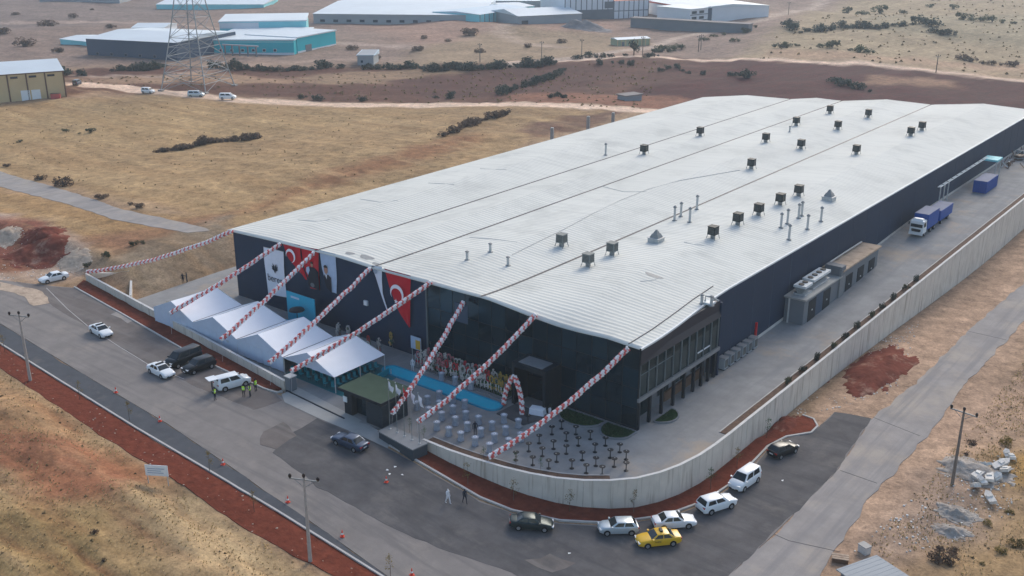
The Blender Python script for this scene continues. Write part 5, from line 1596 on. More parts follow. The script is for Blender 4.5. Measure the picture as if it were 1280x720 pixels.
def car(kind, paint, label, rear_px, front_px, z=None, taxi=False, bar=False, hatch_up=False, cat='car'):
    k = CARK[kind]; L_, W, H = k['L'], k['W'], k['H']; w = W / 2
    a = G(*rear_px, z); b_ = G(*front_px, z)
    mid = (a + b_) / 2; rz = math.atan2(b_.y - a.y, b_.x - a.x)
    t = thing('parked_car', label, cat, (mid.x, mid.y, mid.z + .02), rz, 'parked vehicles')
    # ground pitch
    hz = lambda d_: float(base_z(np.float64(mid.x + d_ * math.cos(rz)), np.float64(mid.y + d_ * math.sin(rz))))
    if z is None: t.rotation_euler = (0, -math.atan2(hz(1.3) - hz(-1.3), 2.6), rz)
    pm = M['paint_' + paint]; hl = L_ / 2
    fx = k['ws'] + .02
    st = [(-hl, .42, k['tail'] - .22, .80), (-hl + .06, .32, k['tail'] - .04, .88), (-hl + .25, .24, k['tail'], .95), (-hl + .7, k['gc'], k['tail'] + .02, .99), (-.9, k['gc'], k['belt'] + .01, 1.0), (0, k['gc'], k['belt'], 1.0),
          (fx, k['gc'], k['belt'] - .02, 1.0), (fx + (hl - fx) * .45, k['gc'], k['hood'] + .02, .985), (hl - .35, .2, k['hood'] - .06, .93), (hl - .12, .26, k['hood'] - .16, .86), (hl, .38, k['hood'] - .32, .74)]
    V = []; rings = []
    for x, zb, zt, s in st:
        ww = w * s; zm = zb + (zt - zb) * .55
        half = [(ww * .80, zb), (ww * .97, zb + .10), (ww, zm), (ww * .965, zt - .10), (ww * .86, zt - .015), (ww * .5, zt + .025)]
        ring = [(x, y, z_) for y, z_ in half] + [(x, -y, z_) for y, z_ in half[::-1]]
        rings.append(ring)
    n = len(rings[0]); V = [p for r_ in rings for p in r_]; F = []
    for i in range(len(rings) - 1):
        for j in range(n):
            j2 = (j + 1) % n
            F.append((i * n + j, i * n + j2, (i + 1) * n + j2, (i + 1) * n + j))
    F += [tuple(range(n))[::-1], tuple(range((len(rings) - 1) * n, len(rings) * n))]
    body = MB().add(V, [f[::-1] for f in F])
    # cabin
    zb = k['belt'] - .03; wb_, wr = w * .93, w * .74
    lo = [Vector((k['rg'], -wb_, zb)), Vector((k['ws'], -wb_ * .97, zb)), Vector((k['ws'], wb_ * .97, zb)), Vector((k['rg'], wb_, zb))]
    hi = [Vector((k['rr'], -wr, H - .04)), Vector((k['rf'], -wr, H - .05)), Vector((k['rf'], wr, H - .05)), Vector((k['rr'], wr, H - .04))]
    cr = [Vector((k['rr'] + .12, -wr * .7, H)), Vector((k['rf'] - .12, -wr * .7, H)), Vector((k['rf'] - .12, wr * .7, H)), Vector((k['rr'] + .12, wr * .7, H))]
    body.add(lo + hi + cr, [(0, 1, 5, 4), (1, 2, 6, 5), (2, 3, 7, 6), (3, 0, 4, 7), (4, 5, 9, 8), (5, 6, 10, 9), (6, 7, 11, 10), (7, 4, 8, 11), (8, 9, 10, 11)])
    bo = body.build('body', pm, t)
    bv = bo.modifiers.new('soft', 'BEVEL'); bv.width = .035; bv.segments = 2; bv.limit_method = 'ANGLE'; bv.angle_limit = R(35)
    bo.data.polygons.foreach_set('use_smooth', [True] * len(bo.data.polygons))
    mb = MB(); face_panel(mb, [lo[1], lo[2], hi[2], hi[1]], .07, .012); mb.build('windscreen', M['car_glass'], t)
    if not hatch_up:
        mb = MB(); face_panel(mb, [lo[3], lo[0], hi[0], hi[3]], .12, .012); mb.build('rear_window', M['car_glass'], t)
    else:
        MB().add([(k['rg'] - .02, -.72, .55), (k['rg'] - .02, .72, .55), (k['rr'] - .04, .60, H - .12), (k['rr'] - .04, -.60, H - .12)], [(0, 1, 2, 3)]).build('load_bay', M['trim_black'], t)
        MB().box((k['rr'] - .62, 0, H + .04), (1.2, 1.4, .07), 0, 0).build('tailgate', pm, t)
    for s, (A, B, C2, D) in ((-1, (lo[0], lo[1], hi[1], hi[0])), (1, (lo[2], lo[3], hi[3], hi[2]))):
        for f0, f1 in ((.10, .47), (.51, .88)):
            q = [A.lerp(B, f0), A.lerp(B, f1), D.lerp(C2, f1), D.lerp(C2, f0)]
            q = [q[0].lerp(q[3], .12), q[1].lerp(q[2], .12), q[1].lerp(q[2], .90), q[0].lerp(q[3], .90)]
            mb = MB(); face_panel(mb, q, .02, .012); mb.build('side_window', M['car_glass'], t)
    # wheels
    for sx in (-1, 1):
        for sy in (-1, 1):
            r_ = .33 if H < 1.6 else .36
            def disc(r0, y0, y1, n=16):
                return MB().add([(r0 * math.cos(2 * PI * i / n), y0, r0 * math.sin(2 * PI * i / n)) for i in range(n)] + [(r0 * .93 * math.cos(2 * PI * i / n), y1, r0 * .93 * math.sin(2 * PI * i / n)) for i in range(n)],
                                [tuple(range(n)), tuple(range(n, 2 * n))[::-1]] + [(i, n + i, n + (i + 1) % n, (i + 1) % n) for i in range(n)])
            wh = disc(r_, sy * (w - .20), sy * (w + .015)).build('wheel', M['tyre'], t)
            wh.location = (sx * k['wb'] / 2, 0, r_ - .02)
            disc(r_ * .62, sy * (w - .02), sy * (w + .028)).build('rim', M['rim'], wh)
            disc(r_ * 1.16, sy * (w - .24), sy * (w + .006)).build('wheel_arch', M['trim_black'], t).location = (sx * k['wb'] / 2, 0, r_ + .01)
    for sy in (-1, 1):
        MB().box((hl - .14, sy * w * .62, k['hood'] - .24), (.22, .42, .15)).build('headlight', M['lamp_clear'], t)
        MB().box((-hl + .08, sy * w * .68, k['tail'] - .18), (.14, .34, .18)).build('taillight', M['lamp_red'], t)
        MB().box((k['ws'] - .15, sy * (w + .07), k['belt'] + .05), (.16, .2, .13)).build('mirror', pm, t)
    MB().box((hl - .03, 0, .40), (.10, W * .62, .18)).build('grille', M['trim_black'], t)
    MB().box((-hl + .03, 0, .38), (.10, W * .66, .16)).build('rear_bumper', M['trim_black'], t)
    MB().box((-hl - .01, 0, .66), (.03, .5, .12)).build('number_plate', M['plate_white'], t)
    MB().box((hl + .012, 0, .48), (.03, .5, .11)).build('number_plate', M['plate_white'], t)
    if taxi:
        MB().box((-.25, 0, H + .08), (.28, .6, .16)).build('roof_sign', M['trim_black'], t)
        for sy in (-1, 1):
            o = put('lettering', text_mesh('TAKSİ', .26, M['trim_black']), t, (.3, sy * (w + .012), .72)); o.rotation_euler = (PI / 2, 0, 0 if sy < 0 else PI)
    if bar:
        MB().box((-.15, 0, H + .07), (.28, 1.1, .13)).build('light_bar', M['trim_black'], t)
    return t
car('sedan', 'white', 'white saloon parked on the chalky ground by the red soil heaps', (85, 347), (50, 355))
car('sedan', 'white', 'white patrol car driving alone on the lane, dark bar on its roof', (113, 410), (141, 426), bar=True)
car('sedan', 'white', 'white patrol car facing the road beside the black vehicles', (188, 461), (216, 475), bar=True)
car('minibus', 'black', 'black minibus parked at the kerb behind the black off-roader', (249, 446), (210, 462), cat='minibus')
car('suv', 'black', 'black off-roader parked between black minibus and white van', (270, 455), (228, 470))
car('van', 'white', 'white small van with raised tailgate near the officers in yellow', (271, 489), (311, 478), hatch_up=True, cat='van')
car('sedan', 'blue', 'dark blue saloon waiting on the dark asphalt by the gate', (458, 566), (417, 549))
car('sedan', 'green', 'dark green saloon, leftmost car along the curving wall', (638, 657), (690, 661))
car('hatch', 'silver', 'silver hatchback behind the yellow taxi at the curving wall', (797, 664), (747, 665))
car('sedan', 'white', 'white saloon at the kerb just above the yellow taxi', (816, 659), (868, 655))
car('sedan', 'yellow', 'yellow taxi with black roof sign at the road corner', (851, 676), (793, 682), taxi=True, cat='taxi')
car('suv', 'white', 'white estate car between white saloon and white van at the corner', (874, 642), (916, 629))
car('van', 'white', 'white tall passenger van facing the camera at the corner kerb', (943, 597), (917, 615), cat='van')
car('hatch', 'black', 'black hatchback, last parked car on the right near the small red heap', (964, 573), (992, 561))
# far vehicles by the pylon
car('van', 'white', 'small white pickup on the far dirt track left of the pylon', (177, 116), (194, 117), cat='van')
car('minibus', 'white', 'white minibus parked at the foot of the pylon', (276, 124), (294, 124), cat='minibus')
car('minibus', 'silver', 'grey minibus under the pylon left of the white minibus', (237, 121), (254, 121), cat='minibus')
car('van', 'blue', 'blue van beside the yellow warehouse', (92, 108), (101, 104), cat='van')

# lorry with trailer, blue container body
def lorry():
    p = G(1150, 298, 2.6); y0 = p.y
    t = thing('lorry', 'white-cabbed lorry with blue box body and blue trailer in the side yard', 'lorry', (-54.0, y0, float(yard_rise(np.float64(y0 + 5)))), PI / 2)
    # local x forward is -Y here: cab faces the camera
    t.rotation_euler = (0, 0, -PI / 2)
    cab = MB().box((-1.1, 0, 1.75), (2.1, 2.45, 2.3), 0, 0, (.88, .94)).build('cab', M['paint_white'], t)
    bv = cab.modifiers.new('soft', 'BEVEL'); bv.width = .12; bv.segments = 2
    MB().add([(-.075, -1.05, 1.75), (-.075, 1.05, 1.75), (-.19, 1.0, 2.7), (-.19, -1.0, 2.7)], [(0, 1, 2, 3)]).build('windscreen', M['car_glass'], t)
    for s in (-1, 1):
        MB().add([(-1.5, s * 1.215, 1.8), (-.35, s * 1.215, 1.8), (-.5, s * 1.19, 2.6), (-1.5, s * 1.19, 2.6)], [(0, 1, 2, 3) if s < 0 else (3, 2, 1, 0)]).build('side_window', M['car_glass'], t)
        MB().box((-.0, s * .9, .95), (.14, .4, .2)).build('headlight', M['lamp_clear'], t)
        MB().box((-.25, s * 1.4, 2.3), (.15, .2, .5)).build('mirror', M['trim_black'], t)
    MB().box((-.02, 0, 1.2), (.1, 1.6, .5)).build('grille', M['trim_black'], t)
    MB().box((-.05, 0, .6), (.25, 2.4, .4)).build('bumper', M['paint_white'], t)
    MB().box((-.95, 0, 3.02), (1.3, 1.9, .4), 0, 0, (.6, .8)).build('wind_deflector', M['paint_white'], t)
    MB().box((-5.3, 0, 2.35), (6.0, 2.5, 2.7)).build('box_body', M['truck_blue'], t)
    MB().box((-5.3, 0, 3.72), (6.02, 2.46, .05)).build('box_roof', M['truck_tarp'], t)
    MB().box((-4.6, 0, .85), (7.6, .9, .25)).build('chassis', M['trim_black'], t)
    MB().box((-13.0, 0, 1.9), (7.2, 2.5, 1.9)).build('trailer_body', M['truck_blue'], t)
    MB().box((-13.0, 0, 2.87), (7.1, 2.3, .06)).build('trailer_tarp', M['truck_tarp'], t)
    MB().box((-12.5, 0, .8), (8.6, .5, .2)).build('trailer_chassis', M['trim_black'], t)
    for x in (-1.2, -4.6, -6.6, -10.8, -14.6):
        for s in (-1, 1):
            w_ = MB().tube([(0, s * .85, 0), (0, s * 1.2, 0)], .5, 14).build('wheel', M['tyre'], t); w_.location = (x, 0, .5)
            MB().tube([(0, s * 1.19, 0), (0, s * 1.22, 0)], .26, 10).build('rim', M['rim'], w_)
lorry()
p = G(1228, 238, 2.9)
t = thing('blue_container', 'bright blue low box container standing under the pipe bridge', 'container', (-53.6, p.y + 1, float(yard_rise(np.float64(p.y)))), 0)
MB().bx(-1.3, 1.3, -4.0, 4.0, .05, 2.45).build('body', M['truck_blue'], t)
MB().bx(-1.22, 1.22, -3.9, 3.9, 2.45, 2.5).build('roof', M['truck_tarp'], t)
for k in range(9): MB().bx(1.3, 1.35, -3.9 + k * .975 - .05, -3.9 + k * .975 + .05, .1, 2.4).build('rib', M['truck_blue'], t)
for k in range(3): MB().bx(-.9 + k * .9 - .05, -.9 + k * .9 + .05, -4.05, -4.0, .1, 2.4).build('rib', M['truck_blue'], t)
# scrap pile behind the trailer
rnd = random.Random(4)
for i in range(26):
    x, y = rnd.uniform(-56.5, -50.8), rnd.uniform(247, 276); z = float(yard_rise(np.float64(y)))
    s = rnd.uniform(.5, 1.3)
    kind = i % 3
    t = thing(('scrap_drum', 'scrap_pallet', 'scrap_steel')[kind], '%s in the scrap yard by the navy wall, %s nearest the blue trailer' % (('rusty drum', 'grey pallet stack', 'pale steel frame')[kind], nth(i // 3)), ('drum', 'pallet', 'scrap')[kind], (x, y - (i // 3) * 0 , z), rnd.uniform(0, 3), 'scrap beyond the trailer')
    t['_y'] = y
    if kind == 0:
        MB().lathe([(.4 * s, 0), (.42 * s, .5 * s), (.4 * s, 1.1 * s)], 10).build('barrel', M[rnd.choice(('bg_brown', 'bg_slate'))], t); MB().lathe([(.42 * s, 1.1 * s), (.42 * s, 1.15 * s)], 10).build('lid', M['galv'], t)
    elif kind == 1:
        for k in range(4): MB().box((0, 0, .15 + k * .32), (1.5 * s, 1.2 * s, .2), rnd.uniform(-.2, .2)).build('pallet', M[rnd.choice(('bg_grey', 'bg_brown', 'pale_heap'))], t)
    else:
        for k in range(6): MB().tube([(rnd.uniform(-1, 1), rnd.uniform(-1, 1), .1), (rnd.uniform(-1.4, 1.4), rnd.uniform(-1, 1), rnd.uniform(.4, 1.9))], .09, 4).build('bar', M[rnd.choice(('fascia', 'galv', 'bg_brown'))], t)
def rename_scrap():
    for nm, wd in (('scrap_drum', 'rusty drum'), ('scrap_pallet', 'grey pallet stack'), ('scrap_steel', 'pale steel frame')):
        L_ = sorted([o for o in C.objects if o.parent is None and o.name.startswith(nm)], key=lambda o: o['_y'])
        for i, o in enumerate(L_):
            o['label'] = '%s in the scrap yard by the navy wall, %s nearest the blue trailer' % (wd, nth(i)); del o['_y']
rename_scrap()

# ------------------------------------------------------------------ people
def person_mesh(pose):
    """continuous figure 1.75 m tall; returns an evaluated mesh with material slots top / trousers / skin / hair / shoes"""
    V, E, RD = [], [], []
    def v(p, r_, link=None):
        V.append(p); RD.append(r_)
        if link is not None: E.append((link, len(V) - 1))
        return len(V) - 1
    pel = v((0, 0, .95), .145); wst = v((0, .01, 1.10), .125, pel); chest = v((0, .0, 1.30), .16, wst); upc = v((0, 0, 1.42), .13, chest)
    nk = v((0, .01, 1.50), .055, upc); hd0 = v((0, -.02, 1.57), .075, nk); hd1 = v((0, -.02, 1.66), .10, hd0); hd2 = v((0, -.01, 1.73), .07, hd1)
    v((0, -.12, 1.635), .018, hd1)
    for s in (-1, 1):
        st_ = {'stand': 0, 'walk': .24 * s, 'talk': .06 * s}[pose]
        hp = v((s * .10, 0, .90), .10, pel); kn = v((s * .11, -st_ * .6 - .02, .50), .065, hp); an = v((s * .12, -st_ + .02, .10), .045, kn)
        hl = v((s * .12, -st_ + .05, .045), .045, an); v((s * .13, -st_ - .15, .035), .035, hl)
        sh = v((s * .19, 0, 1.41), .065, upc)
        if pose == 'talk' and s > 0: el, wr = (.28, -.06, 1.16), (.12, -.26, 1.22)
        elif pose == 'walk': el, wr = (s * .25, s * .12, 1.14), (s * .24, s * .10 - .12, .92)
        else: el, wr = (s * .26, .03, 1.14), (s * .27, -.04, .90)
        e_ = v(el, .048, sh); w_ = v(wr, .034, e_)
        d_ = (Vector(wr) - Vector(el)).normalized(); pm_ = Vector(wr) + d_ * .07; h_ = v(tuple(pm_), .036, w_)
        sd = d_.cross(Vector((0, 1, 0.2))).normalized()
        for q, ln in ((-.028, .055), (-.010, .07), (.010, .065), (.028, .05)):
            f1 = v(tuple(pm_ + d_ * .045 + sd * q), .010, h_); v(tuple(pm_ + d_ * (.045 + ln) + sd * q + Vector((0, -.015, 0))), .008, f1)
        th = v(tuple(Vector(wr) + d_ * .03 + Vector((0, -.04, 0))), .011, h_); v(tuple(Vector(wr) + d_ * .075 + Vector((0, -.06, 0))), .009, th)
    me = bpy.data.meshes.new('body'); me.from_pydata(V, E, [])
    o = bpy.data.objects.new('body', me); C.objects.link(o)
    o.modifiers.new('skin', 'SKIN'); sub = o.modifiers.new('sub', 'SUBSURF'); sub.levels = 1; sub.render_levels = 1
    if not me.skin_vertices: me.attributes  # layer is made by the modifier
    bpy.context.view_layer.update()
    if not me.skin_vertices:
        bm = bmesh.new(); bm.from_mesh(me); bm.verts.layers.skin.verify(); bm.to_mesh(me); bm.free()
    sv = me.skin_vertices[0].data
    for i, r_ in enumerate(RD): sv[i].radius = (r_, r_ * (.78 if 1 <= i <= 3 else 1))
    sv[0].use_root = True
    me.update(); bpy.context.view_layer.update()
    ev = bpy.data.meshes.new_from_object(o.evaluated_get(bpy.context.evaluated_depsgraph_get()))
    bpy.data.objects.remove(o)
    for p in ev.polygons:
        c = p.center; p.use_smooth = True
        if c.z > 1.50: k = 2 if (c.y < .01 or c.z < 1.6) and c.z < 1.70 else 3
        elif c.z < .09: k = 4
        elif abs(c.x) < .165 and c.z < .98 or c.z < .80: k = 1
        elif (c.z < .94 and abs(c.x) > .19) or (pose == 'talk' and c.y < -.23 and c.z > 1): k = 2
        else: k = 0
        p.material_index = k
    return ev
PM = {k: person_mesh(k) for k in ('stand', 'walk', 'talk')}
def person(label, px, pose, top, legs, rz, vest=False, cap=False, z=None):
    p = G(*px, z)
    t = thing('person', label, 'person', (p.x, p.y, p.z + .02), rz)
    me = PM[pose].copy(); me.materials.clear()
    for m in (top, legs, 'skin', 'hair', 'black_plastic'): me.materials.append(M[m])
    put('body', me, t)
    if vest:
        mb = MB(); n = 14; V = []
        for z_, r1, r2 in ((.96, .185, .145), (1.12, .17, .135), (1.30, .195, .15), (1.43, .20, .13), (1.47, .12, .10)):
            for k in range(n): V.append((r1 * math.cos(2 * PI * k / n), r2 * math.sin(2 * PI * k / n), z_))
        mb.add(V, [(j * n + k, j * n + (k + 1) % n, (j + 1) * n + (k + 1) % n, (j + 1) * n + k) for j in range(4) for k in range(n)])
        ve = mb.build('vest', M['vest'], t, smooth=True)
        MB().lathe([(.192, 1.16), (.192, 1.20)], 14).build('reflective_band', M['cone_white'], ve)
    if cap:
        MB().lathe([(.112, 1.67), (.118, 1.72), (.06, 1.78)], 12, (0, -.01, 0)).build('cap', M['navy_cloth'], t)
    return t
person('officer in yellow vest at the open tailgate of the white van', (269, 500), 'talk', 'navy_cloth', 'navy_cloth', 2.2, True, True)
person('person in dark clothes leaning at the raised van tailgate', (266, 492), 'stand', 'navy_cloth', 'navy_cloth', 2.6)
person('officer in yellow vest, left of the three beside the white van', (305, 496), 'stand', 'navy_cloth', 'navy_cloth', .6, True, True)
person('officer in yellow vest, middle of the three beside the white van', (313, 496), 'talk', 'navy_cloth', 'navy_cloth', -.6, True, True)
person('officer in yellow vest standing closest to the red soil strip', (320, 489), 'stand', 'navy_cloth', 'navy_cloth', -1.5, True, True)
person('pedestrian in black and white walking on the dark lane, left of two', (560, 629), 'walk', 'shirt_white', 'navy_cloth', 1.4)
person('pedestrian in black walking at the kerb of the curving wall', (581, 629), 'walk', 'navy_cloth', 'navy_cloth', 1.2)
person('person in white shirt standing at the left end of the pool', (516, 463), 'stand', 'shirt_white', 'navy_cloth', .3, z=0.0)
person('person in black among the white cocktail tables', (594, 543), 'stand', 'navy_cloth', 'navy_cloth', .8, z=0.0)
person('person in dark clothes, left of the pair beside the bank', (229, 354), 'stand', 'navy_cloth', 'navy_cloth', .5)
person('person in dark clothes, right of the pair beside the bank', (234, 353), 'talk', 'navy_cloth', 'navy_cloth', -.5)
person('person in dark suit on the teal stage', (354, 384), 'stand', 'navy_cloth', 'navy_cloth', .1, z=0.0)

# ------------------------------------------------------------------ poles, cones, signs
def utility_pole(label, px, h, m, rz, arm=1.5, lean=0):
    p = G(*px)
    t = thing('utility_pole', label, 'utility pole', p, rz, 'power poles')
    t.rotation_euler = (0, lean, rz)
    MB().tube([(0, 0, -.2), (0, 0, h)], [.21, .12], 8).build('shaft', M[m], t)
    MB().bx(-arm, arm, -.06, .06, h - .32, h - .2).build('crossarm', M['galv_dark'], t)
    for x, z in ((-arm + .1, h - .2), (0, h), (arm - .1, h - .2)):
        MB().lathe([(.10, 0), (.17, .16), (.15, .34), (.05, .42)], 8, (x, 0, z)).build('insulator', M['porcelain'], t)
    for s in (-1, 1): MB().tube([(s * arm * .7, 0, h - .28), (0, 0, h - 1.1)], .03, 4).build('brace', M['galv_dark'], t)
    return p
utility_pole('pale concrete power pole in the red strip at the bottom, left of the road', (388, 703), 9.3, 'pole_concrete', R(25))
utility_pole('pale concrete power pole at the left edge on the red strip', (38, 476), 9.3, 'pole_concrete', R(25))
utility_pole('brown power pole among the rubble at the right', (1190, 606), 9.3, 'pole_wood', R(-8))
for i, (u, v, h) in enumerate(((677, 75, 7), (727, 72, 7), (803, 72, 8), (876, 62, 6), (985, 22, 8), (873, 64, 6), (1170, 90, 6), (600, 78, 7))):
    utility_pole('thin distant power pole, %s from the left along the far tracks' % nth(sorted([677, 727, 803, 876, 985, 873, 1170, 600]).index(u)), (u, v), h, 'pole_wood', .4, .8)
CON = [(145, 491), (200, 527), (279, 581), (360, 628), (428, 671), (483, 603), (515, 719)]
def cone():
    t = thing('traffic_cone', 'x', 'traffic cone')
    MB().lathe([(.15, .04), (.035, .72)], 12).build('cone', M['cone_red'], t)
    MB().lathe([(.118, .26), (.092, .42)], 12).build('band', M['cone_white'], t)
    MB().bx(-.2, .2, -.2, .2, 0, .04).build('base', M['cone_red'], t)
    return t
pc = cone()
for i, (u, v) in enumerate(CON):
    t = pc if i == 0 else copy_tree(pc); t.location = G(u, v) + Vector((0, 0, .03)); t.rotation_euler = (0, 0, i); t.scale = (1.05, 1.05, 1.05)
    lab = 'orange-red traffic cone on the dark lane near the blue saloon' if (u, v) == (483, 603) else 'orange-red traffic cone, %s from the left along the road edge' % nth(i if i < 5 else 5)
    tag(t, lab, 'traffic cone', 'traffic cones on the road')
p = G(198, 606)
t = thing('site_sign', 'white notice board on two posts at the edge of the red strip', 'sign', p, R(32))
MB().bx(-1.25, 1.25, -.03, .03, 1.1, 2.35).build('board', M['sign_white'], t)
for s in (-1, 1): MB().tube([(s * 1.1, .06, -.1), (s * 1.1, .06, 2.3)], .05, 6).build('post', M['galv'], t)
for k, (x0, x1, z) in enumerate(((-1.0, .9, 1.95), (-1.0, .5, 1.7), (-1.0, .75, 1.45))): MB().bx(x0, x1, -.045, -.031, z - .05, z + .05).build('print_line', M['sign_print'], t)
# concrete posts behind the roof edge
for i, (u, v, h) in enumerate(((690, 179, 4), (735, 167, 4.6), (766, 159, 4))):
    p = G(u, v)
    t = thing('concrete_post', 'bare concrete post in the cutting behind the roof, %s from the left' % nth(i), 'post', p, .3, 'concrete posts behind the roof')
    MB().box((0, 0, h / 2 - .2), (.75, .75, h)).build('shaft', M['pole_concrete'], t)
    MB().box((0, 0, h - .15), (.55, .55, .12)).build('cap', M['coping'], t)

# debris at the right edge
rnd = random.Random(12)
DEB = [(1222, 597, 2.4, .7), (1229, 585, 1.8, -.6), (1236, 600, 2.6, 1.2), (1250, 585, 3.0, .5), (1258, 573, 1.6, 1.4), (1245, 600, 1.4, .1), (1237, 625, 2.6, 1.5), (1263, 577, 1.2, 1.5), (1219, 612, 1.2, .3), (1256, 592, 2.0, .9), (1226, 605, 1.5, 1.8)]
for i, (u, v, L_, a) in enumerate(DEB):
    p = G(u, v)
    t = thing('broken_slab', 'broken white plaster slab in the rubble, %s from the left' % nth(sorted(range(len(DEB)), key=lambda k: DEB[k][0]).index(i)), 'debris', (p.x, p.y, float(ground_z(np.array([p.x]), np.array([p.y]))[0]) + .35), a + .6, 'white debris in the rubble')
    t.rotation_euler = (rnd.uniform(-.5, .5), rnd.uniform(-.5, .2), a + .6)
    w_ = rnd.uniform(.35, .6)
    V = [(-L_ / 2, -w_, 0), (L_ * .3, -w_ * .8, 0), (L_ / 2, w_ * .2, 0), (L_ * .2, w_, 0), (-L_ * .4, w_ * .7, 0)]
    MB().prism([q[:2] for q in V], -.15, .2).build('slab', M['rubble'], t)
    MB().prism([(-.3, -.3), (.35, -.2), (.2, .3), (-.25, .25)], .2, .34).build('fragment', M['rubble'], t)
# blue corrugated shed at the bottom edge
p = G(1108, 722)
t = thing('small_shed', 'pale blue sheet-roofed shed cut by the bottom edge', 'shed', (p.x + .3, p.y - 2.6, p.z - .2), R(-22))
MB().bx(-2.6, 2.6, -2.6, 2.2, -.3, 1.7).build('wall', M['bg_slate'], t)
MB().add([(-2.9, -3.0, 2.0), (2.9, -3.0, 2.0), (2.9, 2.5, 1.75), (-2.9, 2.5, 1.75), (-2.9, -3.0, 1.9), (2.9, -3.0, 1.9), (2.9, 2.5, 1.65), (-2.9, 2.5, 1.65)], [(0, 1, 2, 3), (7, 6, 5, 4), (0, 4, 5, 1), (1, 5, 6, 2), (2, 6, 7, 3), (3, 7, 4, 0)]).build('roof', M['bg_grey'], t)
for k in range(11):
    x = -2.7 + k * .54
    MB().add([(x - .05, -3.0, 2.0), (x + .05, -3.0, 2.0), (x + .05, 2.5, 1.75), (x - .05, 2.5, 1.75), (x, -3.0, 2.025), (x, 2.5, 1.775)], [(0, 4, 5, 3), (4, 1, 2, 5)]).build('roof_rib', M['bg_grey'], t)
MB().bx(-1.2, -.2, 2.2, 2.26, 0, 1.5).build('door', M['bg_brown'], t)
p = G(1080, 690)
t = thing('block_kiosk', 'small pale concrete block hut at the corner of the blue shed', 'hut', p, R(-22))
MB().bx(-.5, .5, -.4, .4, -.2, .8).build('wall', M['coping'], t); MB().bx(-.55, .55, -.45, .45, .8, .86).build('roof', M['trim_grey'], t)
p = G(1050, 701)
t = thing('timber_crate', 'pale wooden crate lying at the road edge by the shed', 'crate', p, .4)
for k in range(3): MB().bx(-.8, .8, -.5 + k * .36, -.2 + k * .36, .45, .5).build('plank', M['pale_heap'], t)
MB().bx(-.75, .75, -.5, .5, -.05, .44).build('box', M['bg_brown'], t)
# ------------------------------------------------------------------ buildings in the distance
def block(name, label, p0, p1, depth, h, wall, roof, rise=1.0, gable='long', cat='warehouse', over=.4, windows=(), bands=(), posts=0, doors=(), base=None):
    """p0 -> p1: the foot of the wall that faces the camera, in the photograph"""
    a, b_ = G(*p0), G(*p1)
    z = min(a.z, b_.z); rz = math.atan2(b_.y - a.y, b_.x - a.x); L_ = math.hypot(b_.x - a.x, b_.y - a.y)
    zt = float(np.min(ground_z(np.array([a.x, b_.x]), np.array([a.y, b_.y]))))
    t = thing(name, label, cat, (a.x, a.y, min(z, zt) - .2), rz)
    h += .2
    MB().bx(0, L_, 0, depth, -2, h).build('wall', M[wall], t)
    mb = MB(); o_ = over
    if gable == 'long':
        V = [(-o_, -o_, h), (L_ + o_, -o_, h), (L_ + o_, depth / 2, h + rise), (-o_, depth / 2, h + rise), (L_ + o_, depth + o_, h), (-o_, depth + o_, h)]
        mb.add(V, [(0, 1, 2, 3), (3, 2, 4, 5), (0, 3, 5), (1, 4, 2), (0, 5, 4, 1)])
    elif gable == 'cross':
        V = [(-o_, -o_, h), (L_ / 2, -o_, h + rise), (L_ + o_, -o_, h), (-o_, depth + o_, h), (L_ / 2, depth + o_, h + rise), (L_ + o_, depth + o_, h)]
        mb.add(V, [(0, 1, 4, 3), (1, 2, 5, 4), (0, 2, 1), (3, 4, 5), (0, 3, 5, 2)])
    elif gable == 'mono':
        V = [(-o_, -o_, h), (L_ + o_, -o_, h), (L_ + o_, depth + o_, h + rise), (-o_, depth + o_, h + rise), (-o_, -o_, h - .2), (L_ + o_, -o_, h - .2), (L_ + o_, depth + o_, h), (-o_, depth + o_, h)]
        mb.add(V, [(0, 1, 2, 3), (7, 6, 5, 4), (0, 4, 5, 1), (1, 5, 6, 2), (2, 6, 7, 3), (3, 7, 4, 0)])
    else:
        mb.bx(-o_, L_ + o_, -o_, depth + o_, h, h + max(rise, .25))
    mb.build('roof', M[roof], t)
    for i in range(posts):
        x = L_ * i / (posts - 1)
        MB().bx(x - .22, x + .22, -.14, .02, 0, h).build('pilaster', M['bg_brown'] if wall == 'bg_yellow' else M['bg_slate' if wall != 'bg_green' else 'bg_yellow'], t)
    for (f0, f1, z0, z1, m) in windows:
        w_ = MB().bx(L_ * f0, L_ * f1, -.10, .02, z0, z1).build('window', M[m], t)
        MB().bx(L_ * f0 + .12, L_ * f1 - .12, -.13, -.10, z0 + .12, z1 - .12).build('pane', M['bg_glass'], w_)
    for (f0, f1, z0, z1, m) in doors:
        MB().bx(L_ * f0, L_ * f1, -.14, .02, z0, z1).build('door', M[m], t)
    for (f0, f1, z0, z1, m) in bands:
        MB().bx(L_ * f0, L_ * f1, -.08, .02, z0, z1).build('band', M[m], t)
    return t, L_, h
Y_ = [(.03 + .123 * k, .03 + .123 * k + .05, 7.0, 7.7, 'bg_brown') for k in range(8)]
block('yellow_warehouse', 'cream yellow warehouse with brown pilasters and pale roof at the left edge', (-110, 136), (83, 121), 30, 8.4, 'bg_yellow', 'bg_roof', 2.0, windows=Y_, posts=9,
      doors=((.70, .76, 0, 3.2, 'sign_white'), (.77, .83, 0, 3.2, 'sign_white')), bands=((0, 1, 8.2, 8.5, 'bg_brown'),))
t = thing('storage_box', 'red container beside the yellow warehouse wall', 'container', G(70, 123), .9)
MB().bx(-1.4, 1.4, -.8, .8, -.2, 1.5).build('case', M['bg_red'], t); MB().bx(-1.45, 1.45, -.85, .85, 1.5, 1.6).build('lid', M['bg_brown'], t)
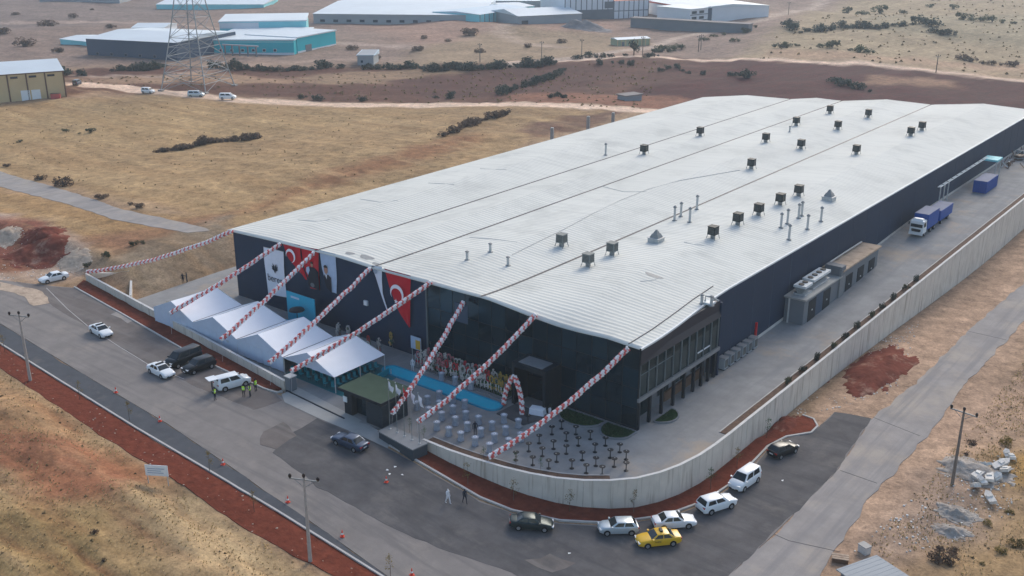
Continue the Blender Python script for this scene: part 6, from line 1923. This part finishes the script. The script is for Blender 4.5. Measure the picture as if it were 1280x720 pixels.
block('navy_warehouse', 'long navy warehouse with white roof behind the pylon', (110, 70), (222, 76), 42, 7.2, 'bg_navy', 'bg_roof', 1.6, windows=[(.1 + .16 * k, .13 + .16 * k, 1.0, 2.2, 'bg_slate') for k in range(5)], bands=((0, 1, .0, .5, 'bg_grey'),))
block('low_shed', 'low pale shed left of the navy warehouse', (76, 56), (112, 60), 18, 2.6, 'bg_cyan', 'bg_roof', .8)
block('white_hall', 'small white hall behind the navy warehouse', (166, 47), (206, 47), 20, 4.5, 'bg_white', 'bg_roof', 1.2)
block('teal_factory', 'broad turquoise factory hall with flat white roof', (264, 66), (368, 66), 46, 5.8, 'bg_teal', 'bg_roof', .5, 'flat', bands=((0, 1, 0, 1.0, 'bg_white'), (0, 1, 5.2, 5.7, 'bg_cyan')), windows=[(.1 + .13 * k, .14 + .13 * k, 1.4, 2.6, 'bg_white') for k in range(6)])
block('teal_wing', 'turquoise wing stepping back at the right of the turquoise hall', (372, 64), (420, 54), 26, 6.2, 'bg_teal', 'bg_roof', .5, 'flat', bands=((0, 1, 0, .9, 'bg_white'),), doors=((.2, .35, 0, 3, 'bg_slate'),))
block('upper_hall', 'pale cyan upper hall rising behind the turquoise factory', (276, 51), (384, 49), 34, 8.5, 'bg_cyan', 'bg_roof', .5, 'flat', bands=((.0, .45, 6.0, 8.4, 'bg_white'),))
t = thing('site_portal', 'grey steel loading portal in front of the turquoise hall', 'portal', G(300, 70), .3)
for x in (-7, -3.5, 0, 4, 8): MB().bx(x - .25, x + .25, -.25, .25, 0, 4).build('post', M['bg_slate'], t)
MB().bx(-8, 9, -.5, .5, 4, 4.5).build('beam', M['bg_grey'], t)
block('lean_to', 'small grey lean-to shed with pale sloping roof beside the road', (447, 80), (467, 80), 16, 4.4, 'bg_grey', 'bg_roof_blue', -1.6, 'mono', 'shed', windows=((.2, .35, 1.6, 2.6, 'bg_slate'),))
block('white_factory', 'very long white-roofed factory at the far centre', (392, 27), (600, 29), 110, 5.0, 'bg_grey', 'bg_roof', 2.0, windows=[(.04 + .08 * k, .07 + .08 * k, 1.0, 2.4, 'bg_slate') for k in range(12)])
block('white_factory', 'second far white-roofed factory behind the long one', (560, 12), (700, 12), 120, 5.0, 'bg_grey', 'bg_roof', 2.0)
t_ = block('ribbed_factory', 'pale ribbed factory end beside the curving track', (600, 30), (660, 20), 30, 5.0, 'bg_cyan', 'bg_roof_blue', 1.0, posts=12)
block('grey_warehouse', 'grey warehouse with pale roof left of the retaining wall', (648, 33), (727, 29), 34, 5.0, 'bg_grey', 'bg_roof', 2.2, windows=((.05, .15, .5, 3.0, 'bg_slate'),))
block('ribbed_hall', 'pale blue ribbed hall standing on a dark plinth at the top', (706, 26), (766, 24), 40, 13.0, 'bg_white', 'bg_roof', 1.0, bands=((0, 1, 0, 5.5, 'bg_slate'), (.82, 1, 6.0, 9.5, 'bg_slate')), posts=10)
block('white_red_hall', 'tall white hall with vertical ribs and red roof edge', (767, 24), (810, 22), 60, 9.5, 'bg_white', 'bg_red', 1.5, posts=8, bands=((0, 1, 4.2, 4.6, 'bg_slate'),))
block('white_red_hall', 'long white hall with red trim running to the office block', (810, 20), (868, 31), 45, 9.0, 'bg_white', 'bg_roof', 1.5, bands=((0, 1, 8.3, 9.1, 'bg_red'),))
block('office_block', 'white office block with dark central tower at the far right', (862, 33), (925, 26), 22, 9.0, 'bg_white', 'bg_roof', .4, 'flat', 'office', windows=[(.03 + .14 * k, .12 + .14 * k, z0, z0 + 1.4, 'bg_slate') for k in range(2) for z0 in (1.2, 4.2, 7.0)] + [(.60, .68, 4.2, 6, 'bg_slate'), (.60, .68, 1.2, 3, 'bg_slate')],
      bands=((.34, .60, 0, 9.9, 'bg_navy'), (.0, .34, 3.4, 3.8, 'bg_slate'), (.0, .34, 6.3, 6.7, 'bg_slate')), doors=((.75, .85, 0, 3.5, 'bg_navy'),))
block('retaining_terrace', 'long dark grey retaining wall below the white halls', (788, 33), (935, 42), 6, 4.5, 'bg_slate', 'bg_stone', .3, 'flat', 'wall')
block('green_shed', 'small pale green striped shed on the bare slope', (772, 54), (812, 52), 7, 2.9, 'bg_green', 'bg_roof', .6, posts=9, doors=((.12, .2, 0, 2, 'bg_slate'),), cat='shed')
block('block_hut', 'tiny grey hut in the scrub behind the roof', (782, 128), (802, 127), 4, 2.2, 'bg_grey', 'bg_stone', .25, 'flat', 'hut')
block('far_hall', 'pale hall at the top edge left of the pylon', (50, 6), (150, 6), 40, 5, 'bg_grey', 'bg_roof_blue', 1.5)
block('far_hall', 'pale hall at the top edge right of the pylon', (196, 12), (330, 12), 40, 3, 'bg_cyan', 'bg_roof', 1.2)
block('far_hall', 'small pale hall at the far top centre left of the grey warehouse', (640, 18), (668, 16), 30, 4, 'bg_cyan', 'bg_roof', 1.0)

# lattice pylon
def pylon():
    base = G(248, 110)
    t = thing('lattice_pylon', 'tall steel lattice pylon rising out of the top of the picture', 'pylon', base, R(20))
    Hh = [0, 5.5, 11, 17, 23.5, 30, 36, 41, 46]; W = [8.6, 7.5, 6.5, 5.4, 4.3, 3.3, 2.4, 1.8, 1.3]
    crn = lambda k, i: Vector((W[k] * (1, 1, -1, -1)[i], W[k] * (1, -1, -1, 1)[i], Hh[k]))
    for i in range(4):
        MB().tube([crn(k, i) for k in range(len(Hh))], .19, 5).build('leg', M['steel_lattice'], t)
    for i in range(4):
        mb = MB(); j = (i + 1) % 4
        for k in range(len(Hh) - 1):
            mb.tube([crn(k, i), crn(k + 1, j)], .085, 4); mb.tube([crn(k, j), crn(k + 1, i)], .085, 4)
            mb.tube([crn(k + 1, i), crn(k + 1, j)], .085, 4)
            if k < 3:
                m1 = (crn(k, i) + crn(k + 1, i)) / 2; m2 = (crn(k, j) + crn(k + 1, j)) / 2; mid = (crn(k, i) + crn(k, j) + crn(k + 1, i) + crn(k + 1, j)) / 4
                mb.tube([m1, mid], .08, 4); mb.tube([m2, mid], .08, 4)
        mb.build('bracing', M['steel_lattice'], t)
    for z, L_ in ((34, 9), (40, 7.5), (45.5, 6)):
        for s in (-1, 1):
            MB().tube([(s * 1.5, 1.3, z), (s * L_, 0, z + .3)], .13, 4).tube([(s * 1.5, -1.3, z), (s * L_, 0, z + .3)], .13, 4).tube([(s * 1.3, 0, z + 2), (s * L_, 0, z + .3)], .11, 4).build('arm', M['steel_lattice'], t)
            MB().lathe([(.12, -2), (.2, -1.8), (.2, -.2), (.1, 0)], 6, (s * L_, 0, z + .3)).build('insulator', M['porcelain'], t)
    for i in range(4):
        MB().box((crn(0, i).x, crn(0, i).y, -.1), (1.5, 1.5, 1.0)).build('footing', M['pole_concrete'], t)
pylon()
# ------------------------------------------------------------------ vegetation
def gz1(x, y):
    return float(ground_z(np.array([x]), np.array([y]))[0])
def bush_mesh(seed, n, leaf, m):
    rnd = random.Random(seed); mb = MB()
    lobes = [(rnd.uniform(-.75, .75), rnd.uniform(-.6, .6), rnd.uniform(.15, .75), rnd.uniform(.22, .5)) for _ in range(8)]
    for x, y, z, r_ in lobes:
        leaf_blob(mb, (x, y, z), r_, n // 6, leaf, rnd, (1, 1, .9))
    return mb.mesh('foliage', m)
def stem_mesh(seed):
    rnd = random.Random(seed); mb = MB()
    for _ in range(5):
        a = rnd.uniform(0, 6.28); r_ = rnd.uniform(.2, .5)
        mb.tube([(0, 0, -.1), (r_ * .4 * math.cos(a), r_ * .4 * math.sin(a), .3), (r_ * math.cos(a), r_ * math.sin(a), .7)], [.05, .035, .015], 4)
    return mb.mesh('stems', M['bark'])
BM = {k: [bush_mesh(s + 50 * j, 420, .10, M[k]) for s in range(3)] for j, k in enumerate(('leaf_olive', 'leaf_dark', 'leaf_brown', 'leaf_yellow'))}
SM = [stem_mesh(s) for s in range(2)]
ICOL = dict(leaf_olive='olive green', leaf_dark='dark green', leaf_brown='brown', leaf_yellow='yellowish')
def dense(px, k=2, j=3.0):
    rnd = random.Random(len(px)); out = []
    for a, b_ in zip(px[:-1], px[1:]):
        out.append(a)
        for i in range(1, k):
            if abs(b_[0] - a[0]) < 40: out.append((a[0] + (b_[0] - a[0]) * i / k + rnd.uniform(-j, j), a[1] + (b_[1] - a[1]) * i / k + rnd.uniform(-.8, .8)))
    return out + [px[-1]]
def bushes(px, kind, w, where, group):
    order = sorted(range(len(px)), key=lambda i: px[i][0])
    for rank, i in enumerate(order):
        q = px[i]; p = G(q[0], q[1]); s = w * random.choice((.5, .7, .9, 1.0, 1.2, 1.5)) * random.uniform(.85, 1.15) * (q[2] if len(q) > 2 else 1)
        t = thing('bush', '%s bush, %s from the left %s' % (ICOL[kind], nth(rank), where) if len(px) > 1 else '%s bush %s' % (ICOL[kind], where), 'bush', (p.x, p.y, gz1(p.x, p.y)), random.uniform(0, 6), group)
        put('foliage', random.choice(BM[kind]), t, scale=(s, s * random.uniform(.8, 1.2), s * random.uniform(.65, .95)))
        put('stems', random.choice(SM), t, scale=(s, s, s * .8))
bushes([(10, 208), (50, 225), (80, 232), (129, 248), (163, 256), (176, 259)], 'leaf_brown', 1.5, 'along the grey field road', 'bushes along the field road')
bushes(dense([(195, 191), (208, 189), (220, 187), (234, 185), (246, 183), (258, 181), (270, 179), (284, 177), (297, 175), (310, 173), (322, 171)], 2, 1), 'leaf_brown', 1.7, 'in the field-boundary hedge', 'field hedge')
bushes([(83, 166), (100, 168), (113, 166), (25, 178)], 'leaf_olive', 1.1, 'scattered in the golden field', 'field bushes')
bushes(dense([(553, 170), (563, 166), (573, 163), (583, 159), (592, 156), (602, 153), (612, 150), (622, 147), (633, 144)], 2, 1), 'leaf_brown', 1.8, 'in the hedge running up to the pale track', 'track hedge')
bushes(dense([(70, 92), (100, 93), (145, 88), (160, 89), (172, 87), (184, 88), (196, 86), (208, 84), (270, 87), (284, 87), (298, 87), (314, 87), (330, 86), (346, 87), (362, 86), (378, 85), (400, 83), (425, 83)], 2), 'leaf_dark', 2.5, 'in the far scrub belt below the turquoise factory', 'scrub belt west')
bushes(dense([(455, 84), (480, 83), (505, 84), (530, 85), (545, 87), (558, 88), (571, 86), (584, 87), (598, 86), (611, 85), (625, 85), (639, 84), (652, 85), (665, 84), (678, 82), (692, 81)], 3), 'leaf_dark', 2.8, 'in the scrub belt at the middle distance', 'scrub belt centre')
bushes(dense([(630, 118), (640, 114), (648, 110), (656, 108), (664, 105), (672, 102), (680, 99), (688, 97), (696, 93), (704, 89)], 2), 'leaf_dark', 2.4, 'on the diagonal hedge in the brown land', 'diagonal hedge')
bushes([(690, 123), (698, 122), (706, 123), (380, 122), (396, 124), (456, 125), (545, 121), (565, 122)], 'leaf_dark', 1.6, 'along the upper side of the pale track', 'track bushes')
bushes([(722, 75), (737, 74), (750, 74), (762, 74), (781, 73), (806, 75), (818, 73), (748, 83), (765, 82), (778, 82), (790, 83)], 'leaf_dark', 2.2, 'beside the rising pale road', 'road bushes')
bushes([(818, 64), (827, 62), (835, 61), (843, 59), (852, 57)], 'leaf_olive', 2.6, 'above the bend below the green shed', 'bend bushes')
bushes([(826, 91), (836, 88), (845, 87), (853, 89), (861, 91), (880, 92), (912, 95), (930, 97), (1045, 104), (1054, 108), (1063, 109), (1073, 111), (1088, 114)], 'leaf_dark', 2.2, 'on the ploughed red land', 'red land bushes')
bushes([(880, 50), (892, 46), (905, 44), (918, 52), (932, 42), (945, 38), (975, 61), (985, 60), (996, 60), (1028, 62), (1040, 62), (1063, 65), (1075, 66), (1086, 67)], 'leaf_olive', 2.6, 'low on the far right hillside', 'lower hillside bushes')
bushes(dense([(985, 38), (1000, 45), (1012, 43), (1025, 44), (1038, 42), (1050, 40), (1062, 40), (1075, 39), (1088, 40), (1102, 39), (1116, 38), (1128, 39), (1148, 36), (1158, 33), (1166, 44), (1176, 45), (1186, 46)], 2), 'leaf_dark', 3.0, 'in the hillside thicket row', 'hillside thicket')
bushes([(1205, 22), (1214, 24), (1226, 25), (1240, 27), (1254, 28), (1268, 29), (1060, 14), (1078, 17), (1100, 13), (1130, 14), (1162, 8), (1192, 10)], 'leaf_olive', 3.2, 'high on the far right hillside', 'upper hillside bushes')
bushes([(20, 22), (60, 36), (92, 26), (140, 40), (30, 58), (72, 66), (440, 60), (470, 70), (530, 46), (560, 52), (590, 42), (520, 62), (600, 66), (5, 44), (115, 14), (660, 60), (702, 52)], 'leaf_brown', 3.0, 'scattered over the far bare slopes', 'far slope bushes')
bushes([(1204, 71), (1216, 72), (1228, 74), (1240, 75), (1252, 76), (1263, 77)], 'leaf_brown', 2.4, 'above the right-hand dirt track', 'right track bushes')
bushes([(133, 319), (107, 325), (166, 308), (180, 305)], 'leaf_olive', 1.0, 'on the bank above the low wall', 'bank bushes')
bushes([(1192, 690), (1177, 700), (1208, 570), (1215, 555)], 'leaf_brown', .9, 'in the rubble on the right', 'rubble bushes')
bushes([(1235, 655), (1262, 640), (1250, 690), (1228, 705), (1272, 680), (1258, 555)], 'leaf_yellow', .9, 'in the dry grass at the lower right', 'lower right bushes')
bushes([(118, 668), (130, 700)], 'leaf_brown', .6, 'on the dry slope at the bottom left', 'slope bushes')
# inner bed shrubs along the long wall
BED = [(970, 474), (986, 458), (1004, 444), (1023, 431), (1038, 419), (1055, 408), (1069, 396), (1082, 387), (1097, 377), (1110, 366), (1123, 357)]
for i, q in enumerate(BED):
    p = G(*q, 0.3)
    y = p.y; r_ = float(yard_rise(np.float64(y)))
    t = thing('young_shrub', 'small dark young shrub in the wall bed, %s from the near end' % nth(i), 'shrub', (wall_pt(-47.3, y)[0] - .75, y, r_ + .06), random.uniform(0, 6), 'shrubs in the wall bed')
    put('foliage', random.choice(BM['leaf_dark' if i % 3 else 'leaf_olive']), t, scale=(.6, .6, 1.1)); put('stems', SM[i % 2], t, scale=(.6, .6, 1.2))
# saplings
def sapling_mesh(seed):
    rnd = random.Random(seed); tr, lf = MB(), MB()
    tr.tube([(0, 0, -.1), (.03, .02, 1.2), (.0, .05, 2.3), (.05, .0, 3.0)], [.045, .035, .022, .01], 5)
    for k in range(9):
        z = rnd.uniform(1.0, 2.7); a = rnd.uniform(0, 6.28); L_ = rnd.uniform(.3, .7) * (1.1 - z / 4)
        e = Vector((L_ * math.cos(a), L_ * math.sin(a), z + L_ * .8)); tr.tube([(0, 0.03, z), e], [.016, .006], 3)
        leaf_blob(lf, e, .26, 13, .075, rnd)
    leaf_blob(lf, (0, 0, 2.9), .3, 14, .075, rnd)
    return tr.mesh('trunk', M['bark']), lf
SAP = [sapling_mesh(s) for s in range(3)]
SAPM = {(k, i): SAP[i][1].mesh('crown', M[k]) for k in ('leaf_yellow', 'leaf_green', 'leaf_brown') for i in range(3)}
def sapling(q, label, kind, s=1.0, z=None):
    p = G(*q, z); i = random.randrange(3)
    t = thing('young_tree', label, 'young tree', p, random.uniform(0, 6), 'young trees along wall and road')
    put('trunk', SAP[i][0], t, scale=(s, s, s)); put('crown', SAPM[(kind, i)], t, scale=(s, s, s))
LS = [(6, 440), (36, 462), (162, 526), (262, 590), (318, 640), (488, 722), (100, 500)]
for i, q in enumerate(sorted(LS)):
    sapling(q, 'spindly yellow sapling, %s from the left beside the lower pavement' % nth(i), 'leaf_yellow', .85)
for i, q in enumerate([(585, 606), (642, 626), (712, 640), (792, 641), (888, 612), (921, 586), (958, 548)]):
    sapling(q, 'thin sapling outside the curving wall, %s from the left' % nth(i), ('leaf_yellow', 'leaf_green')[i % 2 == 0 and i > 2], .9)
for i, q in enumerate([(512, 540), (530, 550), (604, 576), (676, 590), (645, 584)]):
    sapling(q, 'small young tree in the bed behind the curving wall, %s from the gate' % nth(sorted([512, 530, 604, 676, 645]).index(q[0])), 'leaf_green', .6, .3)
for i, q in enumerate([(211, 394), (243, 409), (288, 436)]):
    sapling(q, 'green young tree behind the low wall, %s from the left before the tents' % nth(i), ('leaf_green', 'leaf_green', 'leaf_yellow')[i], .75, .3)
p = G(792, 72)
t = thing('roadside_tree', 'single dark green tree standing above the far road bushes', 'tree', (p.x, p.y, gz1(p.x, p.y)))
mb = MB(); rnd = random.Random(2); tr = MB()
tr.tube([(0, 0, -.2), (.1, .1, 2.5), (0, 0, 5)], [.35, .25, .1], 6)
for k in range(9):
    a = k * 2.4; c = Vector((1.7 * math.cos(a) * rnd.uniform(.3, 1), 1.7 * math.sin(a) * rnd.uniform(.3, 1), rnd.uniform(2.4, 6))); tr.tube([(0, 0, 1.8), c], [.14, .04], 4); leaf_blob(mb, c, 1.3, 70, .28, rnd)
tr.build('trunk', M['bark'], t); mb.build('crown', M['leaf_dark'], t)

# dry grass and stones: nobody could count them
def scatter(name, label, cat, polys, n, m, seed, hmin, hmax, wid, avoid=True, kind='tuft', dens=None):
    rs = np.random.RandomState(seed)
    PP = [PX(q) for q in polys]
    mb_v, mb_f = [], []
    ar = []
    for q in PP:
        xs = [p.x for p in q]; ys = [p.y for p in q]; ar.append((min(xs), max(xs), min(ys), max(ys)))
    each = n // len(PP)
    for q, (x0, x1, y0, y1) in zip(PP, ar):
        X = rs.uniform(x0, x1, each * 3); Y = rs.uniform(y0, y1, each * 3)
        ok = poly_sd(X, Y, q) < 0
        cl = fbm(X / 4.5, Y / 4.5, seed) + .25 * fbm(X / 1.1, Y / 1.1, seed + 5)
        ok &= cl > rs.uniform(.38, .80, each * 3)
        if avoid:
            for P_ in (ROAD_MAIN, STRIP_BLUE, ROAD_RIGHT, ROAD_LEFT, YARD): ok &= poly_sd(X, Y, P_) > .4
        X, Y = X[ok][:each], Y[ok][:each]; Z = ground_z(X, Y)
        for x, y, z in zip(X, Y, Z):
            s = rs.uniform(.6, 1.4); b0 = len(mb_v)
            if kind == 'tuft':
                for k in range(5):
                    a = rs.uniform(0, 6.28); h = rs.uniform(hmin, hmax) * s; w_ = wid * s; ln = rs.uniform(.2, .8) * h
                    ca_, sa = math.cos(a), math.sin(a); b1 = len(mb_v)
                    mb_v.extend([(x - sa * w_, y + ca_ * w_, z - .03), (x + sa * w_, y - ca_ * w_, z - .03), (x + ca_ * ln, y + sa * ln, z + h)])
                    mb_f.append((b1, b1 + 1, b1 + 2))
            else:
                V, F = ICO; h = rs.uniform(hmin, hmax) * s; e = rs.uniform(.6, 1.3, 3)
                V2 = [(x + v_[0] * h * e[0], y + v_[1] * h * e[1], z + .05 + v_[2] * h * e[2] * .7) for v_ in V[:12]]
                mb_v.extend(V2); mb_f.extend([tuple(i + b0 for i in f) for f in ICOB])
    me = bpy.data.meshes.new(name); me.from_pydata(mb_v, [], mb_f); me.materials.append(m); me.update()
    o = put(name, me); o['label'] = label; o['category'] = cat
    return stuff(o)
_b = bmesh.new(); bmesh.ops.create_icosphere(_b, subdivisions=1, radius=1); _b.verts.ensure_lookup_table()
ICOB = [tuple(v.index for v in f.verts) for f in _b.faces]; ICO_V = [tuple(v.co) for v in _b.verts]; _b.free()
SOUTH = [(-60, 445), (0, 462), (130, 549), (190, 586), (300, 661), (420, 728), (300, 760), (-60, 760)]
EAST = [(1180, 575), (1290, 440), (1330, 500), (1330, 740), (1060, 740), (1080, 690)]
scatter('dry_grass', 'dry straw-coloured grass on the slope at the bottom left and right', 'grass', [SOUTH, EAST], 7000, M['straw'], 1, .06, .18, .06)
scatter('weeds', 'dull olive weeds in the dry ground at both lower corners', 'weeds', [SOUTH, EAST], 260, M['straw_dark'], 2, .05, .16, .16)
scatter('stubble', 'dark scrubby stubble across the golden field', 'stubble', [[(0, 214), (0, 130), (280, 124), (560, 140), (700, 158), (330, 275), (255, 284)]], 350, M['straw_dark'], 3, .10, .22, .2)
scatter('scrub', 'low dark scrub over the brown belt behind the factory', 'scrub', [[(60, 100), (300, 92), (640, 86), (830, 78), (800, 140), (560, 130), (300, 118)]], 900, M['straw_dark'], 4, .15, .45, .5)
scatter('hill_scrub', 'scattered grey green scrub on the far right hillside', 'scrub', [[(930, 72), (1000, 30), (1150, 0), (1300, 0), (1300, 90)]], 350, M['straw_dark'], 9, .3, .7, .6)
scatter('stones', 'pale stones scattered over soil strips and rubble', 'stones', [[(1060, 690), (1120, 640), (1200, 575), (1270, 560), (1270, 640), (1160, 690)],
                 [(0, 285), (60, 290), (110, 330), (60, 352), (0, 348)], [(985, 520), (1060, 445), (1150, 400), (1120, 490), (1040, 512)]], 800, M['rubble'], 6, .04, .13, 0, kind='stone')
scatter('strip_stones', 'small tan stones lying in the red soil strip by the road', 'stones', [[(0, 432), (170, 537), (300, 614), (470, 718), (415, 720), (300, 656), (130, 546), (0, 459)]], 120, M['stone_tan'], 16, .03, .12, 0, kind='stone')

# litter on the dark lane
for i, (u, v) in enumerate(((484, 588), (494, 584), (487, 593), (503, 594), (712, 692), (978, 601))):
    p = G(u, v)
    t = thing('litter_scrap', 'white paper scrap on the asphalt, %s from the left' % nth(i), 'litter', p + Vector((0, 0, .03)), i, 'litter on the asphalt')
    MB().add([(-.14, -.09, 0), (.14, -.1, .05), (.17, .1, .02), (-.12, .12, .08)], [(0, 1, 2, 3)]).build('sheet', M['cone_white'], t)

# ------------------------------------------------------------------ haze
hz = MB().bx(-3400, 1700, -450, 4400, -14, 61.5).mesh('haze', [])
hm = bpy.data.materials.new('haze_air'); hm.use_nodes = True
nt = hm.node_tree
nt.nodes.remove(nt.nodes['Principled BSDF'])
pv = nt.nodes.new('ShaderNodeVolumePrincipled')
pv.inputs['Color'].default_value = (.74, .88, 1.0, 1)
pv.inputs['Density'].default_value = HAZE
pv.inputs['Anisotropy'].default_value = .2
nt.links.new(pv.outputs[0], nt.nodes['Material Output'].inputs['Volume'])
hz.materials.append(hm)
stuff(put('haze', hz))
